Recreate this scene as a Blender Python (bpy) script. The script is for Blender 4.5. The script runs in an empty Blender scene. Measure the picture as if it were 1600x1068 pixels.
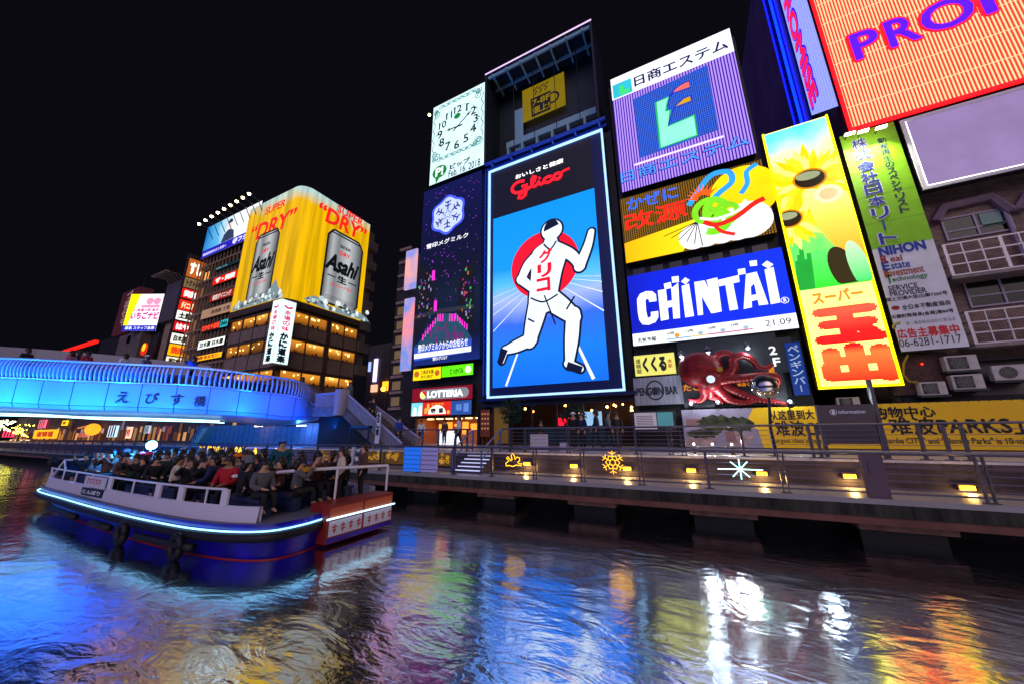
import bpy, math, random
from mathutils import Vector, Matrix

SC = bpy.context.scene
COL = SC.collection
rnd = random.Random(7)

# ------------------------------------------------------------------ camera
# world: X along the canal bank, Y across the canal, Z up, the photographer's eye at the origin (1.66 m above the deck level)
FPX, PITCH, ROLL, YAW = 545.798, 0.2485782, -0.0095648, 0.4630322
_cp, _sp, _cy, _sy = math.cos(PITCH), math.sin(PITCH), math.cos(YAW), math.sin(YAW)
FWD = Vector((-_sy * _cp, _cy * _cp, _sp)); _r = Vector((_cy, _sy, 0)); _u = _r.cross(FWD)
CR, SR = math.cos(ROLL), math.sin(ROLL)
RGT = _r * CR + _u * SR; UPV = _u * CR - _r * SR
cam = bpy.data.objects.new('camera', bpy.data.cameras.new('camera'))
COL.objects.link(cam)
cam.matrix_world = Matrix(((RGT.x, UPV.x, -FWD.x, 0), (RGT.y, UPV.y, -FWD.y, 0), (RGT.z, UPV.z, -FWD.z, 0), (0, 0, 0, 1)))
cam.data.sensor_width = 36; cam.data.lens = FPX / 1600 * 36
cam.data.clip_start = 0.1; cam.data.clip_end = 600
SC.camera = cam
# ------------------------------------------------------------------ night sky
world = bpy.data.worlds.new('World'); SC.world = world; world.use_nodes = True
wt = world.node_tree; bg = wt.nodes['Background']
# dark night sky overhead; a glow added behind the photographer stands in for the lit near bank, warm to the east, lilac to the west
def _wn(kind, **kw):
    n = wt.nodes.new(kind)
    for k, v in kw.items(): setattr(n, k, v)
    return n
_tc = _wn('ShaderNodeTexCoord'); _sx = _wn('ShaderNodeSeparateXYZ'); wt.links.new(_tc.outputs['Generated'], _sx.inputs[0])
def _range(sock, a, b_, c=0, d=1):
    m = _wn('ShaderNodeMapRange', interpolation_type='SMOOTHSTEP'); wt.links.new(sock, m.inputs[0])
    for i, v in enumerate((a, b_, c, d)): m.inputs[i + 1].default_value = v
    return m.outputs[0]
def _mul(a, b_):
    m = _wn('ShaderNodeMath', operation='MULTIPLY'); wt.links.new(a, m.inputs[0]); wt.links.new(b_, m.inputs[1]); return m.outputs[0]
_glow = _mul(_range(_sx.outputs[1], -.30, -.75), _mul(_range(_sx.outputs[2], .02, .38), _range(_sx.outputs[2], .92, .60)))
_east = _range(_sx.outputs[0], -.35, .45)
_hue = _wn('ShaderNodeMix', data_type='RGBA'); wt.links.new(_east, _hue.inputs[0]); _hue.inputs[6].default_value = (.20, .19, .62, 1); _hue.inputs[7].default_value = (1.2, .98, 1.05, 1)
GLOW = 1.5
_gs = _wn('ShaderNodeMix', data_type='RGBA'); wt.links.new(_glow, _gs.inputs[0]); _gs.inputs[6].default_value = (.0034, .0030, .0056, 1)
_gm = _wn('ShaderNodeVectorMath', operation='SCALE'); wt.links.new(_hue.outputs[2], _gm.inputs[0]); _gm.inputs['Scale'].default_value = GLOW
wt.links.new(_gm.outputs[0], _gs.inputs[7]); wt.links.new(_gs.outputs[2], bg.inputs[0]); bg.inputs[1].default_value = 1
SC.view_settings.view_transform = 'Standard'; SC.view_settings.look = 'None'
SC.view_settings.exposure = 0.0; SC.view_settings.gamma = 1.0
SC.render.engine = 'CYCLES'
SC.cycles.max_bounces = 6; SC.cycles.diffuse_bounces = 3; SC.cycles.glossy_bounces = 4
SC.cycles.use_denoising = True; SC.cycles.sample_clamp_indirect = 6

# ------------------------------------------------------------------ helpers
def ray(x, y): return FWD * FPX + RGT * (x - 800) - UPV * (y - 534)
def atY(x, y, Y): d = ray(x, y); return d * (Y / d.y)
def atX(x, y, X): d = ray(x, y); return d * (X / d.x)

def lin(h):
    h = h.lstrip('#'); r = []
    for i in (0, 2, 4):
        c = int(h[i:i + 2], 16) / 255
        r.append(c / 12.92 if c <= .04045 else ((c + .055) / 1.055) ** 2.4)
    return (*r, 1)

MATS = {}
SIGN = 1.25      # all signs together, for the exposure of the photograph
def M(name, hexc='#808080', rough=.6, metal=0, noise=0, nscale=3, bump=0, spec=.5, stretch=(1, 1, 1)):
    """a plain surface: base colour with a little mottling and bump"""
    if name in MATS: return MATS[name]
    m = bpy.data.materials.new(name); m.use_nodes = True; MATS[name] = m
    nt = m.node_tree; b = nt.nodes['Principled BSDF']
    b.inputs['Base Color'].default_value = lin(hexc); b.inputs['Roughness'].default_value = rough
    b.inputs['Metallic'].default_value = metal; b.inputs['Specular IOR Level'].default_value = spec
    if noise or bump:
        tc = nt.nodes.new('ShaderNodeTexCoord'); mp = nt.nodes.new('ShaderNodeMapping'); mp.inputs['Scale'].default_value = stretch
        nt.links.new(tc.outputs['Object'], mp.inputs[0])
        n = nt.nodes.new('ShaderNodeTexNoise'); n.inputs['Scale'].default_value = nscale; n.inputs['Detail'].default_value = 6
        nt.links.new(mp.outputs[0], n.inputs[0])
        ct = nt.nodes.new('ShaderNodeMapRange'); ct.inputs[1].default_value = .32; ct.inputs[2].default_value = .68; nt.links.new(n.outputs[0], ct.inputs[0])
        if noise:
            mx = nt.nodes.new('ShaderNodeMix'); mx.data_type = 'RGBA'
            c = lin(hexc); mx.inputs[6].default_value = tuple(v * (1 - noise) for v in c[:3]) + (1,); mx.inputs[7].default_value = tuple(min(1, v * (1 + noise)) for v in c[:3]) + (1,)
            nt.links.new(ct.outputs[0], mx.inputs[0]); nt.links.new(mx.outputs[2], b.inputs['Base Color'])
        if bump:
            bp = nt.nodes.new('ShaderNodeBump'); bp.inputs['Strength'].default_value = bump; bp.inputs['Distance'].default_value = .016
            nt.links.new(n.outputs[0], bp.inputs['Height']); nt.links.new(bp.outputs[0], b.inputs['Normal'])
    return m

def _emat(name):
    m = bpy.data.materials.new(name); m.use_nodes = True; MATS[name] = m
    nt = m.node_tree; b = nt.nodes['Principled BSDF']
    b.inputs['Base Color'].default_value = (.015, .015, .015, 1); b.inputs['Roughness'].default_value = .6; b.inputs['Specular IOR Level'].default_value = .08
    return m, nt, b

def E(hexc, s=1.0):
    """something that gives off light"""
    s *= SIGN; name = 'glow %s %.2f' % (hexc, s)
    if name in MATS: return MATS[name]
    m, nt, b = _emat(name)
    b.inputs['Emission Color'].default_value = lin(hexc); b.inputs['Emission Strength'].default_value = s
    if s < 2.3:      # tubes behind a sheet never light it quite evenly
        tc = nt.nodes.new('ShaderNodeTexCoord'); n = nt.nodes.new('ShaderNodeTexNoise'); n.inputs['Scale'].default_value = .7; n.inputs['Detail'].default_value = 4; nt.links.new(tc.outputs['Object'], n.inputs[0])
        mr = nt.nodes.new('ShaderNodeMapRange'); mr.inputs[1].default_value = .3; mr.inputs[2].default_value = .7; mr.inputs[3].default_value = s * .88; mr.inputs[4].default_value = s * 1.08
        nt.links.new(n.outputs[0], mr.inputs[0]); nt.links.new(mr.outputs[0], b.inputs['Emission Strength'])
    return m

def EG(name, axis, a, bb, stops, s=1.0, dots=0, streak=0):
    """a lit display showing a gradient along one axis (local metres a..bb), with LED rows"""
    if name in MATS: return MATS[name]
    s *= SIGN; m, nt, b = _emat(name)
    tc = nt.nodes.new('ShaderNodeTexCoord'); sp = nt.nodes.new('ShaderNodeSeparateXYZ'); nt.links.new(tc.outputs['Object'], sp.inputs[0])
    mr = nt.nodes.new('ShaderNodeMapRange'); mr.inputs[1].default_value = a; mr.inputs[2].default_value = bb
    nt.links.new(sp.outputs['XYZ'.index(axis)], mr.inputs[0])
    fac = mr.outputs[0]
    if streak:
        n = nt.nodes.new('ShaderNodeTexNoise'); n.inputs['Scale'].default_value = .35; n.inputs['Detail'].default_value = 3
        nt.links.new(tc.outputs['Object'], n.inputs[0])
        ad = nt.nodes.new('ShaderNodeMath'); ad.operation = 'MULTIPLY_ADD'; ad.inputs[1].default_value = streak; ad.inputs[2].default_value = -streak / 2
        nt.links.new(n.outputs[0], ad.inputs[0]); a2 = nt.nodes.new('ShaderNodeMath'); nt.links.new(fac, a2.inputs[0]); nt.links.new(ad.outputs[0], a2.inputs[1]); fac = a2.outputs[0]
    cr = nt.nodes.new('ShaderNodeValToRGB'); nt.links.new(fac, cr.inputs[0])
    el = cr.color_ramp.elements
    while len(el) < len(stops): el.new(.5)
    for e, (p, c) in zip(el, stops): e.position = p; e.color = lin(c)
    nt.links.new(cr.outputs[0], b.inputs['Emission Color'])
    if dots:
        led_strength(nt, b, sp, dots, s)
    else: b.inputs['Emission Strength'].default_value = s
    return m

def led_strength(nt, b, sp, period, s, lo=.84):
    out = None
    for k in ('X', 'Z'):
        f = nt.nodes.new('ShaderNodeMath'); f.operation = 'MULTIPLY'; f.inputs[1].default_value = 6.28318 / period
        nt.links.new(sp.outputs[k], f.inputs[0])
        c = nt.nodes.new('ShaderNodeMath'); c.operation = 'SINE'; nt.links.new(f.outputs[0], c.inputs[0])
        if out is None: out = c.outputs[0]
        else:
            a = nt.nodes.new('ShaderNodeMath'); a.operation = 'ADD'; nt.links.new(out, a.inputs[0]); nt.links.new(c.outputs[0], a.inputs[1]); out = a.outputs[0]
    mr = nt.nodes.new('ShaderNodeMapRange'); mr.inputs[1].default_value = -2; mr.inputs[2].default_value = 2; mr.inputs[3].default_value = s * lo; mr.inputs[4].default_value = s * (2 - lo)
    nt.links.new(out, mr.inputs[0]); nt.links.new(mr.outputs[0], b.inputs['Emission Strength'])

def ES(name, c1, c2, axis, period, duty, s=1.0, axis2=None, period2=1, duty2=.9):
    """neon or LED tubes in rows: c1 stripes on c2"""
    if name in MATS: return MATS[name]
    s *= SIGN; m, nt, b = _emat(name)
    tc = nt.nodes.new('ShaderNodeTexCoord'); sp = nt.nodes.new('ShaderNodeSeparateXYZ'); nt.links.new(tc.outputs['Object'], sp.inputs[0])
    def band(ax, per, du):
        d = nt.nodes.new('ShaderNodeMath'); d.operation = 'DIVIDE'; d.inputs[1].default_value = per; nt.links.new(sp.outputs[ax], d.inputs[0])
        f = nt.nodes.new('ShaderNodeMath'); f.operation = 'FRACT'; nt.links.new(d.outputs[0], f.inputs[0])
        l = nt.nodes.new('ShaderNodeMath'); l.operation = 'LESS_THAN'; l.inputs[1].default_value = du; nt.links.new(f.outputs[0], l.inputs[0]); return l.outputs[0]
    fac = band(axis, period, duty)
    if axis2:
        mm = nt.nodes.new('ShaderNodeMath'); mm.operation = 'MULTIPLY'; nt.links.new(fac, mm.inputs[0]); nt.links.new(band(axis2, period2, duty2), mm.inputs[1]); fac = mm.outputs[0]
    mx = nt.nodes.new('ShaderNodeMix'); mx.data_type = 'RGBA'; mx.inputs[6].default_value = lin(c2); mx.inputs[7].default_value = lin(c1)
    nt.links.new(fac, mx.inputs[0]); nt.links.new(mx.outputs[2], b.inputs['Emission Color']); b.inputs['Emission Strength'].default_value = s
    return m

class MB:
    """collects shapes in world coordinates, then links them as ONE mesh object"""
    def __init__(s): s.v = []; s.f = []; s.mi = []; s.m = 0
    def add(s, vs, fs):
        o = len(s.v); s.v += [tuple(p) for p in vs]
        for f in fs: s.f.append(tuple(i + o for i in f)); s.mi.append(s.m)
        return s
    def box(s, x0, x1, y0, y1, z0, z1):
        return s.add([(x, y, z) for z in (z0, z1) for y in (y0, y1) for x in (x0, x1)],
                     [(0, 2, 3, 1), (4, 5, 7, 6), (0, 1, 5, 4), (2, 6, 7, 3), (0, 4, 6, 2), (1, 3, 7, 5)])
    def poly(s, pts): return s.add(pts, [tuple(range(len(pts)))])
    def tube(s, pts, r, n=6, cap=True, taper=None):
        pts = [Vector(p) for p in pts]; rings = []; up = None
        for i, p in enumerate(pts):
            t = (pts[min(i + 1, len(pts) - 1)] - pts[max(i - 1, 0)])
            if t.length < 1e-9: t = Vector((0, 0, 1))
            t.normalize()
            if up is None: up = Vector((0, 0, 1)) if abs(t.z) < .9 else Vector((1, 0, 0))
            a = t.cross(up)
            if a.length < 1e-6: a = t.cross(Vector((1, .3, 0)))
            a.normalize(); b = a.cross(t); up = b
            rr = r if taper is None else taper[i] if isinstance(taper, (list, tuple)) else r + (taper - r) * i / (len(pts) - 1)
            rings.append([p + a * (rr * math.cos(6.28318 * k / n)) + b * (rr * math.sin(6.28318 * k / n)) for k in range(n)])
        vs = [q for R in rings for q in R]; fs = []
        for i in range(len(pts) - 1):
            for k in range(n):
                k2 = (k + 1) % n; fs.append((i * n + k, i * n + k2, (i + 1) * n + k2, (i + 1) * n + k))
        if cap: fs.append(tuple(range(n))[::-1]); fs.append(tuple((len(pts) - 1) * n + k for k in range(n)))
        return s.add(vs, fs)
    def sphere(s, c, r, n=10, sc=(1, 1, 1), z0=-1, z1=1):
        m = max(4, n // 2 + 1); vs = []; fs = []
        for i in range(m + 1):
            ph = math.asin(z0 + 0) + (math.asin(z1) - math.asin(z0)) * i / m
            for k in range(n):
                a = 6.28318 * k / n
                vs.append((c[0] + r * sc[0] * math.cos(ph) * math.cos(a), c[1] + r * sc[1] * math.cos(ph) * math.sin(a), c[2] + r * sc[2] * math.sin(ph)))
        for i in range(m):
            for k in range(n): k2 = (k + 1) % n; fs.append((i * n + k, i * n + k2, (i + 1) * n + k2, (i + 1) * n + k))
        return s.add(vs, fs)
    def build(s, name, mats, parent=None, smooth=False, bevel=0, world_space=True, label=None):
        me = bpy.data.meshes.new(name)
        off = Vector((0, 0, 0))
        if parent is not None and world_space:
            p = parent
            while p is not None: off += p.location; p = p.parent
        me.from_pydata([tuple(Vector(v) - off) for v in s.v], [], s.f)
        for m in (mats if isinstance(mats, (list, tuple)) else [mats]): me.materials.append(m)
        for p, k in zip(me.polygons, s.mi): p.material_index = k; p.use_smooth = smooth
        me.update()
        o = bpy.data.objects.new(name, me); COL.objects.link(o)
        if parent is not None: o.parent = parent
        if bevel:
            bv = o.modifiers.new('bevel', 'BEVEL'); bv.width = bevel; bv.segments = 2; bv.limit_method = 'ANGLE'
        if label: o['label'] = label
        return o

def tag(o, label=None, cat=None, group=None, kind=None):
    if label: o['label'] = label
    if cat: o['category'] = cat
    if group: o['group'] = group
    if kind: o['kind'] = kind
    return o
def thing(name, loc, label, cat, group=None):
    o = bpy.data.objects.new(name, None); COL.objects.link(o); o.location = loc; o.empty_display_size = .2
    return tag(o, label, cat, group)
def copy_tree(o, parent=None):
    c = o.copy(); COL.objects.link(c); c.parent = parent
    for ch in list(o.children): copy_tree(ch, c)
    return c

_TX = {}
def glyphs(txt):
    if txt in _TX: return _TX[txt]
    c = bpy.data.curves.new('t', 'FONT'); c.body = txt; c.size = 1; c.resolution_u = 3
    o = bpy.data.objects.new('t', c); COL.objects.link(o)
    dg = bpy.context.evaluated_depsgraph_get(); dg.update()
    me = bpy.data.meshes.new_from_object(o.evaluated_get(dg))
    vs = [(v.co.x, v.co.y) for v in me.vertices]; fs = [tuple(p.vertices) for p in me.polygons]
    bpy.data.objects.remove(o); bpy.data.curves.remove(c); bpy.data.meshes.remove(me)
    _TX[txt] = (vs, fs); return vs, fs

class Frame:
    """a flat face: origin bottom-left, U to the right, V up, N towards the viewer; metres"""
    def __init__(s, O, U, N):
        s.O = Vector(O); s.U = Vector(U).normalized(); s.N = Vector(N).normalized(); s.V = Vector((0, 0, 1)); s.w = s.h = 1
    def p(s, u, v, d=0): return s.O + s.U * u + s.V * v + s.N * d
    def q(s, x, y):
        d = ray(x, y); t = s.O.dot(s.N) / d.dot(s.N); r = d * t - s.O
        return (r.dot(s.U), r.dot(s.V))

def cur(pts, n=6):
    out = []
    P = [pts[0]] + list(pts) + [pts[-1]]
    for i in range(1, len(P) - 2):
        for k in range(n):
            q = k / n; out.append(tuple(.5 * (2 * P[i][j] + (P[i + 1][j] - P[i - 1][j]) * q + (2 * P[i - 1][j] - 5 * P[i][j] + 4 * P[i + 1][j] - P[i + 2][j]) * q * q + (-P[i - 1][j] + 3 * P[i][j] - 3 * P[i + 1][j] + P[i + 2][j]) * q ** 3) for j in range(len(pts[0]))))
    out.append(tuple(pts[-1])); return out

class Sign:
    """a sign on a frame: collects flat layers, each set a few mm proud of the last"""
    def __init__(s, frame, parent): s.F = frame; s.P = parent; s.k = .01
    def lay(s, k=None): return s.k if k is None else k
    def poly(s, mb, pts, d=.01): mb.poly([s.F.p(u, v, d) for u, v in pts])
    def px(s, pts, conv=None):
        return [s.F.q(*(conv(*p) if conv else p)) for p in pts]
    def rect(s, mb, u0, u1, v0, v1, d=.01): s.poly(mb, [(u0, v0), (u1, v0), (u1, v1), (u0, v1)], d)
    def disc(s, mb, c, r, d=.01, n=32, sx=1):
        s.poly(mb, [(c[0] + r * sx * math.cos(6.28318 * i / n), c[1] + r * math.sin(6.28318 * i / n)) for i in range(n)], d)
    def ring(s, mb, c, r, w, d=.01, n=40, sx=1):
        a = [s.F.p(c[0] + r * sx * math.cos(6.28318 * i / n), c[1] + r * math.sin(6.28318 * i / n), d) for i in range(n)]
        b = [s.F.p(c[0] + (r - w) * sx * math.cos(6.28318 * i / n), c[1] + (r - w) * math.sin(6.28318 * i / n), d) for i in range(n)]
        mb.add(a + b, [(i, (i + 1) % n, n + (i + 1) % n, n + i) for i in range(n)])
    def stroke(s, mb, pts, w, d=.01, closed=False):
        """a flat ribbon along a polyline; w may be a list"""
        P = [Vector(p) for p in pts]; n = len(P); L = []; R = []
        for i in range(n):
            a = P[i - 1] if (i or closed) else P[i]; b = P[(i + 1) % n] if (i < n - 1 or closed) else P[i]
            t = (b - a); t = t.normalized() if t.length > 1e-9 else Vector((1, 0)); nn = Vector((-t.y, t.x))
            ww = (w[i] if isinstance(w, (list, tuple)) else w) / 2
            L.append(P[i] + nn * ww); R.append(P[i] - nn * ww)
        vs = [s.F.p(q.x, q.y, d) for q in L + R]
        fs = [(i, i + 1, n + i + 1, n + i) for i in range(n - 1)]
        if closed: fs.append((n - 1, 0, n, 2 * n - 1))
        mb.add(vs, fs)
    def text(s, mb, txt, box, d=.012, bold=0, keep=False, slant=0, rot=0):
        """fit a line of text into box = (u0, v0, u1, v1); bold thickens strokes (fraction of an em)"""
        vs, fs = glyphs(txt)
        if not vs: return
        x0 = min(v[0] for v in vs); x1 = max(v[0] for v in vs); y0 = min(v[1] for v in vs); y1 = max(v[1] for v in vs)
        u0, v0, u1, v1 = box
        if rot: sx = (v1 - v0) / (x1 - x0); sy = (u1 - u0) / (y1 - y0)
        else: sx = (u1 - u0) / max(x1 - x0, 1e-6); sy = (v1 - v0) / max(y1 - y0, 1e-6)
        if keep: sx = sy = min(sx, sy)
        K = [(0, 0)] + ([(bold * math.cos(6.28318 * k / 8), bold * math.sin(6.28318 * k / 8)) for k in range(8)] if bold else [])
        for i, (bx, by) in enumerate(K):
            pts = []
            for x, y in vs:
                if rot: pts.append(s.F.p(u0 + (y - y0 + by) * sy, v1 - (x - x0 + bx) * sx, d + .0008 * i))
                else: pts.append(s.F.p(u0 + (x - x0 + bx) * sx + slant * (y - y0) * sy, v0 + (y - y0 + by) * sy, d + .0008 * i))
            if rot: mb.add(pts, [f[::-1] for f in fs])
            else: mb.add(pts, fs)
    def column(s, mb, txt, top, ch, bold=0, d=.012, drift=0, aspect=1):
        """vertical writing: one character under the next"""
        u, v = top
        for c in txt:
            if c != ' ':
                if c == 'ー': s.rect(mb, u - ch * .05, u + ch * .05, v - ch * .9, v - ch * .1, d)
                elif c == '一': s.rect(mb, u - ch * .4, u + ch * .4, v - ch * .55, v - ch * .45, d)
                else: s.text(mb, c, (u - ch * .43 * aspect, v - ch * .93, u + ch * .43 * aspect, v - ch * .07), d, bold, keep=c in 'っッゃャュョ、。')
            v -= ch; u += drift

def rpx(tl, tr, br, bl, Y):
    a, b, c, d = (atY(*q, Y) for q in (tl, tr, br, bl))
    return (a.x + d.x) / 2, (b.x + c.x) / 2, (c.z + d.z) / 2, (a.z + b.z) / 2

def make_sign(name, label, cat, rect, Y, face, depth=.45, body=None, rim=0, rim_mat=None, group=None, panel='panel', face_label=None):
    """a box sign facing the canal: returns (thing, Sign, width, height)"""
    x0, x1, z0, z1 = rect
    t = thing(name, ((x0 + x1) / 2, Y, z0), label, cat, group)
    b = MB(); b.box(x0, x1, Y + .002, Y + depth, z0, z1); b.build('casing', body or M('dark_casing', '#15171c', .5), t)
    F = Frame((x0, Y, z0), (1, 0, 0), (0, -1, 0)); F.w = x1 - x0; F.h = z1 - z0
    s = Sign(F, t)
    if face: m = MB(); s.rect(m, rim, F.w - rim, rim, F.h - rim, .004); m.build(panel, face, t, label=face_label)
    if rim: 
        m = MB(); r = rim
        for (a, bb, c, dd) in ((0, F.w, 0, r), (0, F.w, F.h - r, F.h), (0, r, r, F.h - r), (F.w - r, F.w, r, F.h - r)):
            m.box(x0 + a, x0 + bb, Y - .08, Y + .001, z0 + c, z0 + dd)
        m.build('frame', rim_mat or M('dark_casing'), t)
    return t, s, F.w, F.h

YF = 21.0
dark = M('dark_casing', '#15171c', .5)
steel = M('galvanised_steel', '#8a8c94', .35, .8, .2, 5)
dark_steel = M('dark_steel', '#3a3a44', .4, .7, .2, 6)
black_m = M('black_paint', '#0a0a0c', .5)
white_paint = M('white_paint', '#d8d8dc', .4)
stone = M('dark_granite', '#4a4048', .5, 0, .35, 2.2, .3)

def brick_mat(name, c1, c2, mort, bw, bh):
    m = bpy.data.materials.new(name); m.use_nodes = True; nt = m.node_tree; b = nt.nodes['Principled BSDF']
    tc = nt.nodes.new('ShaderNodeTexCoord'); mp = nt.nodes.new('ShaderNodeMapping'); mp.inputs['Rotation'].default_value = (math.pi / 2, 0, 0); nt.links.new(tc.outputs['Object'], mp.inputs[0])
    br = nt.nodes.new('ShaderNodeTexBrick'); nt.links.new(mp.outputs[0], br.inputs[0]); br.inputs['Scale'].default_value = 1
    br.inputs['Color1'].default_value = lin(c1); br.inputs['Color2'].default_value = lin(c2); br.inputs['Mortar'].default_value = lin(mort); br.inputs['Brick Width'].default_value = bw; br.inputs['Row Height'].default_value = bh; br.inputs['Mortar Size'].default_value = .008
    nt.links.new(br.outputs[0], b.inputs['Base Color']); b.inputs['Roughness'].default_value = .75
    return m
# ================================================================== GROUND AND WATER
def water_material():
    m = bpy.data.materials.new('canal_water'); m.use_nodes = True; nt = m.node_tree; b = nt.nodes['Principled BSDF']
    nt.nodes.remove(b); out = nt.nodes['Material Output']
    gl = nt.nodes.new('ShaderNodeBsdfGlossy'); gl.inputs['Roughness'].default_value = .125; gl.inputs['Color'].default_value = (.84, .93, 1, 1)
    df = nt.nodes.new('ShaderNodeBsdfDiffuse'); df.inputs['Color'].default_value = (.012, .014, .018, 1)
    fr = nt.nodes.new('ShaderNodeFresnel'); fr.inputs['IOR'].default_value = 1.6
    mx = nt.nodes.new('ShaderNodeMixShader')
    tc = nt.nodes.new('ShaderNodeTexCoord')
    def noise(scale, stretch, rot, detail, dist):
        mp = nt.nodes.new('ShaderNodeMapping'); mp.inputs['Scale'].default_value = stretch; mp.inputs['Rotation'].default_value = (0, 0, rot)
        nt.links.new(tc.outputs['Object'], mp.inputs[0])
        n = nt.nodes.new('ShaderNodeTexNoise'); n.inputs['Scale'].default_value = scale; n.inputs['Detail'].default_value = detail; n.inputs['Distortion'].default_value = dist
        nt.links.new(mp.outputs[0], n.inputs[0]); return n.outputs[0]
    a = noise(.9, (1, 1.9, 1), .35, 3, 1.4); c = noise(3.2, (1, 2.0, 1), -.25, 5, .9); d = noise(11, (1, 1.6, 1), .1, 3, .3)
    def mad(x, k, y=None):
        n = nt.nodes.new('ShaderNodeMath'); n.operation = 'MULTIPLY_ADD'; nt.links.new(x, n.inputs[0]); n.inputs[1].default_value = k
        if y is None: n.inputs[2].default_value = 0
        else: nt.links.new(y, n.inputs[2])
        return n.outputs[0]
    h = mad(a, 1.0, mad(c, .30, mad(d, .05)))
    pt = noise(.16, (1, 1.5, 1), .5, 2, 1.0); pm = nt.nodes.new('ShaderNodeMapRange'); pm.inputs[1].default_value = .35; pm.inputs[2].default_value = .66; pm.inputs[3].default_value = .35; pm.inputs[4].default_value = 1.7; nt.links.new(pt, pm.inputs[0])
    hm = nt.nodes.new('ShaderNodeMath'); hm.operation = 'MULTIPLY'; nt.links.new(h, hm.inputs[0]); nt.links.new(pm.outputs[0], hm.inputs[1]); h = hm.outputs[0]
    bp = nt.nodes.new('ShaderNodeBump'); bp.inputs['Strength'].default_value = 1; bp.inputs['Distance'].default_value = .016
    nt.links.new(h, bp.inputs['Height'])
    for n in (gl, fr): nt.links.new(bp.outputs[0], n.inputs['Normal'])
    fm = nt.nodes.new('ShaderNodeMapRange'); fm.inputs[3].default_value = .80; fm.inputs[4].default_value = 1; nt.links.new(fr.outputs[0], fm.inputs[0]); nt.links.new(fm.outputs[0], mx.inputs[0]); nt.links.new(df.outputs[0], mx.inputs[1]); nt.links.new(gl.outputs[0], mx.inputs[2])
    nt.links.new(mx.outputs[0], out.inputs[0])
    return m
WZ, DZ, SZ = -2.8, -1.66, -.9
b = MB(); b.poly([(-160, -12, WZ), (70, -12, WZ), (70, 14.0, WZ), (-160, 14.0, WZ)])
tag(b.build('water', water_material()), kind='structure')

def paving(name, hexc, bw, bh, mortar, rough=.35):
    m = bpy.data.materials.new(name); m.use_nodes = True; nt = m.node_tree; b = nt.nodes['Principled BSDF']
    tc = nt.nodes.new('ShaderNodeTexCoord'); br = nt.nodes.new('ShaderNodeTexBrick'); nt.links.new(tc.outputs['Object'], br.inputs[0])
    c = lin(hexc); br.inputs['Color1'].default_value = c; br.inputs['Color2'].default_value = tuple(x * .72 for x in c[:3]) + (1,); br.inputs['Mortar'].default_value = tuple(x * mortar for x in c[:3]) + (1,)
    br.inputs['Scale'].default_value = 1; br.inputs['Brick Width'].default_value = bw; br.inputs['Row Height'].default_value = bh; br.inputs['Mortar Size'].default_value = .012
    n = nt.nodes.new('ShaderNodeTexNoise'); n.inputs['Scale'].default_value = 1.3; n.inputs['Detail'].default_value = 5; nt.links.new(tc.outputs['Object'], n.inputs[0])
    mx = nt.nodes.new('ShaderNodeMix'); mx.data_type = 'RGBA'; mx.blend_type = 'MULTIPLY'; mx.inputs[0].default_value = .28
    nt.links.new(br.outputs[0], mx.inputs[6]); nt.links.new(n.outputs[0], mx.inputs[7]); nt.links.new(mx.outputs[2], b.inputs['Base Color'])
    b.inputs['Roughness'].default_value = rough
    return m
deck_m = paving('deck_bricks', '#d9d2d0', .2, .1, .5)
street_m = paving('street_pavers', '#b9b4b4', .4, .4, .6)
b = MB(); b.box(-120, 60, 12.0, 14.2, DZ - .12, DZ); tag(b.build('lower_deck', deck_m), kind='structure')
b = MB(); b.box(-120, 60, 14.21, 80, SZ - .5, SZ); tag(b.build('upper_street', street_m), kind='structure')
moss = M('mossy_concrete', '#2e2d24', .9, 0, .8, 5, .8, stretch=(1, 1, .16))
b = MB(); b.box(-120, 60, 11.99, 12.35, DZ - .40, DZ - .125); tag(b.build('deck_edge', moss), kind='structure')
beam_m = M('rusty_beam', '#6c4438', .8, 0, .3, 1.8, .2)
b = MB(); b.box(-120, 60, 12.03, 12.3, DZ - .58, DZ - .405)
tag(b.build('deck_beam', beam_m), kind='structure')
b = MB(); b.box(-120, 60, 13.9, 14.2, WZ - 1, DZ - .13); tag(b.build('quay_wall', M('quay_concrete', '#2b2826', .9, 0, .4, 1.5, .3)), kind='structure')
block_m = M('pale_concrete', '#8c6656', .9, 0, .45, 2.5, .4)
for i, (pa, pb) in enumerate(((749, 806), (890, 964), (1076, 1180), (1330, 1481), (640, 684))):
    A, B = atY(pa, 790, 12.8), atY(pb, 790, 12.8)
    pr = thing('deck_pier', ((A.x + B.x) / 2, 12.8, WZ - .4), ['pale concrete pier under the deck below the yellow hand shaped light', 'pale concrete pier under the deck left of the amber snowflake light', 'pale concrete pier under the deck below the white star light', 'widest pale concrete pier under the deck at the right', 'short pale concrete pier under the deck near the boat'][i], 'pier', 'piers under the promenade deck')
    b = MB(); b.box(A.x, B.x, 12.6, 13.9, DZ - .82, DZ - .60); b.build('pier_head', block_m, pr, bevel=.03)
    b = MB(); b.box(A.x + .1, B.x - .1, 12.95, 13.9, WZ - .4, DZ - .821); b.build('wet_shaded_base', M('wet_shaded_concrete', '#0a0a09', .6, 0, .6, 3, .4), pr)  # wet foot, its colour taken near black for the shade under the deck
b = MB(); b.box(-120, 60, 14.0, 14.2, DZ - .1, SZ - .06); tag(b.build('promenade_wall', brick_mat('granite_blocks', '#54474a', '#3c3236', '#1c181a', .9, .38)), 'long dark granite wall between the lower deck and the street', 'wall')
b = MB(); b.box(-120, 60, 13.97, 14.75, SZ - .055, SZ + .01); tag(b.build('kerb', M('pale_granite', '#cfc8c4', .4, 0, .2, 4)), kind='structure')

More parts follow.
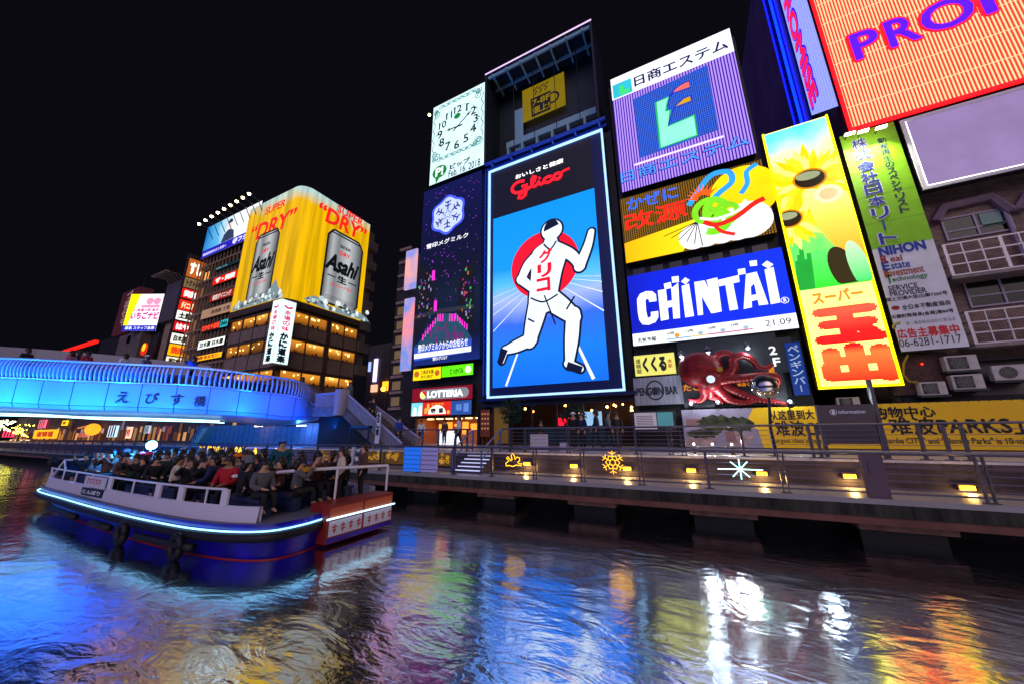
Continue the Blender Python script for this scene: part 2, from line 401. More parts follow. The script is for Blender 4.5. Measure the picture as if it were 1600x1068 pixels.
# ================================================================== BUILDINGS BEHIND THE SIGNS
bl_wall = M('host_wall_blue', '#0c1220', .6, 0, .25, .8)
def tower(name, label, x0, x1, y0, y1, z0, z1, m, cat='building'):
    t = thing(name, ((x0 + x1) / 2, y0, z0), label, cat)
    b = MB(); b.box(x0, x1, y0, y1, z0, z1); b.build('wall', m, t); return t
gA = tower('billboard_building', 'dark blue building carrying the tall runner billboard and the clock', -19.3, -2.75, 21.9, 38, 2.0, 21.0, bl_wall)
b = MB(); b.box(-19.3, -13.2, 21.75, 22.0, 1.35, 3.9); b.box(-19.3, -13.2, 21.85, 22.0, 3.9, 5.2); b.build('lower_wall', M('grimy_wall', '#2a2628', .8, 0, .3, 1), gA)
gB = tower('sign_stack_building', 'dark building carrying the purple, brown and blue stacked billboards', -2.6, 5.35, 21.6, 36, -.9, 24.4, M('host_wall_dark', '#121218', .6, 0, .3, .7))
b = MB()
for i in range(7): b.box(-2.2 + i * 1.05, -1.5 + i * 1.05, 21.56, 21.59, 9.18, 9.75)
b.build('window_band', M('dark_glass', '#0b0d14', .1), gB)
gC = tower('purple_grey_building', 'plain dark purple building standing behind between the billboards', 9.9, 26, 27.5, 45, -.9, 40, M('purple_wall', '#8a70b8', .7, 0, .2, .4))

# ------------------------------------------------------------------ tall runner billboard
R = rpx((763.5, 267), (942, 206), (977, 607.5), (763.5, 624), YF)
t, s, W, H = make_sign('runner_billboard', 'tallest billboard with white runner shape, red disc and blue track', 'billboard', R, YF, M('navy_metal', '#0a1f58', .4, .3), depth=.8, body=M('navy_metal'), panel='surround')
m = MB(); r = .13
for (u0, u1, v0, v1) in ((0, W, 0, r), (0, W, H - r, H), (0, r, r, H - r), (W - r, W, r, H - r)): m.box(R[0] + u0, R[0] + u1, YF - .14, YF - .005, R[2] + v0, R[2] + v1)
m.build('neon_border', E('#a8d4ff', 1.3), t)
Z6 = lambda x, y: (740 + x * .3183, 300 + y * .3183)
u0 = s.F.q(*Z6(96, 500))[0]; u1 = s.F.q(*Z6(640, 600))[0]; vb = s.F.q(*Z6(95, 960))[1]; vt = s.F.q(*Z6(97, 135))[1]
hdr_top = H - .3
m = MB(); s.rect(m, u0, u1, vb, vt, .02)
hz = s.F.q(*Z6(130, 460))[1]
m.build('screen', EG('runner_screen', 'Z', vb, vt, [(0, '#0a64dc'), (.18, '#1474e4'), (.33, '#2f64dc'), (.46, '#98acf0'), (.55, '#50b0f2'), (.66, '#128cee'), (1, '#0488ec')], 1.12, .14, streak=.1), t)
m = MB(); s.rect(m, u0, u1 - .02, vt + .02, hdr_top, .02); m.build('header', M('header_black', '#17151c', .5), t)
Z5 = lambda x, y: (740 + x * .2902, 20 + y * .2902)
m = MB(); a = s.F.q(*Z5(228, 900)); c = s.F.q(*Z5(482, 778)); s.text(m, 'おいしさと健康', (a[0], a[1], c[0], c[1] - .12), .05, .02); m.build('lettering', E('#ffffff', 1.6), t)
def arc(c, rx, ry, a0, a1, n=14): return [(c[0] + rx * math.cos(math.radians(a0 + (a1 - a0) * i / n)), c[1] + ry * math.sin(math.radians(a0 + (a1 - a0) * i / n))) for i in range(n + 1)]
# red script word drawn as pen strokes
gb = s.F.q(*Z5(205, 985)); ge = s.F.q(*Z5(518, 860)); gw = ge[0] - gb[0]; gx, gy = gb[0], gb[1] - .12
sc_ = gw / 10.0
def pen(m, pts, w=.55): s.stroke(m, [(gx + x * sc_, gy + y * sc_ * .68) for x, y in pts], w * sc_ * .9, .06)
m = MB()
pen(m, arc((1.5, 1.9), 1.35, 1.5, 50, 330) + [(2.9, 1.75), (1.9, 1.8)])
pen(m, [(2.75, 1.8), (2.75, .4), (2.5, -.9), (1.9, -1.4), (1.3, -1.1), (1.5, -.3), (2.6, .3), (3.5, .9), (4.2, 2.2), (4.35, 3.2), (4.0, 3.5), (3.7, 2.8), (3.75, 1.2), (4.0, .6), (4.5, .7)])
pen(m, [(4.5, .7), (5.0, 1.7), (5.0, .9), (5.25, .55), (5.8, .9)]); pen(m, [(4.95, 2.35), (5.15, 2.6)])
pen(m, arc((6.5, 1.25), .7, .75, 40, 320)); pen(m, [(6.95, .75), (7.4, 1.1)])
pen(m, arc((8.0, 1.3), .6, .75, 120, 480, 20)); pen(m, [(7.9, 2.0), (8.6, 1.85), (9.3, 2.2), (10.0, 2.3)], .4)
m.build('script_lettering', E('#ff1420', 2.2), t)
# the picture: red disc, track lines, a plain sprinting figure
m = MB(); cc = s.F.q(*Z6(345, 355)); rr = cc[0] - s.F.q(*Z6(187, 375))[0]; s.disc(m, cc, rr, .03, 48); m.build('red_disc', E('#f0122e', 1.0), t)
vp = s.F.q(*Z6(350, 415)); m = MB()
for (x, y, w) in ((97, 520, .03), (97, 560, .035), (97, 605, .045), (97, 685, .06), (160, 950, .16), (590, 915, .22), (640, 583, .08), (633, 490, .06), (630, 440, .04), (625, 413, .025)):
    e = s.F.q(*Z6(x, y)); st = (vp[0] + (e[0] - vp[0]) * .22, vp[1] + (e[1] - vp[1]) * .22)
    s.stroke(m, [st, e], [w * .35, w], .024)
m.build('track_lines', E('#eef6ff', 1.0), t)
hc = s.F.q(*Z6(335, 215)); fb = s.F.q(*Z6(342, 905)); fh = hc[1] - fb[1]
def lp(x, y): return (hc[0] + (x * .78 + .03) * fh, fb[1] + y * fh)
def figure(m, grow, d):
    g = grow
    s.disc(m, lp(.06, 1.02), fh * (.075 + g), d, 28)
    def S(pts, ws):
        c_ = cur([(*p, w) for p, w in zip(pts, ws)], 7); c_[0:0] = []
        s.stroke(m, [lp(x, y) for x, y, w in c_], [fh * (w + 2 * g) for x, y, w in c_], d)
        for x, y, w in (c_[0], c_[-1]): s.disc(m, lp(x, y), fh * (w / 2 + g), d + .0004, 18)
    S([(.045, .93), (.03, .86), (-.01, .70), (-.05, .52)], [.10, .25, .22, .20])
    S([(.06, .885), (.22, .80), (.30, .70)], [.10, .075, .06]); d += .0015
    S([(.29, .70), (.37, .83), (.41, .93)], [.07, .055, .04]); d += .0015
    S([(.0, .885), (-.17, .80), (-.25, .69)], [.10, .075, .06]); d += .0015
    S([(-.25, .70), (-.15, .62), (-.09, .57)], [.07, .055, .04]); d += .0015
    S([(-.02, .54), (.12, .44), (.22, .36)], [.15, .125, .09]); d += .0015
    S([(.215, .385), (.19, .22), (.16, .06)], [.09, .085, .05]); d += .0015
    S([(.15, .07), (.25, .03)], [.05, .04]); d += .0015
    S([(-.07, .54), (-.13, .38), (-.18, .24)], [.15, .125, .09]); d += .0015
    S([(-.165, .255), (-.31, .22), (-.42, .20)], [.09, .08, .05]); d += .0015
    S([(-.415, .205), (-.45, .13)], [.05, .04])
m = MB(); figure(m, .014, .036); m.build('figure_outline', E('#0a1030', 1.0), t)
m = MB(); figure(m, 0, .062); m.build('figure', E('#e4f0ff', 1.05), t)
m = MB(); d0 = .085
s.stroke(m, [lp(*p) for p in cur([(-.16, .545), (-.04, .50), (.09, .535)])], fh * .012, d0); s.stroke(m, [lp(-.03, .545), lp(.06, .33)], fh * .010, d0 + .001)
s.stroke(m, [lp(*p) for p in cur([(-.02, .925), (.04, .875), (.10, .925)])], fh * .012, d0); s.stroke(m, [lp(*p) for p in cur([(-.13, .37), (-.19, .40)])], fh * .012, d0)
s.stroke(m, [lp(*p) for p in cur([(.16, .42), (.235, .50)])], fh * .012, d0)
for p0_, p1_ in (((.14, .055), (.26, .02)), ((-.42, .21), (-.47, .115))): s.stroke(m, [lp(*p0_), lp(*p1_)], [fh * .055, fh * .045], d0 + .002)
s.poly(m, [lp(.06 + .075 * math.cos(a), 1.02 + .08 * math.sin(a)) for a in [math.radians(20 + 10 * k) for k in range(17)]], d0)
m.build('figure_details', E('#0a1030', 1.0), t)
m = MB(); q = lp(.02, .885); s.column(m, 'グリコ', (q[0] - .02 * fh, q[1]), fh * .105, .045, .085, -.012 * fh); m.build('vest_lettering', E('#f0122e', 1.0), t)
# support beams over the billboard
t2 = thing('sign_gantry', ((R[0] + R[1]) / 2, 20.7, R[3]), 'blue lit steel gantry between the runner billboard and the dark box above', 'gantry')
b = MB(); b.box(R[0] - .2, R[1] + .3, 20.55, 20.75, R[3] + .42, R[3] + .6); b.box(R[0] - .2, R[1] + .3, 20.9, 21.0, R[3] + .15, R[3] + .38)
b.build('rail', M('blue_steel', '#2a56c8', .4, .4), t2)
b = MB()
for i in range(6): x = R[0] + .4 + i * (W - .6) / 5; b.box(x, x + .12, 20.56, 21.6, R[3] + .2, R[3] + .42)
b.build('bracket', M('blue_steel'), t2)
b = MB(); b.box(R[0], R[1], 20.99, 21.03, R[3] + .3, R[3] + .36); b.build('light_strip', E('#2a6cff', 5), t2)
# scaffold column to the left of the billboard
t2 = thing('scaffold_column', (-12.75, 21.3, 2.4), 'blue lattice column between the night view screen and the runner billboard', 'column')
b = MB()
for x in (-12.95, -12.6): b.box(x, x + .07, 21.2, 21.27, 2.3, 21.1); b.box(x, x + .07, 21.75, 21.8, 2.3, 21.1)
for i in range(40): z = 2.5 + i * .47; b.box(-12.95, -12.53, 21.21, 21.24, z, z + .05)
b.build('lattice', M('blue_steel'), t2)
b = MB(); b.box(-12.80, -12.72, 21.45, 21.5, 2.5, 20.9); b.build('light_strip', E('#2a6cff', 3.0), t2)

# ------------------------------------------------------------------ dark open box above
x0, x1, z0, z1 = -12.85, -3.3, 21.55, 30.9
t = thing('dark_box_billboard', ((x0 + x1) / 2, 21, z0), 'big dark open box above the runner with a small yellow poster inside', 'billboard')
b = MB(); navy = M('box_navy', '#182630', .6, 0, .2, 1)
b.box(x0, x0 + .15, 20.9, 24, z0, z1); b.box(x1 - .15, x1, 20.9, 24.5, z0, z1); b.box(x0 + .15, x1 - .15, 20.9, 24, z1 - .15, z1); b.box(x0 + .15, x1 - .15, 23.3, 24, z0, z1 - .15); b.box(x0 + .15, x1 - .15, 21.2, 23.3, z0, z0 + .12)
b.build('shell', navy, t)
b = MB(); b.box(x0, x1, 20.86, 20.895, z1 - .1, z1 + .02); b.build('top_edge_light', E('#d8b8e8', 1.3), t)
b = MB()
for i in range(7): x = x0 + .6 + i * 1.35; b.box(x, x + .14, 21.0, 23.2, z1 - .45, z1 - .16); 
b.box(x0 + .2, x1 - .2, 21.05, 21.2, z1 - .5, z1 - .16); b.box(x0 + .2, x1 - .2, 22.4, 22.5, z1 - .5, z1 - .2)
b.build('soffit_truss', M('teal_steel', '#9cc8cc', .5), t)  # teal light inside the box is put into the steel colour
b = MB(); b.box(x0 + 1.9, x0 + 2.7, 22.9, 23.0, z0 + 1.3, z0 + 6.3); b.build('side_panel', M('teal_steel'), t)
b = MB(); b.box(x0 + 1.2, x1 - .5, 22.6, 22.75, z0 + 2.3, z0 + 2.9)
for i in range(6): x = x0 + 1.3 + i * 1.35; b.box(x, x + .18, 22.5, 23.2, z0 + .13, z0 + 2.3)
b.build('floor_truss', M('teal_steel'), t)
b = MB()
for i in range(4): x = x0 + 2.2 + i * 1.9; b.tube([(x, 22.1, z1 - .4), (x, 22.1, z0 + 1.5)], .03, 5)
b.build('cable', black_m, t)
for x, tx in ((x0 + .8, .2), (x1 - 1.5, -.2)):
    pass
py0 = atY(817, 193, 22.85); py1 = atY(881, 112, 22.85)
F = Frame((py0.x, 22.85, py0.z), (1, 0, 0), (0, -1, 0)); sg = Sign(F, t); w_, h_ = py1.x - py0.x, py1.z - py0.z
m = MB(); sg.rect(m, 0, w_, 0, h_, 0); pst = m.build('poster', E('#b09400', .42), t)
m = MB(); sg.poly(m, [(w_ * .22, h_ * .06), (w_ * .66, h_ * .06), (w_ * .68, h_ * .62), (w_ * .2, h_ * .62)], .01); sg.ring(m, (w_ * .72, h_ * .38), h_ * .17, h_ * .05, .011)
for k in range(3): sg.stroke(m, [(w_ * (.3 + .12 * k), h_ * .7), (w_ * (.36 + .12 * k), h_ * .78), (w_ * (.28 + .12 * k), h_ * .84), (w_ * (.4 + .12 * k), h_ * .92)], h_ * .035, .01)
m.build('mug_shape', M('poster_ink', '#12100c'), pst, label=None)
m = MB(); sg.text(m, '7-8F', (w_ * .24, h_ * .38, w_ * .66, h_ * .55), .016, .03); sg.text(m, '頭上!', (w_ * .25, h_ * .12, w_ * .64, h_ * .32), .016, .03); m.build('lettering', E('#b09400', .45), pst)

# ------------------------------------------------------------------ clock
R = rpx((677, 170), (757.5, 128), (756, 257), (671.5, 291), YF)
t, s, W, H = make_sign('clock_sign', 'white lit clock sign with teal scroll border at top of the building', 'clock', R, YF, E('#d4f4f8', 1.05), depth=.9, panel='dial')
Z3 = lambda x, y: (600 + x * .2994, 100 + y * .2994)
cc = s.F.q(*Z3(383, 328)); rr = s.F.q(*Z3(387, 240))[1] - cc[1]
ink = E('#0c1c24', 1.0); teal = E('#3c8c8c', .8)
m = MB()
for i in range(1, 13):
    a = math.radians(90 - 30 * i); c = (cc[0] + rr * 1.04 * math.cos(a), cc[1] + rr * 1.04 * math.sin(a)); k = .42 if i < 10 else .37
    g_ = glyphs(str(i))[0]; gw_ = (max(v[0] for v in g_) - min(v[0] for v in g_)) / (max(v[1] for v in g_) - min(v[1] for v in g_)) * k; s.text(m, str(i), (c[0] - gw_, c[1] - k, c[0] + gw_, c[1] + k), .012, .02)
m.build('numerals', ink, t)
m = MB()
for i in range(60):
    a = math.radians(6 * i); r1 = rr * 1.22; s.disc(m, (cc[0] + r1 * math.cos(a), cc[1] + r1 * math.sin(a)), .05 if i % 5 else .09, .012, 6)
m.build('minute_dots', ink, t)
def hand(deg, ln, w):
    a = math.radians(90 - deg); d = Vector((math.cos(a), math.sin(a))); c = Vector(cc); m = MB()
    s.stroke(m, [c - d * rr * .3, c, c + d * ln * .72, c + d * ln * .72, c + d * ln], [w, w, w * .8, w * 2.2, .02], .02); return m
hand(54, rr * .98, .13).build('minute_hand', ink, t); hand(274.5, rr * .62, .16).build('hour_hand', ink, t)
m = MB()
def spiral(c, r, a0, turns, sgn=1, n=22): return [(c[0] + r * (1 - .8 * i / n) * math.cos(a0 + sgn * turns * 6.283 * i / n), c[1] + r * (1 - .8 * i / n) * math.sin(a0 + sgn * turns * 6.283 * i / n)) for i in range(n + 1)]
bt, bb_ = H * .985, H * .245
for (cx, cy) in ((.55, bt - .7), (W - .6, bt - .7), (.6, bb_ + .7), (W - .65, bb_ + .75)):
    for k in range(3): s.stroke(m, spiral((cx + rnd.uniform(-.25, .25), cy + rnd.uniform(-.35, .35)), .42 - .08 * k, rnd.uniform(0, 6), 1.6, (-1) ** k), .075, .012 + .002 * k)
for sd in (bt - .28, bb_ + .28):
    s.stroke(m, [(W * (.12 + .76 * i / 40), sd + .17 * math.sin(i * .62)) for i in range(41)], .08, .012)
    s.stroke(m, [(W * (.12 + .76 * i / 40), sd - .17 * math.sin(i * .62)) for i in range(41)], .06, .014)
    for k in range(6): s.stroke(m, spiral((W * (.2 + .12 * k), sd), .2, k, 1.3), .05, .016)
for sd in (.22, W - .22):
    s.stroke(m, [(sd + .11 * math.sin(i * .7), bb_ + .9 + (bt - bb_ - 1.8) * i / 40) for i in range(41)], .075, .012)
m.build('scroll_border', teal, t)
m = MB(); c = s.F.q(*Z3(290, 563)); s.disc(m, c, .66, .012, 28, 1.2); s.poly(m, [(c[0] - .45, c[1] - .5), (c[0] + .05, c[1] - .6), (c[0] - .35, c[1] - 1.15)], .013)
s.disc(m, s.F.q(*Z3(383, 272)), .3, .012, 20, 1.2); em = m.build('emblem', E('#1b8a3c', .8), t)
m = MB(); s.text(m, 'P!', (c[0] - .4, c[1] - .4, c[0] + .38, c[1] + .42), .02, .05); m.build('lettering', E('#eaf8f6', 1), em)
m = MB(); a = s.F.q(*Z3(345, 553)); q = s.F.q(*Z3(448, 486)); s.text(m, 'ピップ', (a[0], a[1], q[0], q[1]), .012, .05)
a = s.F.q(*Z3(337, 597)); q = s.F.q(*Z3(503, 512)); s.text(m, 'Feb. 16. 2018', (a[0], a[1] + .06, q[0], a[1] + .75), .012, .012); m.build('lettering', ink, t)
cl = thing('corner_lamp', tuple(atY(671, 180, 20.95)), 'small yellow lamp at upper left corner of the white clock sign', 'lamp')
p = atY(671, 180, 20.95); b = MB(); b.sphere(p, .13, 10); b.build('bulb', E('#ffe880', 14), cl); b = MB(); b.tube([p + Vector((.1, .05, 0)), p + Vector((.5, .25, 0))], .03, 6); b.build('arm', dark_steel, cl)

# ------------------------------------------------------------------ night view screen with the snow emblem
R = rpx((662, 304), (757, 261), (745.5, 559), (647, 573), YF)
t, s, W, H = make_sign('night_view_screen', 'tall dark blue screen with snow crystal emblem above a night canal picture', 'screen', R, YF, EG('night_screen', 'Z', 0, 15.6, [(0, '#142a7c'), (.12, '#0a1236'), (.35, '#101e34'), (.5, '#0a102a'), (.75, '#080c3c'), (1, '#0c1250')], .8, streak=.12), depth=.8)
z4 = lambda x, y: (600 + x * .2994, 400 + y * .2994)
ec = s.F.q(*Z3(333, 786)); m = MB(); rr = 1.75
def blob(r, k, n=48): return [(ec[0] + r * (1 + k * math.cos(6 * (6.283 * i / n) )) * math.cos(6.283 * i / n + .52), ec[1] + 1.02 * r * (1 + k * math.cos(6 * (6.283 * i / n))) * math.sin(6.283 * i / n + .52)) for i in range(n)]
s.poly(m, blob(rr, .07), .012); m.build('emblem_glow', E('#3c50ff', 1.4), t)
m = MB(); s.poly(m, blob(rr * .88, .07), .018); m.build('emblem_plate', E('#c4d2f8', 1.0), t)
m = MB()
for k in range(6):
    a = math.radians(60 * k + 90); d = Vector((math.cos(a), math.sin(a))); n_ = Vector((-d.y, d.x)); c = Vector(ec)
    s.stroke(m, [c + d * .5, c + d * 1.3], .13, .024 + .001 * k)
    for q in (.8, 1.15): s.stroke(m, [c + d * q + n_ * .32 + d * .14, c + d * q, c + d * q - n_ * .32 + d * .14], .12, .031 + .001 * k)
star = [(ec[0] + (.52 if i % 2 == 0 else .24) * math.cos(math.radians(90 + 36 * i)), ec[1] + (.52 if i % 2 == 0 else .24) * math.sin(math.radians(90 + 36 * i))) for i in range(10)]
s.stroke(m, star, .07, .04, True); m.build('snow_crystal', E('#1c2a8c', 1), t)
m = MB(); a = s.F.q(*Z3(222, 974)); q = s.F.q(*Z3(440, 873)); s.text(m, '雪印メグミルク', (a[0], a[1] + .1, q[0], q[1] - .1), .012, .018); m.build('lettering', E('#f4f4ff', 1.2), t)
# the picture on the screen
m = MB(); s.poly(m, s.px([(160, 480), (290, 300), (380, 300), (460, 430), (455, 425), (158, 470)], z4), .008); m.build('pictured_canal', E('#27506a', .8), t)
m = MB(); s.poly(m, s.px([(160, 290), (180, 40), (225, 60), (262, 130), (262, 290), (160, 440)], z4), .009); s.poly(m, s.px([(470, 400), (385, 285), (392, 120), (440, 60), (470, 0)], z4), .009); m.build('pictured_buildings', E('#14151c', .8), t)
m = MB(); s.stroke(m, s.px([(160, 322), (280, 290), (470, 262)], z4), .35, .011); m.build('pictured_bridge', E('#2a2c38', 1), t)
m = MB()
for i in range(7): x, y = 200 + i * 13, 440 - i * 17; s.rect(m, *(lambda q: (q[0], q[0] + .1, q[1], q[1] + .5))(s.F.q(*z4(x, y))), .013)
for i in range(6): x, y = 430 - i * 12, 385 - i * 11; s.rect(m, *(lambda q: (q[0], q[0] + .1, q[1], q[1] + .45))(s.F.q(*z4(x, y))), .013)
for x in (278, 290, 303, 340, 352, 365): s.rect(m, *(lambda q: (q[0], q[0] + .1, q[1], q[1] + .6))(s.F.q(*z4(x, 342))), .013)
for (x, y) in ((250, 130), (260, 290)): s.rect(m, *(lambda q: (q[0], q[0] + .28, q[1], q[1] + .9))(s.F.q(*z4(x, y))), .013)
m.build('pictured_lamps', E('#ff2ac8', 1.3), t)
m = MB(); cc_ = ['#ff50b0', '#8050ff', '#50ffa0', '#ff9040', '#d0c0ff']
for i in range(70):
    left = rnd.random() < .5; x = rnd.uniform(178, 245) if left else rnd.uniform(402, 452); y = rnd.uniform(90, 330) if left else rnd.uniform(60, 330); q = s.F.q(*z4(x, y)); m.m = i % 5; s.rect(m, q[0], q[0] + rnd.uniform(.06, .16), q[1], q[1] + rnd.uniform(.06, .3), .0135)
m.build('pictured_windows', [E(c, .45) for c in cc_], t)
m = MB()
for i in range(26): x = rnd.uniform(215, 425); y = rnd.uniform(350, 425); q = s.F.q(*z4(x, y)); s.rect(m, q[0], q[0] + rnd.uniform(.08, .2), q[1] - rnd.uniform(.2, .7), q[1], .0095)
m.build('pictured_reflections', E('#8a2c8c', .6), t)
m = MB()
for i in range(150): s.disc(m, (rnd.uniform(.3, W - .3), H * rnd.uniform(.3, .98)), rnd.uniform(.025, .05), .007, 5)
m.build('light_specks', E('#b040f0', 1.1), t)
m = MB(); s.poly(m, s.px([(158, 548), (158, 478), (458, 428), (456, 497)], z4), .012); m.build('notice_band', E('#2c50c0', 1), t)
m = MB(); s.poly(m, s.px([(158, 536), (158, 510), (455, 468), (455, 496)], z4), .016); m.build('notice_strip', E('#e8e4ff', 1.1), t)
m = MB(); a = s.F.q(*z4(178, 502)); q = s.F.q(*z4(438, 440)); s.text(m, '雪印メグミルクからのお知らせ', (a[0], a[1], q[0], a[1] + .62), .02, .012)
a = s.F.q(*z4(255, 545)); q = s.F.q(*z4(330, 522)); s.text(m, '雪印メグミルク', (a[0], a[1], q[0], a[1] + .28), .02, .02); m.build('notice_lettering', E('#f6f6ff', 1.2), t)

# ------------------------------------------------------------------ small signs under the screen
R = rpx((646, 577), (689, 572), (689, 590), (645.5, 594.6), YF)
t, s, W, H = make_sign('yellow_shop_sign', 'small yellow sign under the night view screen', 'sign', R, YF, E('#ffd800', 1.1), .3)
m = MB(); s.text(m, '工務店本舗', (W * .28, H * .5, W * .74, H * .85), .012, .02); s.text(m, 'からあげ', (W * .3, H * .12, W * .72, H * .42), .012, .03); m.build('lettering', E('#3a1c08', 1), t)
m = MB(); s.disc(m, (W * .13, H * .55), H * .28, .012, 20); s.disc(m, (W * .87, H * .5), H * .26, .012, 20); m.build('emblem', E('#c86020', 1), t)
R = rpx((690.4, 573), (738.5, 566), (740, 583), (690, 590), YF)
t, s, W, H = make_sign('green_shop_sign', 'small bright green sign beside the yellow one', 'sign', R, YF, E('#62f000', 1.1), .3)
m = MB(); s.text(m, 'どっかバル', (W * .28, H * .22, W * .7, H * .72), .012, .04); m.build('lettering', E('#083c08', 1), t)
m = MB(); s.disc(m, (W * .85, H * .5), H * .34, .012, 20); m.build('emblem', E('#e8f8d8', 1), t)
R = rpx((645, 607), (738, 600), (738.3, 623), (644, 627), YF)
t, s, W, H = make_sign('burger_shop_sign', 'dark red shop sign with white letters on grey pill shape', 'sign', R, YF, E('#8c0c22', .8), .4)
m = MB(); pts = arc((W * .2, H * .5), H * .36, H * .36, 90, 270, 16) + arc((W * .88, H * .5), H * .36, H * .36, -90, 90, 16); s.poly(m, pts, .012); m.build('pill', E('#8a8c98', .8), t)
m = MB(); s.text(m, 'LOTTERIA', (W * .275, H * .27, W * .85, H * .72), .02, .05); m.build('lettering', E('#ffffff', 1.4), t)
m = MB(); s.disc(m, (W * .195, H * .5), H * .3, .02, 24); em = m.build('emblem', E('#e01830', 1.1), t); m = MB(); s.poly(m, arc((W * .195, H * .5), H * .3, H * .3, 120, 330, 20), .024); m.build('crescent', E('#ffe890', 1.2), em)
R = rpx((643, 630), (736, 623), (737, 646), (642.5, 649.5), YF)
t, s, W, H = make_sign('restaurant_sign', 'red and white picture sign above the lit shop front', 'sign', R, YF, E('#d82818', 1.0), .35)
m = MB(); s.rect(m, 0, W * .2, 0, H, .008); m.build('cyan_field', E('#7cd8f0', 1), t)
m = MB(); s.rect(m, W * .68, W, 0, H, .008); m.build('blue_field', E('#2c58b0', .7), t)
m = MB(); s.poly(m, arc((W * .45, H * .1), W * .15, H * .66, 0, 180, 16), .012); s.poly(m, [(W * .02, 0), (W * .1, 0), (W * .09, H * .6), (W * .05, H * .7)], .012); s.poly(m, [(W * .12, 0), (W * .19, 0), (W * .18, H * .8), (W * .15, H * .8)], .013); m.build('white_shapes', E('#fff4ec', 1.2), t)
m = MB(); s.text(m, '壱', (W * .35, H * .18, W * .43, H * .52), .02, .05); s.text(m, '番', (W * .48, H * .18, W * .56, H * .52), .02, .05); m.build('lettering', E('#102018', 1), t)
m = MB()
for k in range(8): s.disc(m, (W * rnd.choice((.26, .3, .6, .64)), H * rnd.uniform(.15, .9)), H * .13, .014 + .001 * k, 12)
s.text(m, 'とりから', (W * .36, H * .74, W * .56, H * .92), .02, .02); m.build('dish_shapes', E('#f0b040', 1.1), t)
m = MB(); s.rect(m, W * .76, W * .85, H * .3, H * .75, .012); s.rect(m, W * .88, W * .96, H * .2, H * .8, .012); m.build('poster_block', E('#6088d8', .8), t)

# lit shop front below
tb = thing('lit_shop', (-16.2, 21.3, SZ), 'warm lit shop front under the red and white picture sign', 'shop')
x0, x1 = -19.1, -13.3
b = MB(); b.box(x0, x1, 24.0, 24.1, SZ, 1.3); b.box(x0, x1, 21.6, 24.0, 1.0, 1.3); b.box(x0 - .15, x0, 21.6, 24.1, SZ, 1.3); b.box(x1, x1 + .15, 21.6, 24.1, SZ, 1.3); b.build('room', M('warm_wall', '#b06a38', .8), tb)
b = MB()
for i in range(7): b.box(x0 + .3 + i * .78, x0 + .85 + i * .78, 23.94, 23.98, -.2 + .3 * (i % 3), .6 + .15 * (i % 2))
b.build('menu_board', [E('#ff9a30', 1.4)], tb)
b = MB()
for i in range(6): b.box(x0 + .5 + i * .9, x0 + .9 + i * .9, 22.2, 22.5, .93, .985)
b.build('ceiling_light', E('#ffc070', 9), tb)
b = MB(); b.box(x0 + 1.9, x0 + 3.5, 21.8, 22.4, SZ, SZ + .95); b.build('counter', E('#f0f4ff', 1.2), tb)
b = MB(); b.box(x0, x1, 21.3, 21.6, 1.02, 1.32); b.box(x0 - .1, x0 + .1, 21.3, 21.6, SZ, 1.02); b.box(x1 - .1, x1 + .1, 21.3, 21.6, SZ, 1.02); b.build('front_frame', dark, tb)

# storefront under the runner billboard
tb = thing('glass_storefront', (-7.5, 21.3, SZ), 'dark glass storefront under the runner billboard with warm lamps inside', 'shop')
b = MB(); b.box(-13.0, -2.7, 25, 25.1, SZ, 2.0); b.box(-13.0, -2.7, 21.4, 25, 1.85, 2.0); b.box(-13.0, -2.7, 21.5, 25, SZ + .003, SZ + .02); b.build('room', M('dim_room', '#3a2c28', .8, 0, .3, 1), tb)
b = MB()
for x in (-12.95, -12.2, -10.95, -9.3, -7.6, -5.9, -4.3, -2.8): b.box(x, x + .1, 21.3, 21.42, SZ, 1.85)
b.box(-12.95, -2.7, 21.28, 21.31, 1.62, 1.85); b.build('mullion', dark_steel, tb)
b = MB(); b.box(-12.15, -11.0, 21.36, 21.4, SZ + .1, 1.6); b.build('yellow_door', M('yellow_paint', '#b08a10', .5), tb)
b = MB(); b.box(-13.0, -2.6, 20.6, 21.3, 1.95, 2.12); b.build('awning', M('navy_metal'), tb)
for i in range(12): b = MB(); b.sphere((rnd.uniform(-10.5, -3.2), rnd.uniform(22.5, 24.6), rnd.uniform(1.1, 1.75)), rnd.uniform(.05, .1), 8); b.build('pendant_lamp', E('#ffb050', 14), tb)
b = MB(); b.box(-6.5, -5.2, 23.4, 23.45, .3, 1.2); b.build('lit_screen', E('#8cb4d8', 1.0), tb)
b = MB(); F = Frame((-8.0, 23, .35), (1, 0, 0), (0, -1, 0)); Sign(F, tb).text(b, 'BAR', (0, 0, .9, .45), 0, .05); b.build('red_lettering', E('#ff1430', 2), tb)
b = MB(); b.box(-10.9, -4.4, 23.6, 24.0, SZ + .03, .1); b.build('bar_counter', M('teal_counter', '#1c4448', .4), tb)
t, s, W, H = make_sign('menu_poster', 'dark menu poster of food pictures beside the yellow door', 'poster', (-13.05, -12.3, -.0 - .35, 1.45), 21.15, E('#5c2826', .5), .1)
m = MB()
for i in range(3):
    for j in range(4): s.disc(m, (W * (.2 + .3 * i), H * (.3 + .18 * j)), .08, .012, 10)
m.build('dish_pictures', E('#b07850', .7), t)

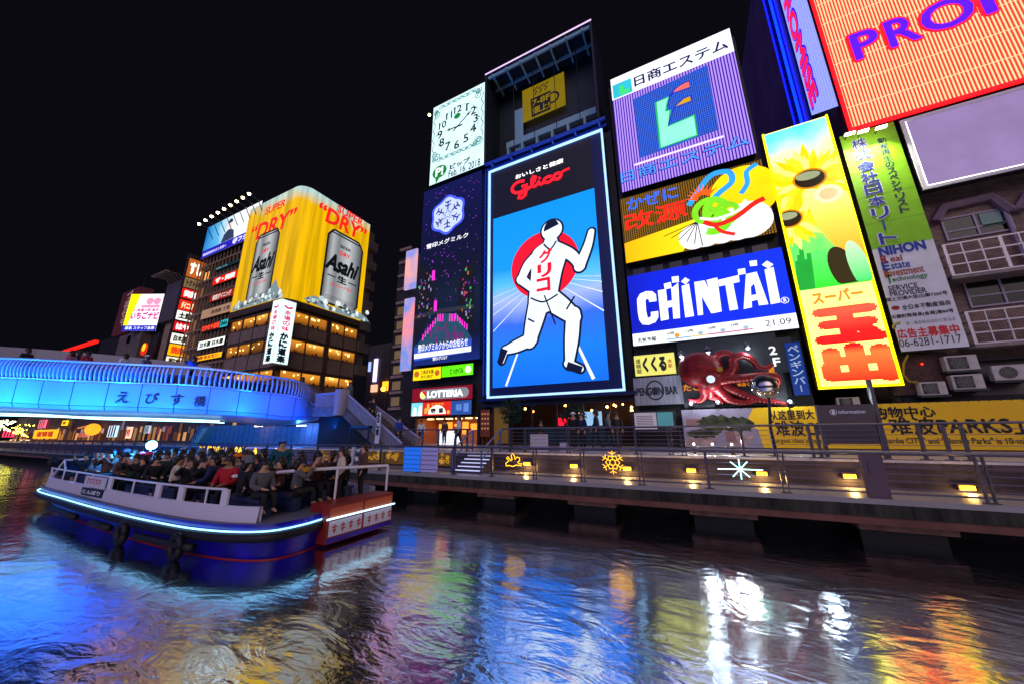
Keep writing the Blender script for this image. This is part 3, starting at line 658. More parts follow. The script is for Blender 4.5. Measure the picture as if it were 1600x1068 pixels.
# ------------------------------------------------------------------ purple billboard
R = rpx((953, 130), (1138, 42), (1182, 237), (973, 303), YF)
zz = lambda x, y: (940 + x * .2622, 30 + y * .2622)
bz = (atY(957, 163, YF).z + atY(1143, 78, YF).z) / 2
t, s, W, H = make_sign('purple_neon_billboard', 'purple striped neon billboard with mint emblem under a white name board', 'billboard', R, YF, ES('purple_rows', '#b490ff', '#3a1a90', 'X', .165, .55, 1.0), .5)
hb = bz - R[2]
m = MB(); s.rect(m, 0, W, hb, H, .05); nb = m.build('name_board', E('#f2f4ff', 1.15), t)
m = MB(); a = s.F.q(*zz(200, 412)); q = s.F.q(*zz(742, 115)); s.text(m, '日商エステム', (a[0], a[1] + .05, q[0], q[1] - .02), .06, .026); m.build('lettering', E('#141c50', 1), nb)
m = MB(); a = s.F.q(*zz(73, 482)); q = s.F.q(*zz(175, 352)); s.rect(m, a[0], q[0], a[1], q[1] - .05, .056); m.build('small_emblem', E('#30c0d8', 1), nb)
m = MB(); w_, h_ = q[0] - a[0], q[1] - a[1]
s.poly(m, [(a[0] + w_ * f, a[1] + h_ * g) for f, g in ((.35, .08), (.85, .08), (.85, .35), (.6, .35), (.55, .7), (.35, .7))], .062); m.build('small_letter', E('#40e078', 1), nb)
m = MB(); s.poly(m, s.px([(188, 480), (630, 275), (700, 660), (230, 830)], zz), .012); m.build('blue_square', ES('blue_rows', '#3a70f0', '#16308c', 'X', .11, .6, 1.0, 'Z', .16, .7), t)
E_pts = [(322, 500), (400, 466), (392, 500), (383, 552), (410, 545), (398, 640), (552, 575), (570, 695), (350, 772)]
mint = s.px(E_pts, zz)
m = MB(); s.poly(m, mint, .03); em = m.build('mint_letter', E('#8cf8d0', 1.05), t)
m = MB(); s.stroke(m, mint, .12, .036, True); m.build('neon_outline', E('#20b060', 1.1), em)
m = MB(); w1 = s.px([(425, 443), (445, 418), (480, 392), (520, 375), (526, 408)], zz); s.poly(m, w1, .03); w1m = m.build('red_wing', E('#ff6a60', 1.1), t)
m = MB(); w2 = s.px([(440, 524), (460, 500), (490, 478), (528, 462), (532, 490)], zz); s.poly(m, w2, .03); m.build('yellow_wing', E('#d8a400', 1.0), t)
m = MB(); s.stroke(m, s.px([(400, 466), (440, 418), (480, 390), (522, 372), (528, 410), (425, 445), (405, 470), (392, 530)], zz), .09, .04); s.stroke(m, s.px([(398, 640), (412, 580), (440, 520), (490, 475), (530, 460), (535, 492), (445, 526)], zz), .09, .04); m.build('wing_outline', E('#2430b0', 1), t)
m = MB(); a = s.F.q(*zz(120, 985)); q = s.F.q(*zz(866, 676)); s.text(m, '日商エステム', (a[0], a[1] + .05, q[0], q[1] - .05), .02, .05); m.build('neon_shadow', E('#2418a0', .8), t); m = MB(); s.text(m, '日商エステム', (a[0], a[1] + .05, q[0], q[1] - .05), .05, .006); m.build('neon_lettering', E('#4a90ff', 1.25), t)
m = MB(); s.rect(m, W * .13, W * .82, hb * .225, hb * .245, .01); m.build('light_line', E('#dcc8ff', 1.3), t)

# ------------------------------------------------------------------ brown and yellow billboard
R = rpx((968, 313), (1190, 248), (1213, 362), (979, 413), YF)
zk = lambda x, y: (950 + x * .2903, 240 + y * .2903)
t, s, W, H = make_sign('brown_neon_billboard', 'brown and yellow billboard with coloured swirling ribbons and clouds', 'billboard', R, YF, ES('brown_rows', '#a87818', '#3c2808', 'X', .13, .5, .8, 'Z', .13, .7), .5)
m = MB(); s.poly(m, [(.02, .02), (W * .42, .02), (W * .55, H * .42), (.02, H * .30)], .012); m.build('yellow_band', EG('amber_band', 'X', -W / 2, 0, [(0, '#ffb000'), (1, '#ffe010')], 1.1), t)
m = MB(); s.disc(m, (W * .86, H * .62), H * .36, .013, 32); m.build('yellow_disc', E('#ffd400', 1.1), t)
m = MB()
for i, (cx, cy, r) in enumerate(((.5, .05, .17), (.58, .1, .2), (.68, .06, .18), (.78, .12, .22), (.9, .14, .24), (.97, .22, .2), (.86, .02, .2))): s.disc(m, (min(W * cx, W - H * r), max(H * cy, H * r) if cy > .1 else H * r * 1.0), H * r, .016 + .001 * i, 24)
m.build('cloud', E('#f8f8ff', 1.1), t)
m = MB()
def rib(pts, w, d): s.stroke(m, [(W * x, H * y) for x, y in pts], w, d)
rib(cur([(.5, .62), (.58, .8), (.68, .97), (.79, .95), (.8, .8), (.72, .7), (.66, .62)]), .32, .03); rib(cur([(.84, .6), (.89, .72), (.9, .88), (.97, .95)]), .26, .03); m.build('blue_ribbon', E('#2c9cf0', 1.1), t)
m = MB()
for i, (a0, cx, cy, r) in enumerate(((0, .62, .45, .95), (2, .72, .42, 1.0), (4, .66, .34, .8))): s.stroke(m, spiral((W * cx, H * cy), r, a0, 1.4, 1, 40), [.42 * (1 - .6 * k / 40) for k in range(41)], .034 + .003 * i)
m.build('green_swirl', E('#7ee020', 1.05), t)
m = MB()
for i in range(9): a = math.radians(35 + 16 * i); s.poly(m, [(W * .6 + .3 * math.cos(a - .35), H * .66 + .3 * math.sin(a - .35)), (W * .6 + 1.0 * math.cos(a), H * .66 + 1.0 * math.sin(a)), (W * .6 + .3 * math.cos(a + .35), H * .66 + .3 * math.sin(a + .35))], .045 + .0015 * i)
m.build('orange_flames', E('#ff5a10', 1.1), t)
m = MB(); rib(cur([(.58, .34), (.66, .26), (.78, .3), (.9, .42), (.97, .46)]), .28, .06); rib(cur([(.64, .28), (.68, .16), (.76, .08)]), .2, .063); m.build('red_ribbon', E('#e02418', 1.1), t)
m = MB(); rib(cur([(.56, .4), (.66, .34), (.8, .38), (.86, .5)]), .16, .07); m.build('white_ribbon', E('#f8fff4', 1.1), t)
m = MB()
for i in range(6): e = (W * (.3 + .05 * i), H * (.27 - .05 * i)); s.stroke(m, [(W * .54, H * .37), e], .05, .02 + .001 * i)
m.build('wind_lines', E('#181008', 1), t)
m = MB(); a = s.F.q(*zk(106, 305)); q = s.F.q(*zk(372, 192)); s.text(m, 'かぜに', (a[0], a[1] - .05, q[0], s.F.q(*zk(108, 248))[1]), .02, .025); m.build('blue_lettering', E('#2c64f0', 1.2), t)
m = MB(); a = s.F.q(*zk(95, 420)); q = s.F.q(*zk(415, 250)); s.text(m, '改源', (a[0], a[1] - .02, q[0], s.F.q(*zk(95, 332))[1]), .02, .022); m.build('red_lettering', E('#f02410', 1.25), t)

# ------------------------------------------------------------------ blue billboard
R = rpx((980.5, 433), (1221, 385.5), (1248, 511), (989, 541.5), YF)
t, s, W, H = make_sign('blue_billboard', 'bright blue billboard with white block letters and a weather strip below', 'billboard', R, YF, EG('blue_field', 'X', -4, 4, [(0, '#0818b0'), (.5, '#0a28e8'), (1, '#0a30d8')], 1.1, .12, streak=.7), .5)
m = MB(); s.poly(m, [(0, 0), (W, 0), (W, s.F.q(*zk(1008, 857))[1]), (0, s.F.q(*zk(133, 972))[1])], .012); ws = m.build('weather_strip', E('#f6f8ff', 1.1), t)
m = MB()
P = lambda pts, d=.02: s.poly(m, s.px(pts, zk), d)
def quadstrip(outer, inner, d=.02):
    o_, i_ = s.px(outer, zk), s.px(inner, zk); n = len(o_)
    m.add([s.F.p(*q, d) for q in o_ + i_], [(k, k + 1, n + k + 1, n + k) for k in range(n - 1)])
quadstrip([(262, 795), (258, 758), (238, 742), (205, 742), (172, 756), (156, 785), (160, 850), (168, 895), (185, 920), (220, 922), (256, 908), (272, 880), (270, 848)], [(222, 800), (220, 788), (214, 783), (207, 785), (203, 790), (202, 800), (206, 850), (212, 878), (216, 884), (222, 884), (228, 880), (232, 872), (230, 854)])
P([(268, 738), (312, 730), (328, 892), (285, 901)]); P([(318, 796), (344, 791), (347, 826), (321, 831)]); P([(340, 727), (378, 696), (388, 886), (352, 890)])
P([(300, 702), (338, 692), (343, 724), (306, 733)], .022); P([(342, 665), (380, 660), (382, 693), (346, 697)]); P([(393, 690), (415, 668), (440, 682), (418, 706)])
P([(396, 714), (436, 702), (463, 875), (416, 883)])
P([(464, 693), (520, 684), (568, 790), (575, 858), (556, 861), (505, 770), (512, 868), (484, 872)]); P([(530, 682), (588, 668), (612, 850), (575, 858)], .021)
P([(592, 682), (704, 655), (708, 692), (598, 716)]); P([(630, 700), (672, 692), (700, 838), (655, 846)], .021)
quadstrip([(730, 838), (742, 650), (800, 637), (863, 812)], [(775, 828), (768, 720), (786, 700), (812, 818)]); P([(766, 765), (806, 757), (812, 786), (770, 796)], .022)
P([(842, 626), (890, 612), (928, 802), (876, 812)])
P([(697, 625), (737, 618), (741, 648), (702, 655)], .023); P([(760, 580), (800, 575), (803, 604), (765, 608)]); P([(828, 600), (855, 578), (890, 598), (862, 620)])
c = s.F.q(*zk(952, 790)); s.ring(m, c, .17, .03); s.text(m, 'R', (c[0] - .06, c[1] - .09, c[0] + .07, c[1] + .09), .02, .03)
m.build('lettering', E('#f8faff', 1.15), t)
m = MB(); a = s.F.q(*zk(160, 1015)); q = s.F.q(*zk(258, 985)); s.text(m, '天気予報', (a[0], a[1] - .04, q[0], q[1] + .02), .02, .03); 
a = s.F.q(*zk(850, 930)); q = s.F.q(*zk(983, 887)); s.text(m, '21:09', (a[0], a[1], q[0], q[1] + .05), .02, .0)
for x, tx in ((320, '6時'), (420, '12時'), (540, '18時'), (660, '24時')): a = s.F.q(*zk(x, 977 - (x - 320) * .13)); s.text(m, tx, (a[0], a[1], a[0] + .36, a[1] + .17), .02, .02)
m.build('strip_lettering', E('#101428', 1), ws)
m = MB(); a = s.F.q(*zk(315, 1000)); q = s.F.q(*zk(780, 943)); 
m.m = 0; s.stroke(m, [(a[0], a[1]), (a[0] + (q[0] - a[0]) * .3, a[1] + (q[1] - a[1]) * .3)], .06, .02); m.m = 1; s.stroke(m, [(a[0] + (q[0] - a[0]) * .3, a[1] + (q[1] - a[1]) * .3), (a[0] + (q[0] - a[0]) * .5, a[1] + (q[1] - a[1]) * .5)], .06, .02); m.m = 2; s.stroke(m, [(a[0] + (q[0] - a[0]) * .5, a[1] + (q[1] - a[1]) * .5), q], .06, .02)
m.build('temperature_line', [E('#20a0d0', 1), E('#f0c020', 1), E('#c02070', 1)], ws)
m = MB(); m.m = 0; s.disc(m, s.F.q(*zk(372, 978)), .13, .021, 12)
m.m = 1
for x, y in ((498, 965), (618, 950), (742, 935)): c = s.F.q(*zk(x, y)); s.disc(m, c, .1, .021, 12, 1.3)
m.build('weather_icon', [E('#ff9020', 1.1), E('#a8c4d8', .9)], ws)

# ------------------------------------------------------------------ sunflower and red letters tower
R = rpx((1191, 211), (1292.5, 182), (1411, 601), (1278, 608), YF)
zs = lambda x, y: (1180 + x * .4307, 180 + y * .4307)
t, s, W, H = make_sign('sunflower_screen', 'tall glowing screen with sunflowers above big red characters', 'screen', R, YF, E('#fff07c', 1.6), .6, body=M('yellow_trim', '#6a6010', .5))
dv = (s.F.q(*zs(157, 640))[1] + s.F.q(*zs(440, 598))[1]) / 2
m = MB(); s.rect(m, .05, W - .05, dv, H - .05, .012); m.build('flower_field', EG('flower_field', 'Z', dv, H, [(0, '#30d030'), (.22, '#58d860'), (.4, '#c8f060'), (.62, '#f4f850'), (.82, '#e4fcb0'), (.92, '#90f0e0'), (1, '#58d8e8')], 1.3, .1, streak=.55), t)
m = MB()
def petals(c, r0, r1, n, d, wob=.0):
    for i in range(n):
        a = 6.283 * i / n + rnd.uniform(-.05, .05); b_ = 6.283 / n * .75; rr_ = r1 * rnd.uniform(.85, 1.1)
        pts = [(c[0] + r0 * math.cos(a - b_), c[1] + r0 * math.sin(a - b_)), (c[0] + rr_ * .7 * math.cos(a - b_ * .7), c[1] + rr_ * .7 * math.sin(a - b_ * .7)), (c[0] + rr_ * math.cos(a), c[1] + rr_ * math.sin(a)), (c[0] + rr_ * .7 * math.cos(a + b_ * .7), c[1] + rr_ * .7 * math.sin(a + b_ * .7)), (c[0] + r0 * math.cos(a + b_), c[1] + r0 * math.sin(a + b_))]
        pts = [(min(max(x, .06), W - .06), min(max(y, dv + .03), H - .06)) for x, y in pts]
        m.m = i % 3; s.poly(m, pts, d + .0007 * i)
def oval(c, rx, ry, d, a0=0, n=24):
    ca, sa = math.cos(a0), math.sin(a0)
    s.poly(m, [(min(max(c[0] + rx * math.cos(t_) * ca - ry * math.sin(t_) * sa, .05), W - .05), max(c[1] + rx * math.cos(t_) * sa + ry * math.sin(t_) * ca, dv + .02)) for t_ in [6.283 * k / n for k in range(n)]], d)
c1 = s.F.q(*zs(195, 235)); c2 = s.F.q(*zs(122, 380))
petals(c2, .2, 1.75, 26, .02); petals(c2, .2, 1.3, 19, .04)
petals(c1, .2, 2.05, 28, .06); petals(c1, .2, 1.55, 20, .08)
m.build('petals', [E('#ffe820', 1.2), E('#ffd000', 1.15), E('#fff478', 1.2)], t)
for c_, rx_, ry_ in ((c1, .62, .5), (c2, .5, .44)):
    m = MB(); oval(c_, rx_ * 1.15, ry_ * 1.2, .099); m.build('core_rim', E('#e08c00', 1.0), t)
    m = MB(); oval(c_, rx_, ry_, .101); m.build('flower_core', E('#2c2008', .9), t)
    m = MB(); oval((c_[0] - .04, c_[1] + ry_ * .38), rx_ * .82, ry_ * .48, .103); m.build('core_sheen', E('#a8b088', .9), t)
for (x_, y_), rx_, ry_, an in (((262, 380), .5, 1.9, .2), ((300, 395), .55, 2.1, .12), ((345, 400), .5, 2.0, .04)):
    m = MB(); oval(s.F.q(*zs(x_, y_)), rx_, ry_, .112 + rx_ * .01 + an * .01, an); m.build('large_petal', EG('large_petal', 'Z', dv + 1.2, dv + 6.0, [(0, '#e8a020'), (.5, '#ffd850'), (1, '#fff0a8')], 1.15), t)
m = MB(); oval(s.F.q(*zs(318, 560)), .5, 1.2, .125, .15); m.build('leaf_shadow', E('#3c3010', .8), t)
m = MB(); oval(s.F.q(*zs(375, 550)), .36, 1.35, .128, .1); m.build('leaf', EG('leaf_glow', 'Z', dv, dv + 3, [(0, '#40d868'), (1, '#e8ffd8')], 1.1), t)
m = MB(); oval(s.F.q(*zs(262, 290)), .55, .5, .131); m.build('glow_spot', E('#ffe8b8', 1.15), t)
m = MB(); oval(s.F.q(*zs(262, 290)), .36, .32, .134); m.build('glow_centre', E('#ffc890', 1.15), t)
m = MB()
for i in range(5): q = s.F.q(*zs(140 + 12 * i, 540)); s.stroke(m, [(q[0], dv + .02), (q[0] + .15, dv + 1.6 + .3 * (i % 3))], .18, .03 + .001 * i)
m.build('stems', E('#20a838', 1.0), t)
m = MB(); a = s.F.q(*zs(212, 685)); q = s.F.q(*zs(386, 640)); s.text(m, 'スーパー', (a[0], a[1] - .02, q[0], s.F.q(*zs(214, 646))[1]), .02, .05); m.build('small_lettering', E('#f08828', 1.15), t)
m = MB(); a = s.F.q(*zs(237, 822)); q = s.F.q(*zs(432, 690)); s.text(m, '玉', (a[0], a[1], q[0], q[1]), .02, .085)
a = s.F.q(*zs(268, 962)); q = s.F.q(*zs(470, 825)); s.text(m, '出', (a[0] + .05, a[1], q[0], q[1]), .02, .085)
m.build('red_lettering', EG('red_letter', 'Z', .3, 4.5, [(0, '#ff2810'), (.3, '#ff6a30'), (.38, '#f01010'), (.55, '#f01818'), (.8, '#ff5038'), (1, '#f02010')], 1.5), t)
m = MB()
for (a0, a1, b0, b1) in ((0, W, 0, .1), (0, .08, 0, H), (W - .08, W, 0, H)): m.box(R[0] + a0, R[0] + a1, YF - .1, YF - .012, R[2] + b0, R[2] + b1)
m.build('yellow_edge_light', E('#ffe800', 2.2), t)

# ------------------------------------------------------------------ green and white estate sign
R = rpx((1311, 212), (1395.5, 193), (1517, 543), (1407, 547), YF)
zg = lambda x, y: (1300 + x * .4304, 180 + y * .4304)
t, s, W, H = make_sign('estate_sign', 'tall green and white sign with columns of blue writing under three lamps', 'sign', R, YF, M('white_sheet', '#e8e8ea', .6, 0, .06, 2), .35)
dv = (s.F.q(*zg(130, 490))[1] + s.F.q(*zg(370, 450))[1]) / 2
m = MB(); s.rect(m, 0, W, dv, H, .01); m.build('green_sheet', M('green_sheet', '#8cd000', .6, 0, .08, 2), t)
for k in range(4):
    m = MB(); s.rect(m, .02, W - .02, dv + (H - dv) * (.2 + .22 * k), dv + (H - dv) * (.2 + .22 * k) + .02, .012); m.build('sheet_seam', M('seam_green', '#6aa400'), t)
a = s.F.q(*zg(95, 85)); q = s.F.q(*zg(207, 470)); n = 9; ch = (a[1] - q[1]) / n
cu = s.F.q(*zg(150, 275))[0]
m = MB(); s.column(m, '株式会社日本リート', (cu, a[1]), ch, .06, .014, 0, 1.0); m.build('lettering_outline', M('white_ink', '#f4f4f4'), t)
m = MB(); s.column(m, '株式会社日本リート', (cu, a[1]), ch, .018, .03, 0, 1.0); m.build('lettering', M('blue_ink', '#1838a0'), t)
m = MB(); a2 = s.F.q(*zg(185, 80)); q2 = s.F.q(*zg(265, 355)); n = 13; s.column(m, '動産再生のスペシャリスト', (s.F.q(*zg(222, 220))[0], a2[1]), (a2[1] - q2[1]) / 12, .02, .014); m.build('side_lettering', M('dark_blue_ink', '#10244c'), t)
def line(txt, l, r, hgt, hexc, bold=.02, name='line_lettering'):
    m = MB(); a, q = s.F.q(*zg(*l)), s.F.q(*zg(*r)); s.text(m, txt, (a[0], a[1], q[0], a[1] + hgt), .014, bold); m.build(name, M('ink ' + hexc, hexc), t)
line('NIHON', (176, 512), (342, 488), .42, '#1838a0', .05)
for (c_, rest, l, l2, r2, hx) in (('R', 'eal', (182, 540), (214, 533), (256, 527), '#a82020'), ('E', 'state', (188, 565), (218, 560), (284, 549), '#1848a0'), ('I', 'nvestment', (197, 590), (207, 587), (336, 567), '#b05020'), ('T', 'echnology', (200, 612), (222, 610), (350, 592), '#409020')):
    line(c_, l, (l[0] + 24 if c_ != 'I' else l[0] + 9, l[1]), .40, hx, .04); line(rest, l2, r2, .27, hx, .02)
line('SERVICE', (207, 640), (312, 622), .24, '#202020', .015); line('PROVIDER', (213, 660), (342, 635), .24, '#202020', .015)
line('国土交通大臣(2)第7265号', (200, 680), (422, 657), .2, '#202020', .02); line('全日本不動産協会', (256, 708), (432, 684), .22, '#202020', .02)
line('近畿財務局長(金商)第84号', (218, 742), (442, 715), .2, '#202020', .02); line('第二種金融商品取引業協会', (270, 763), (450, 742), .16, '#909090', .0)
line('広告主募集中', (242, 812), (464, 785), .42, '#e03030', .03); line('06-6281-1717', (248, 842), (474, 822), .34, '#202020', .0)
m = MB(); c = s.F.q(*zg(243, 768)); s.stroke(m, arc(c, .2, .2, 60, 200, 8), .05, .014); m.m = 1; s.stroke(m, arc(c, .13, .13, 60, 200, 8), .05, .016); m.m = 2; s.disc(m, s.F.q(*zg(230, 700)), .1, .014, 14, 1.4); m.build('small_emblem', [M('ink yel', '#e0b020'), M('ink grn', '#208050'), M('ink rd', '#a02020')], t)
for i, (x, y) in enumerate(((1328, 209), (1349, 205), (1377, 199))):
    p = atY(x, y, 20.4); L = thing('sign_lamp', p, ['left sign lamp', 'middle sign lamp', 'right sign lamp'][i] + ' of three on arms over the green sign', 'lamp', 'lamps over the green estate sign')
    b = MB(); b.tube([p + Vector((0, .62, .12)), p + Vector((0, .2, .16)), p + Vector((0, .05, .08))], .025, 6); b.build('arm', dark_steel, L)
    b = MB(); b.box(p.x - .2, p.x + .2, p.y - .09, p.y + .09, p.z + .02, p.z + .1); b.build('housing', dark_steel, L)
    b = MB(); b.box(p.x - .19, p.x + .19, p.y - .08, p.y + .08, p.z - .03, p.z + .018); b.build('tube', E('#fff8c0', 20), L)
    ld = bpy.data.lights.new('bulb', 'SPOT'); ld.energy = 380; ld.color = (1, .97, .82); ld.spot_size = math.radians(110); ld.spot_blend = .8; ld.shadow_soft_size = .12
    lo = bpy.data.objects.new('bulb', ld); COL.objects.link(lo); lo.parent = L; lo.location = (0, -.02, -.08); lo.rotation_euler = (math.radians(11), 0, 0)

# ------------------------------------------------------------------ red neon billboard on the roof at the right
x0, x1, z0, z1 = 9.03, 21.2, 14.68, 27.5
t, s, W, H = make_sign('red_neon_billboard', 'huge red striped neon billboard with purple letters on the right roof', 'billboard', (x0, x1, z0, z1), YF, ES('red_rows', '#f03818', '#ffd0a0', 'X', .135, .52, 1.05, 'Z', 1.45, .972), .6, body=M('red_box', '#50101c', .5))
m = MB()
lay = (('P', 10.0, 11.05), ('R', 11.35, 12.48), ('O', 12.62, 14.4), ('M', 14.64, 16.5), ('I', 16.75, 17.1), ('S', 17.35, 18.45), ('E', 18.75, 19.8))
for c_, a, q in lay: s.text(m, c_, (a - x0, 18.72 - z0, q - x0, 20.42 - z0), .06, .055)
m.build('letter_outline', E('#ff1428', 1.5), t)
m = MB()
for c_, a, q in lay: s.text(m, c_, (a - x0 + .04, 18.75 - z0, q - x0 - .04, 20.38 - z0), .09, .022)
m.build('lettering', E('#5010ff', 1.4), t)
m = MB(); m.box(x0 - .05, x1, YF - .14, YF - .004, z0 - .04, z0 + .12); m.box(x0 - .05, x0 + .06, YF - .14, YF - .004, z0 + .13, z1); m.build('red_tube_border', E('#ff1018', 2.4), t)
t2 = thing('blue_white_side_board', (8.98, 22.6, 16.5), 'blue white side board with red vertical letters beside the red neon billboard', 'billboard')
F = Frame((8.97, 24.3, 16.5), (0, -1, 0), (-1, 0, 0)); sg = Sign(F, t2)
m = MB(); sg.poly(m, [(0, 2.4), (3.05, .1), (3.05, 11), (0, 13.5)], 0); m.build('panel', ES('side_rows', '#b4bcff', '#4860e0', 'Z', .14, .6, 1.0, 'Y', .3, .92), t2)
b = MB(); 
P3 = [F.p(u, v, -.01) for u, v in ((0, 2.4), (3.05, .1), (3.05, 11), (0, 13.5))]; P4 = [F.p(u, v, -.3) for u, v in ((0, 2.4), (3.05, .1), (3.05, 11), (0, 13.5))]
b.add(P3 + P4, [(4, 5, 6, 7), (0, 4, 5, 1), (1, 5, 6, 2), (2, 6, 7, 3), (3, 7, 4, 0)]); b.build('casing', dark, t2)
m = MB(); sg.text(m, 'PROMISE', (.35, 2.6, 1.5, 12.6), .02, .075, rot=1); m.build('letter_outline', E('#3020d0', 1.1), t2)
m = MB(); sg.text(m, 'PROMISE', (.4, 2.65, 1.45, 12.5), .05, .03, rot=1); m.build('lettering', E('#ff1840', 1.35), t2)
t2 = thing('blue_neon_pylon', (8.9, 25.3, 15), 'blue lit lattice pylon left of the side board on the roof', 'pylon')
b = MB()
for y in (24.5, 26.1): b.box(8.75, 8.95, y, y + .12, 12, 34)
for i in range(44): z = 12.2 + i * .5; b.box(8.78, 8.9, 24.6, 26.1, z, z + .06)
b.box(8.96, 9.3, 24.45, 26.25, 12, 34); b.build('lattice', M('pylon_blue', '#2038c0', .4, .3), t2)
b = MB(); b.box(8.70, 8.745, 25.0, 25.35, 12, 34); b.build('blue_light', E('#0a30ff', 2.6), t2)
b = MB(); b.box(8.66, 8.745, 26.15, 26.22, 12, 34); b.box(8.66, 8.745, 24.42, 24.5, 12, 34); b.build('edge_light', E('#1018e0', 2.0), t2)

# blank white board; the lilac light falling on it is put in as glow
R = (10.8, 24, 10.55, 14.45)
t, s, W, H = make_sign('blank_board', 'blank white board given a lilac glow, white framed, under the red neon billboard', 'billboard', R, YF, E('#8f78a8', 1.0), .35, rim=.14, rim_mat=M('white_frame', '#f0f0f0', .4))
m = MB(); m.box(R[0] + .14, R[1] - .14, YF - .05, YF - .02, R[2] + .15, R[2] + .2); m.box(R[0] + .15, R[0] + .2, YF - .05, YF - .02, R[2] + .21, R[3] - .15); m.build('edge_light', E('#fffaf0', 2.6), t)

# ------------------------------------------------------------------ brick building at the right
brick = brick_mat('brown_brick', '#a08272', '#7c6458', '#50443e', .22, .075)
gD = thing('brick_building', (16, 22, SZ), 'brown brick building with windows and white balconies under the red billboard', 'building')
b = MB(); b.box(8.4, 30, 22.0, 38, SZ, 14.5); b.build('wall', brick, gD)
frame_m = M('mauve_frame', '#a898a8', .4); glass = M('dark_glass', '#0b0d14', .1)
def window(par, x0, x1, z0, z1, y, nx=2, nz=2, gm=None):
    f = MB(); w = .07
    f.box(x0, x0 + w, y - .08, y - .001, z0, z1); f.box(x1 - w, x1, y - .08, y - .001, z0, z1); f.box(x0 + w, x1 - w, y - .08, y - .001, z0, z0 + w); f.box(x0 + w, x1 - w, y - .08, y - .001, z1 - w, z1)
    for i in range(1, nx): x = x0 + (x1 - x0) * i / nx; f.box(x - w / 2, x + w / 2, y - .075, y - .002, z0 + w, z1 - w)
    for i in range(1, nz): z = z0 + (z1 - z0) * (.38 if nz == 2 else i / nz); f.box(x0 + w, x1 - w, y - .07, y - .003, z - w / 2, z + w / 2)
    wf = f.build('window', frame_m, par); g = MB(); g.box(x0 + w, x1 - w, y - .03, y - .0005, z0 + w, z1 - w); g.build('pane', gm or glass, wf); return wf
zb = lambda x, y: (1440 + x * .3369, 280 + y * .3369)
def wz(x, y, Y=22.0): p = atY(*zb(x, y), Y); return p.x, p.z
a, q = wz(115, 290), wz(375, 135); w1 = window(gD, a[0], q[0] + .1, a[1], q[1], 22.0)
a2, q2 = wz(225, 600), wz(470, 430); window(gD, a2[0], q2[0] + .3, a2[1], q2[1], 22.0)
b = MB(); b.box(a[0] + 1.2, q[0] - .15, 21.93, 21.965, q[1] - .75, q[1] - .1); b.build('paper_poster', M('pale_green_paper', '#8ca898', .7), w1)
p1, p2 = wz(60, 215), wz(95, 150); p3, p4 = wz(310, 100), wz(405, 165); p5 = wz(440, 160); p6 = wz(475, 90)
b = MB(); b.tube([(p[0], 21.85, p[1] + .1) for p in (p1, p2, p3, p4, p5, p6)] + [(p6[0] + 2, 21.85, p6[1] + .1)], .2, 6); b.build('brick_hood', M('mauve_trim', '#8c747c', .7, 0, .2, 3), gD)
p = wz(360, 130); p7 = wz(400, 220)
b = MB(); b.tube([(p[0], 21.85, p[1]), (p7[0], 21.85, p7[1]), (p7[0] + .1, 21.85, 1.0)], .06, 6); b.build('drain_pipe', frame_m, gD)
def balcony(z0, z1, x0, x1, y0=21.0):
    bl = MB(); bl.box(x0, x1, y0, 22, z0 - .14, z0 - .002); o = bl.build('balcony', M('balcony_slab', '#8a7c78', .7, 0, .2, 2), gD)
    f = MB()
    for k in range(4): z = z0 + (z1 - z0) * k / 3; f.box(x0, x1, y0, y0 + .05, z, z + .05)
    n = int((x1 - x0) / .55)
    for i in range(n + 1): x = x0 + (x1 - x0) * i / n; f.box(x, x + (.1 if i % 3 == 0 else .035), y0 - .01, y0 + .06, z0, z1 + .05)
    for k in range(4): z = z0 + (z1 - z0) * k / 3; f.box(x0, x0 + .05, y0 + .06, 21.95, z, z + .05)
    f.build('rail', M('white_rail', '#d4ccd0', .35, .2), o)
a = atY(*zb(140, 450), 21.0); q = atY(*zb(95, 310), 21.0); balcony(a.z, q.z, (a.x + q.x) / 2, 24)
a3 = atY(*zb(245, 765), 21.0); q3 = atY(*zb(200, 620), 21.0); balcony(a3.z, q3.z, (a3.x + q3.x) / 2, 24)
b = MB(); b.box(8.5, 24, 21.94, 21.99, 1.25, 2.6); b.build('shutter', M('shutter', '#6a5c5c', .6, .2, .2, 2, .3, stretch=(8, 1, .2)), gD)
b = MB(); b.box(8.5, 24, 21.7, 21.99, 1.05, 1.25); b.box(8.5, 24, 21.6, 21.99, 2.65, 2.75); b.build('ledge', M('grimy_wall'), gD)

def ac_unit(x, y, w, h, lab, Y, open_fan):
    """outdoor unit of an air conditioner; x,y = pixel of its lower-left"""
    p = atY(x, y, Y); t = thing('air_conditioner', p, lab, 'air conditioner', 'outdoor air conditioner units on the brick building')
    b = MB(); b.box(p.x, p.x + w, Y, Y + .32, p.z, p.z + h); b.build('casing', M('ac_cream', '#c4bcb4', .5, 0, .12, 4), t, bevel=.02)
    F = Frame((p.x, Y, p.z), (1, 0, 0), (0, -1, 0)); sg = Sign(F, t)
    c = (w * .4, h * .5); r = h * .4
    m = MB(); sg.disc(m, c, r, .012, 24) if open_fan else sg.rect(m, w * .08, w * .68, h * .1, h * .9, .012); m.build('fan_opening', M('ac_dark', '#2c2828', .5), t)
    m = MB()
    for k in range(5): sg.ring(m, c, r * (1 - .18 * k), .012, .03)
    for k in range(6): a = 1.047 * k; sg.stroke(m, [c, (c[0] + r * math.cos(a), c[1] + r * math.sin(a))], .012, .034 + .001 * k)
    m.build('grille', M('ac_grille', '#8c8680', .5), t)
    b = MB(); b.box(p.x - .05, p.x + w + .05, Y - .03, Y + .9, p.z - .09, p.z - .003); b.build('bracket', dark_steel, t)
ac_unit(1441, 617, .8, .55, 'smallest air conditioner unit, left and lowest of the group', 21.2, False)
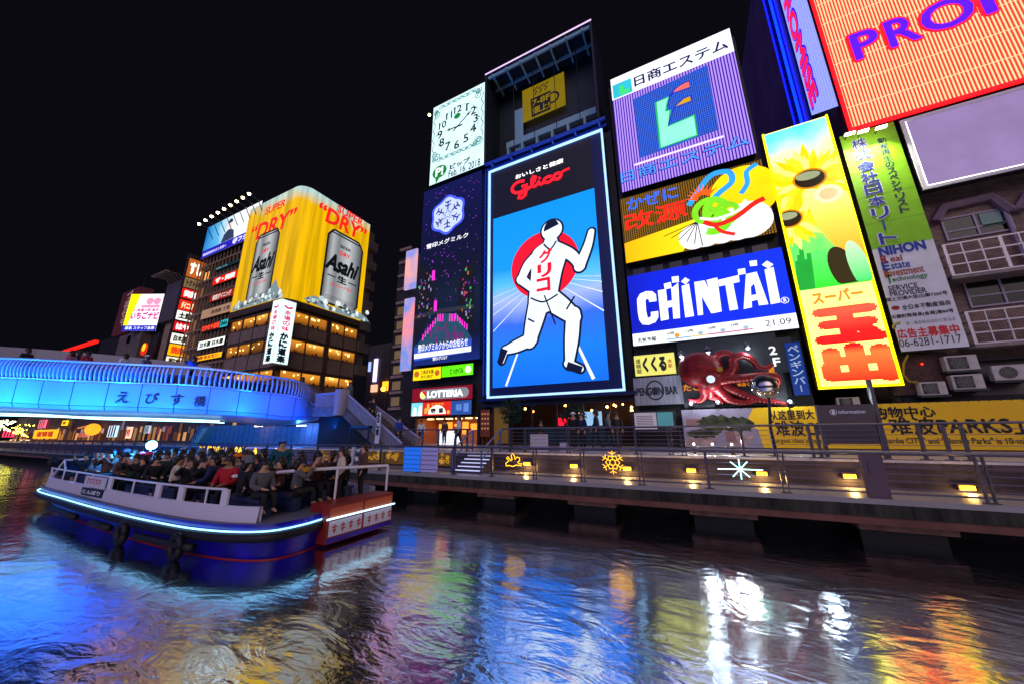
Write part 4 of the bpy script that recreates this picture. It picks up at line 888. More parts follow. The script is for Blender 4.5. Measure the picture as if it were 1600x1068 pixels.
ac_unit(1481, 579, .95, .62, 'air conditioner unit on the upper shelf below the estate sign', 21.2, False)
ac_unit(1492, 608, .9, .6, 'air conditioner unit directly beneath another one near the estate sign', 21.2, False)
ac_unit(1556, 594, 1.0, .6, 'white air conditioner unit with round dark fan at the right edge', 21.2, True)
ac_unit(1310, 634, .8, .4, 'air conditioner unit half hidden behind the grey information board', 21.6, False)
p = atY(1478, 562, 21.5); t = thing('wire_box', p, 'cluttered cable box with tiny blue and red lights under the estate sign', 'cable box')
b = MB(); b.box(p.x - 1.9, p.x + .1, 21.55, 21.95, p.z - 1.4, p.z + .35); b.build('grille', M('rust_grille', '#4a302c', .7, .2, .5, 12), t)
b = MB(); b.sphere((p.x - .05, 21.5, p.z), .06, 8); b.build('blue_light', E('#2040ff', 12), t)
b = MB(); b.sphere((p.x - .75, 21.5, p.z - .1), .035, 8); b.build('red_light', E('#ff2010', 8), t)
b = MB(); pp = [atY(1300 + x * .4304, 180 + y * .4304, 21.3) for x, y in ((275, 870), (260, 900), (258, 940), (280, 965), (310, 968))]; b.tube(pp, .045, 6); b.build('hose', M('yellow_hose', '#a89020', .5), t)

# ------------------------------------------------------------------ yellow hoarding banner
HB = 20.4
x0 = atY(1068, 668, HB).x; xm = atY(1188, 668, HB).x; x1 = 16.5; zt, zb0 = .97, -.86
t, s, W, H = make_sign('yellow_banner', 'long yellow hoarding banner with black writing and a park photograph', 'banner', (x0, x1, zb0, zt), HB, M('banner_yellow', '#ffc800', .5, 0, .04, 1), .06, body=dark)
m = MB(); pw = xm - x0; s.poly(m, [(0, 0), (pw, 0), (pw - .1, H * .45), (pw - .45, H * .55), (pw - .45, H * .7), (pw - .15, H), (0, H)], .008)
ph = m.build('photograph', M('photo_sky', '#9a90a4', .6, 0, .1, 2), t)
m = MB()
def blobby(cx, cy, rx, ry, d, n=22): s.poly(m, [(min(max(cx + rx * math.cos(6.283 * k / n) * (1 + .18 * math.sin(k * 2.7)), .03), pw - .2), min(max(cy + ry * math.sin(6.283 * k / n) * (1 + .22 * math.cos(k * 3.3)), .03), H - .05)) for k in range(n)], d)
blobby(pw * .45, H * .62, pw * .25, H * .22, .012); blobby(pw * .72, H * .58, pw * .22, H * .2, .0125); blobby(pw * .25, H * .35, pw * .22, H * .12, .013)
m.build('pictured_trees', M('photo_trees', '#3c4228', .8, 0, .9, 3.5), ph)
m = MB(); s.poly(m, [(.03, .05), (pw * .35, .05), (pw * .5, H * .42), (pw * .62, H * .42), (pw * .55, .05), (pw * .8, .05), (pw * .9, H * .3), (pw * .6, H * .5), (.03, H * .22)], .0115); m.build('pictured_path', M('photo_path', '#b0948c', .8, 0, .4, 3), ph)
m = MB(); s.rect(m, pw * .55, pw * .68, H * .15, H * .4, .014); s.rect(m, pw * .05, pw * .28, H * .55, H * .75, .011); m.build('pictured_buildings', M('photo_build', '#98706c', .8), ph)
m = MB()
zz2 = lambda x, y: (1160 + x * .275, 560 + y * .275)
def bt_(txt, l, r, h, bold=.03): a, q = s.F.q(*zz2(*l)), s.F.q(*zz2(*r)); s.text(m, txt, (a[0], a[1], q[0], a[1] + h), .012, bold)
bt_('从这里到大', (157, 346), (412, 342), .42); bt_('阪最大的购物中心', (430, 340), (1102, 328), .42)
bt_('「难波CITY', (165, 438), (560, 432), .68, .022); bt_('」「难波PARKS」', (600, 430), (1600, 420), .68, .022)
bt_("Largest class shopping center in Osaka, \"Namba CITY\" and \"Namba Parks\" is 10-min", (178, 484), (1640, 486), .29, .012)
m.build('lettering', M('banner_ink', '#141210'), t)
m = MB()
for i in range(60): s.rect(m, .1 + i * .28, .13 + i * .28, H - .03, H + .02, .01)
m.build('eyelets', dark, t)
t = thing('banner_wall', (8, 20.9, SZ), 'low dark wall carrying the yellow banner along the street', 'wall')
b = MB(); b.box(x0 - .05, 17, 20.47, 20.9, SZ, zt + .02); b.build('wall', M('grimy_wall'), t)
# notice boards left of the banner
t, s, W, H = make_sign('notice_board', 'pair of small white and teal notices in dark frame left of the park photograph', 'notice', (-3.0 + .05, -.75, -.15, 1.0), 20.6, dark, .12)
m = MB(); s.rect(m, .15, W * .58, .18, H - .1, .01); m.build('white_notice', E('#b8a8c0', .55), t); m = MB(); s.rect(m, W * .6, W - .1, .35, H - .1, .01); m.build('teal_notice', E('#5090a0', .6), t)
m = MB()
for k in range(7): s.rect(m, .25, W * .5, H - .3 - .09 * k, H - .27 - .09 * k, .014)
m.build('notice_lines', M('banner_ink'), t)

# ------------------------------------------------------------------ octopus restaurant
z3 = lambda x, y: (960 + x * .2, 510 + y * .2)
R = rpx(z3(152, 232), z3(465, 197), z3(482, 362), z3(165, 390), 20.9)
t, s, W, H = make_sign('pale_yellow_sign', 'pale yellow sign with black brush writing above the grey bar sign', 'sign', R, 20.9, E('#e8e070', .95), .5)
m = MB(); a = s.F.q(*z3(225, 320)); q = s.F.q(*z3(400, 240)); s.text(m, 'くくる', (W * .22, H * .2, W * .78, H * .85), .012, .07)
s.column(m, '道頓堀', (W * .1, H * .85), H * .25, .02); m.build('lettering', M('banner_ink'), t)
m = MB(); s.column(m, '本家', (W * .88, H * .72), H * .22, .02); m.build('red_lettering', E('#c83018', .8), t)
R = rpx(z3(150, 405), z3(515, 375), z3(545, 600), z3(160, 615), 20.9)
t, s, W, H = make_sign('grey_bar_sign', 'grey weathered sign with dark oval emblem beside the red octopus', 'sign', R, 20.9, M('grey_boards', '#8c8c98', .7, 0, .25, 3, .2, stretch=(3, 1, .3)), .3)
m = MB(); s.text(m, 'PENGUIN BAR', (W * .05, H * .36, W * .9, H * .62), .012, .05); m.build('lettering', M('navy_ink', '#141c2c'), t)
m = MB(); s.ring(m, (W * .45, H * .52), H * .36, H * .06, .02, sx=.85); s.disc(m, (W * .45, H * .5), H * .14, .018, 20, .7); m.build('oval_emblem', M('navy_ink'), t)
b = MB(); tb = thing('octopus_backboard', (2.1, 21.0, 1.8), 'dark wall panel with orange lettering behind the red octopus', 'sign')
A = rpx(z3(490, 150), z3(1250, 110), z3(1380, 600), z3(545, 625), 20.95); b.box(A[0], A[1], 20.95, 21.3, A[2] - .05, A[3] + .3); b.build('panel', M('octo_wall', '#1a2228', .5, 0, .3, 2), tb)
F = Frame((A[0], 20.95, A[2]), (1, 0, 0), (0, -1, 0)); sg = Sign(F, tb); sg_q = lambda x, y: F.q(*z3(x, y))
m = MB()
def ot(txt, l, r, bold=.03): a, q = sg_q(*l), sg_q(*r); sg.text(m, txt, (a[0], a[1], q[0], q[1]), .012, bold)
ot('たこ家道頓堀', (990, 378), (1225, 352)); ot('本店くくる', (962, 465), (1130, 430)); ot('たこ', (540, 500), (665, 445)); ot('焼', (1225, 450), (1255, 300))
m.build('lettering', E('#f08818', .8), tb)
oc = thing('octopus_sculpture', (1.2, 20.3, 2.2), 'giant red octopus sculpture hugging the restaurant wall', 'sculpture')
oct_m = M('octopus_red', '#7c0a16', .5, 0, .5, 5, .35, spec=.3)
P = lambda x, y, Y=20.3: atY(*z3(x, y), Y)
hd = P(662, 332, 20.1); b = MB(); b.sphere(hd, .9, 20, (1.1, .8, .98)); b.sphere(P(740, 420, 20.05), .55, 14); bo = b.build('body', oct_m, oc, smooth=True)
b = MB(); b.sphere(P(752, 408, 19.55), .19, 12); b.build('eye', E('#d8e8ff', .9), bo)
b = MB(); b.box(*(lambda p: (p.x - .12, p.x + .12, 19.6, 19.75, p.z - .1, p.z + .1))(P(822, 332, 19.7))); b.build('yellow_band', M('yellow_paint'), bo)
tent = [[(770, 380), (805, 330), (800, 240), (850, 208), (915, 220), (925, 240), (940, 205)], [(800, 400), (880, 375), (928, 320), (930, 255), (1000, 225), (1080, 262), (1120, 312), (1190, 322), (1240, 290)], [(800, 420), (880, 408), (1000, 400), (1150, 384), (1255, 385), (1283, 410), (1280, 450)], [(800, 440), (860, 462), (950, 505), (1100, 562), (1250, 582), (1350, 605)], [(790, 460), (860, 540), (920, 575), (1010, 592), (1110, 576)], [(700, 430), (695, 480), (702, 535), (665, 578), (580, 572)], [(740, 450), (745, 520), (740, 545), (790, 560), (850, 592)], [(770, 460), (820, 510), (870, 545), (885, 590)]]
for i, tn in enumerate(tent):
    pts = cur([tuple(P(x, y, 20.35 - .1 * (i % 3))) for x, y in tn], 5); n = len(pts)
    b = MB(); b.tube(pts, .3, 10, True, [.27 * (1 - .8 * k / (n - 1)) + .02 for k in range(n)]); b.m = 1
    for k in range(1, n - 1):
        rr_ = .27 * (1 - .8 * k / (n - 1)) + .02; b.sphere(Vector(pts[k]) + Vector((0, -rr_ * .72, -rr_ * .62)), rr_ * .3, 6)
    b.build('tentacle', [oct_m, M('sucker_pink', '#c86860', .5)], oc, smooth=True)
for i, (x, y, dn) in enumerate(((522, 222, 1), (730, 188, 1), (1040, 158, 1), (600, 612, -1), (808, 600, -1), (1372, 596, -1))):
    p = P(x, y, 19.9 if dn == -1 else 20.15); L = thing('spot_lamp', p, ['left upper', 'middle upper', 'right upper', 'left lower', 'middle lower', 'right lower'][i] + ' bluish white spot lamp aimed at the red octopus', 'lamp', 'spot lamps round the octopus')
    b = MB(); b.tube([p + Vector((0, .05, .02 * dn)), p + Vector((0, .35, .3 * dn)), p + Vector((0, .75, .25 * dn))], .03, 6); b.build('arm', steel, L)
    b = MB(); b.tube([p + Vector((0, -.1, .12 * dn)), p + Vector((0, 0, 0))], .14, 10); b.build('housing', dark_steel, L)
    b = MB(); b.sphere(p + Vector((0, -.02, -.06 * dn)), .09, 10); b.build('bulb', E('#c8e4ff', 6), L)
    ld = bpy.data.lights.new('beam', 'POINT'); ld.energy = 55; ld.color = (.75, .88, 1); ld.shadow_soft_size = .1
    lo = bpy.data.objects.new('beam', ld); COL.objects.link(lo); lo.parent = L; lo.location = (0, -.1, -.22 * dn)
R = rpx(z3(1325, 130), z3(1440, 120), z3(1535, 520), z3(1410, 545), 20.9)
t, s, W, H = make_sign('blue_vertical_sign', 'narrow dark blue sign with vertical pale writing right of the octopus', 'sign', R, 20.9, E('#0c3c9c', .6), .4)
m = MB(); s.column(m, 'ペンギンバー', (W * .5, H * .95), H * .15, .015, .012, 0, 1.3); m.build('lettering', E('#a8b8d8', .8), t)
p = P(1295, 165, 20.9); t = thing('floor_sign', p, 'small white floor marking beside the narrow blue sign', 'sign')
F = Frame((p.x - .48, 20.9, p.z - .9), (1, 0, 0), (0, -1, 0)); sg = Sign(F, t); m = MB(); sg.text(m, '2', (.02, .6, .3, 1.0), .012, .03); sg.text(m, 'F', (.1, .02, .36, .42), .012, .03); m.build('lettering', E('#e8e8e8', 1), t)
b = MB(); b.box(p.x - .4, p.x + .5, 20.93, 21.2, p.z - 1.2, p.z + .5); b.build('plate', M('octo_wall'), t)

# ------------------------------------------------------------------ railings
def railing(name, label, Y, z0, zt, xa, xb, posts, skip=None, cables=5):
    t = thing(name, ((xa + xb) / 2, Y, z0), label, 'railing')
    def spans():
        if not skip: return [(xa, xb)]
        return [(xa, skip[0]), (skip[1], xb)]
    for (a, q) in spans():
        b = MB(); b.tube([(a, Y - .06, zt), (q, Y - .06, zt)], .035, 8); b.build('top_rail', steel2, t)
        b = MB(); b.box(a, q, Y - .02, Y + .02, z0 + .1, z0 + .14); b.build('bottom_rail', steel2, t)
        for k in range(cables):
            z = z0 + .24 + (zt - z0 - .4) * k / (cables - 1); b = MB(); b.tube([(a, Y, z), (q, Y, z)], .009, 5); b.build('cable', cable_m, t)
    for x, kd in posts:
        b = MB()
        if kd == 's': b.box(x - .035, x + .035, Y - .05, Y + .03, z0, zt - .03)
        elif kd == 'd':
            for dx in (-.075, .045): b.box(x + dx, x + dx + .03, Y - .05, Y + .03, z0, zt - .03)
            b.box(x - .045, x + .045, Y - .02, Y + .01, z0 + .45, z0 + .52)
        elif kd == 'w':
            b.box(x - .2, x + .2, Y - .1, Y + .06, z0, zt - .04); b.box(x - .1, x + .12, Y - .115, Y - .101, z0 + .55, z0 + .85)
        b.box(x - .12, x + .12, Y - .07, Y + .05, z0 + .001, z0 + .02)
        b.build('post', steel2 if kd != 'w' else M('bronze_post', '#5c4a58', .45, .4), t)
    return t
steel2 = M('rail_steel', '#5c5866', .35, .7, .15, 5); cable_m = M('rail_cable', '#a090b4', .3, .8)
YR = 12.2
lower = [(653, 's'), (710, 's'), (769, 's'), (836, 'd'), (910, 'd'), (1000, 'd'), (1103, 's'), (1220, 'd'), (1360, 'w'), (1529, 'd')]
px_x = lambda x, Y, y=720: atY(x, y, Y).x
lp_ = [(px_x(x, YR), k) for x, k in lower]
xs = lp_[0][0]
while xs > -70: xs -= 2.2; lp_.append((xs, 's'))
xs = lp_[9][0]
for _ in range(4): xs += 2.2; lp_.append((xs, 's'))
railing('deck_railing', 'steel cable railing along the water edge of the lower deck', YR, DZ, DZ + 1.06, -72, 18, lp_)
YU = 14.45
stair_a, stair_b = px_x(737, YU, 690), px_x(786, YU, 690)
up = [(797, 's'), (820, 's'), (888, 'd'), (966, 's'), (993, 's'), (1047, 'd'), (1067, 'd'), (1160, 's'), (1267, 's'), (1279, 's'), (1378, 's'), (1440, 's'), (1479, 's'), (1508, 's')]
up_ = [(px_x(x, YU, 690), k) for x, k in up] + [(px_x(x, YU, 690), 's') for x in (660, 685, 712, 730)]
railing('street_railing', 'steel railing on the upper street edge before the shops', YU, SZ + .01, SZ + 1.0, -14.2, 18, up_, skip=(stair_a, stair_b))

# stairs from the deck up to the street, between two slanted handrails
st = thing('stair', ((stair_a + stair_b) / 2, 13, DZ), 'short stair with bright step edges from the deck to the street', 'stairs')
sa, sb = px_x(722, 13.4, 725), px_x(764, 13.4, 720)
for k in range(5):
    z = DZ + .127 * (k + 1); y = 12.75 + .25 * k
    b = MB(); b.box(sa, sb, y, 13.99, z - .127, z - .002); b.build('step', stone, st)
    b = MB(); b.box(sa + .05, sb - .05, y - .012, y + .05, z - .035, z + .004); b.build('step_edge', E('#c8ccff', .9), st)
for x in (sa - .05, sb + .05):
    b = MB(); b.tube([(x, 12.7, DZ + .9), (x, 14.3, SZ + .95), (x, 14.6, SZ + .95)], .03, 6); b.tube([(x, 12.7, DZ + .55), (x, 14.3, SZ + .55)], .025, 6); b.box(x - .03, x + .03, 12.68, 12.74, DZ, DZ + .9); b.box(x - .03, x + .03, 14.28, 14.34, SZ, SZ + .95); b.build('handrail', M('blue_grey_steel', '#6878b0', .35, .6), st)

# amber wall lamps and neon ornaments
for i, (x, y) in enumerate(((824, 723.5), (897, 727), (980, 731), (1080, 734), (1190, 739), (1327, 743), (1510, 761))):
    p = atY(x, y, 13.93); L = thing('wall_lamp', p, ['amber wall lamp right of the hand shaped light', 'amber wall lamp left of the amber snowflake', 'amber wall lamp just right of the amber snowflake', 'amber wall lamp between snowflake and white star', 'amber wall lamp right of the white star', 'amber wall lamp left of the wide bronze post', 'rightmost amber wall lamp on the deck'][i], 'lamp', 'amber lamps along the deck wall')
    b = MB(); b.box(p.x - .16, p.x + .16, 13.9, 13.995, p.z - .07, p.z + .09); b.build('housing', M('bronze_post'), L)
    b = MB(); b.box(p.x - .13, p.x + .13, 13.86, 13.899, p.z - .05, p.z + .05); b.build('lens', E('#ffb418', 9), L)
    ld = bpy.data.lights.new('glow', 'POINT'); ld.energy = 16; ld.color = (1, .62, .2); ld.shadow_soft_size = .08
    lo = bpy.data.objects.new('glow', ld); COL.objects.link(lo); lo.parent = L; lo.location = (0, -.15, -.1)
YN = 12.12
def neon(name, label, strokes, hexc, st_, rad=.016):
    c = strokes[0][0]; p0 = atY(*c, YN); t = thing(name, p0, label, 'neon light')
    b = MB()
    for k, sk in enumerate(strokes): b.tube([tuple(atY(*q, YN)) for q in sk], rad, 6)
    b.build('tube', E(hexc, st_), t)
    b = MB(); zs = [atY(*q, YN).z for sk in strokes for q in sk]; xs_ = [atY(*q, YN).x for sk in strokes for q in sk]; zc = (min(zs) + max(zs)) / 2
    b.box(min(xs_), max(xs_), YN + .02, YN + .03, zc - .008, zc + .008); b.build('holder', black_m, t)
zn = lambda x, y: (640 + x * .225, 600 + y * .225)
neon('hand_light', 'yellow neon outline like a small hand on the deck railing', [[zn(*q) for q in ((668, 545), (690, 530), (672, 510), (680, 500), (705, 528), (712, 522), (705, 490), (716, 478), (728, 495), (732, 520), (745, 502), (762, 508), (765, 525), (750, 540), (765, 550), (782, 548), (775, 562), (740, 558), (715, 568), (690, 560), (672, 565), (668, 545))]], '#ffb820', 2.6, .013)
cx, cy = zn(1410, 540)
fl = []
def off(a, r): p = atY(cx, cy, YN); return (p.x + r * math.cos(a), p.z + r * math.sin(a))
def wpx(u): v = Vector((u[0], YN, u[1])); z = v.dot(FWD); return (800 + FPX * v.dot(RGT) / z, 534 - FPX * v.dot(UPV) / z)
for k in range(6):
    a = math.radians(90 + 60 * k); fl.append([wpx(off(a, .07)), wpx(off(a, .36))])
    for q in (.17, .27): fl.append([wpx(off(a + .45 * .2 / q, q + .06)), wpx(off(a, q)), wpx(off(a - .45 * .2 / q, q + .06))])
fl.append([wpx(off(math.radians(60 * k), .1)) for k in range(7)])
neon('snowflake_light', 'amber neon snowflake on the deck railing', fl, '#ffb020', 2.6, .010)
cx, cy = 980 + 830 * .2125, 640 + 433 * .2125
fl = [[(980 + x * .2125, 640 + y * .2125), (cx, cy)] for x, y in ((665, 431), (998, 440), (818, 358), (842, 508), (757, 378), (903, 492), (882, 378), (778, 488))]
neon('star_light', 'white neon eight pointed star on the deck railing', fl, '#b8fff8', 3, .014)
lr = thing('lifebuoy', atY(564, 712, 12.0), 'white lifebuoy ring hanging on the deck railing near the boat', 'lifebuoy')
p = atY(564, 712, 12.05); b = MB()
for k in range(8): b.m = 0 if k % 2 == 0 else 1; b.tube([(p.x + .3 * math.cos(a), 12.05, p.z + .3 * math.sin(a)) for a in [math.radians(45 * k + 45 * q / 5 + (6 if k % 2 else 0)) for q in range(6)]], .075, 8)
b.build('ring', [M('white_paint'), M('lifebuoy_navy', '#38446c')], lr, smooth=True)
p = atY(551, 712, 12.0); t = thing('white_tube', p, 'white tube case hanging beside the lifebuoy', 'tube case'); b = MB(); b.tube([p + Vector((-.06, 0, -.42)), p + Vector((.05, 0, .42))], .09, 10); b.build('case', white_paint, t)
b = MB(); b.tube([p + Vector((.05, 0, .42)), p + Vector((.06, 0, .5))], .1, 10); b.build('cap', M('lifebuoy_navy'), t)
for i, (xa, xb, hx, lab) in enumerate(((632, 655.5, '#1e6cf0', 'bright blue banner hung on the deck railing'), (658.5, 683, '#8c84d8', 'lilac banner hung on the deck railing'))):
    A, B = atY(xa, 705, 12.1), atY(xb, 735, 12.1); t = thing('rail_banner', ((A.x + B.x) / 2, 12.1, B.z), lab, 'banner', 'banners hung on the deck railing')
    b = MB(); b.box(A.x, B.x, 12.09, 12.12, DZ + .05, DZ + 1.02); b.build('sheet', E(hx, .75) if i == 0 else M('lilac_sheet', '#c4bcf0', .5), t)
    b = MB()
    for k in range(5): b.box(A.x + .02, B.x - .02, 12.08, 12.088, DZ + .15 + .18 * k, DZ + .17 + .18 * k)
    b.build('fold_line', M('lifebuoy_navy'), t)
# golden lit panels let into the deck wall at the left
for i, (xa, xb) in enumerate(((500, 523), (531, 547), (573, 596), (602, 628), (684, 704))):
    A, B = atY(xa, 705, 13.9), atY(xb, 730, 13.9); t = thing('pattern_panel', ((A.x + B.x) / 2, 13.9, DZ + .1), 'golden lit pattern panel in the deck wall, number %s from the left of five' % ['one', 'two', 'three', 'four', 'five'][i], 'panel', 'golden pattern panels in the deck wall')
    b = MB(); b.box(A.x, B.x, 13.9, 13.99, DZ + .12, SZ - .07); b.build('board', E('#6a4a10', .5), t)
    F = Frame((A.x, 13.9, DZ + .12), (1, 0, 0), (0, -1, 0)); sg = Sign(F, t); m = MB(); w_ = B.x - A.x
    for k in range(7): sg.stroke(m, spiral((rnd.uniform(.15, w_ - .15), rnd.uniform(.15, .5)), rnd.uniform(.08, .15), rnd.uniform(0, 6), 1.2), .022, .01 + .002 * k)
    m.build('gold_pattern', E('#e0a020', 1.1), t)

# ------------------------------------------------------------------ street furniture on the upper street
t = thing('information_board', (atY(1335, 700, 15.2).x, 15.2, SZ), 'grey information board on two steel posts before the yellow banner', 'board')
A, B = atY(1277, 632, 15.2), atY(1376, 685, 15.2)
b = MB(); b.box(A.x, B.x, 15.15, 15.25, B.z - .15, A.z - .02); b.build('panel', M('board_grey', '#57494f', .5, 0, .05, 2), t)
F = Frame((A.x, 15.15, B.z - .15), (1, 0, 0), (0, -1, 0)); sg = Sign(F, t); w_, h_ = B.x - A.x, A.z - B.z + .13
m = MB(); sg.text(m, 'information', (w_ * .36, h_ * .77, w_ * .84, h_ * .86), .01, .02); c = (w_ * .26, h_ * .815); sg.ring(m, c, h_ * .075, h_ * .014, .01); sg.text(m, 'i', (c[0] - .02, c[1] - h_ * .045, c[0] + .02, c[1] + h_ * .045), .01, .05); m.build('lettering', M('white_ink'), t)
m = MB(); sg.rect(m, .05, w_ - .05, .1, h_ * .5, .008); m.build('map_field', M('board_map', '#4c4048', .4), t)
for xx, top in ((A.x - .07, A.z), (B.x + .02, A.z + .75)):
    b = MB(); b.box(xx, xx + .09, 15.12, 15.28, SZ, top); b.build('post', steel2, t)
t = thing('globe_lamp', (atY(1213, 700, 14.9).x, 14.9, SZ), 'unlit mirror globe street lamp on a tapered dark post', 'street lamp')
p = atY(1195, 604, 14.9); pb = atY(1213, 712, 14.9)
b = MB(); b.tube([(pb.x, 14.9, SZ), (pb.x - .02, 14.9, SZ + .9), (p.x + .12, 14.9, p.z + .1)], .06, 8, True, [.07, .05, .035]); b.box(pb.x - .2, pb.x + .2, 14.7, 15.1, SZ + .001, SZ + .03); b.build('post', dark_steel, t)
b = MB(); b.sphere(p, .40, 20); b.build('globe', M('mirror_glass', '#c8c0b8', .06, .95), t, smooth=True)
b = MB(); b.sphere(p + Vector((0, 0, .02)), .415, 16, z0=.45, z1=1); b.build('cap', M('black_paint'), t, smooth=True)
t = thing('bench', (atY(1130, 705, 15.4).x, 15.4, SZ), 'dark bench with three small lights on the street before the park photograph', 'bench')
A, B = atY(1080, 697, 15.4), atY(1148, 695, 15.4)
b = MB(); b.box(A.x, B.x, 15.2, 15.6, A.z - .06, A.z); b.build('seat', dark_steel, t)
for x in (A.x + .05, B.x - .15): b = MB(); b.box(x, x + .1, 15.25, 15.55, SZ, A.z - .061); b.build('leg', M('amber_leg', '#8a5a18', .5), t)
b = MB()
for k in range(3): b.sphere((A.x + .1 + (B.x - A.x - .2) * k / 2, 15.3, A.z + .1), .045, 8)
b.build('light', E('#fff0e0', 6), t)
for k in range(3):
    ld = bpy.data.lights.new('bench_glow', 'POINT'); ld.energy = 40; ld.color = (1, .88, .72); ld.shadow_soft_size = .06; lo = bpy.data.objects.new('bench_glow', ld); COL.objects.link(lo); lo.parent = t; lo.location = Vector((A.x + .1 + (B.x - A.x - .2) * k / 2, 15.3, A.z + .2)) - t.location
for i, (x, hgt, lab) in enumerate(((842, .75, 'white square board leaning on the street railing'), (881, .4, 'small white box on the street behind the railing'))):
    p = atY(x, 700, 15); t = tag(MB().box(p.x - (.42 if i == 0 else .18), p.x + (.42 if i == 0 else .18), 15, 15.08, SZ + .003, SZ + hgt).build('signboard' if i == 0 else 'box', M('paper_white', '#d8d0d8', .6), bevel=.01), lab, 'board' if i == 0 else 'box')
def potted(px_, py, Y, hgt, lab):
    base = atY(px_, py, Y); t = thing('potted_tree', (base.x, Y, SZ), lab, 'tree')
    b = MB(); b.tube([(base.x, Y, SZ), (base.x + .05, Y, SZ + hgt * .45), (base.x, Y, SZ + hgt * .8)], .06, 7, True, .02)
    for k in range(6): a = k * 1.05; b.tube([(base.x, Y, SZ + hgt * (.45 + .05 * k)), (base.x + .5 * math.cos(a), Y + .4 * math.sin(a), SZ + hgt * (.65 + .06 * k))], .025, 5, True, .008)
    b.build('trunk', M('bark', '#3a2c22', .9), t)
    b = MB()
    for k in range(700):
        a = rnd.uniform(0, 6.28); r = .75 * rnd.random() ** .5; h = SZ + hgt * rnd.uniform(.5, 1.02); r *= 1 - abs((h - SZ) / hgt - .75) * 1.6
        c = Vector((base.x + r * math.cos(a), Y + r * math.sin(a), h)); d1 = Vector((rnd.uniform(-1, 1), rnd.uniform(-1, 1), rnd.uniform(-.6, .6))).normalized() * .1; d2 = d1.cross(Vector((rnd.uniform(-1, 1), rnd.uniform(-1, 1), 1))).normalized() * .045
        b.poly([c - d1, c + d2, c + d1, c - d2])
    b.build('crown', M('leaf_dark', '#1c3a20', .6, 0, .5, 3), t)
potted(800, 690, 17.5, 2.6, 'small leafy street tree before the lower left corner of the runner billboard')
potted(898, 690, 18.5, 2.2, 'small leafy street tree in front of the glass storefront')

# ================================================================== CORNER BUILDING WITH THE YELLOW WRAP (left)
XC, YC = -37.0, 20.5
za = lambda x, y: (280 + x * .3279, 270 + y * .3279)
FR = Frame((XC, YC, 0), (0, 1, 0), (1, 0, 0)); FL = Frame((XC - 10.6, YC, 0), (1, 0, 0), (0, -1, 0))
WR, WL = 9.3, 10.6
ab = thing('corner_building', (XC, YC, SZ), 'corner building wrapped in a yellow advert with rows of warm lit windows below', 'building')
brown = M('brown_concrete', '#4c403a', .7, 0, .25, 1.2); taupe = M('taupe_panel', '#8a776a', .6, 0, .15, 1.5)
zs0, zs1 = 13.9, 27.9
b = MB(); b.box(XC - WL + .3, XC - .7, YC + .7, YC + WR - .2, SZ, zs1 - .3); b.build('core', brown, ab)
warm_in = M('warm_interior', '#a06a38', .8, 0, .4, 1.5)
floors = []
zrow = [FR.q(463.6, 487.5)[1], FR.q(463.6, 506)[1], FR.q(458, 530.6)[1], FR.q(456, 549)[1], FR.q(449, 579)[1], FR.q(447, 596)[1]]
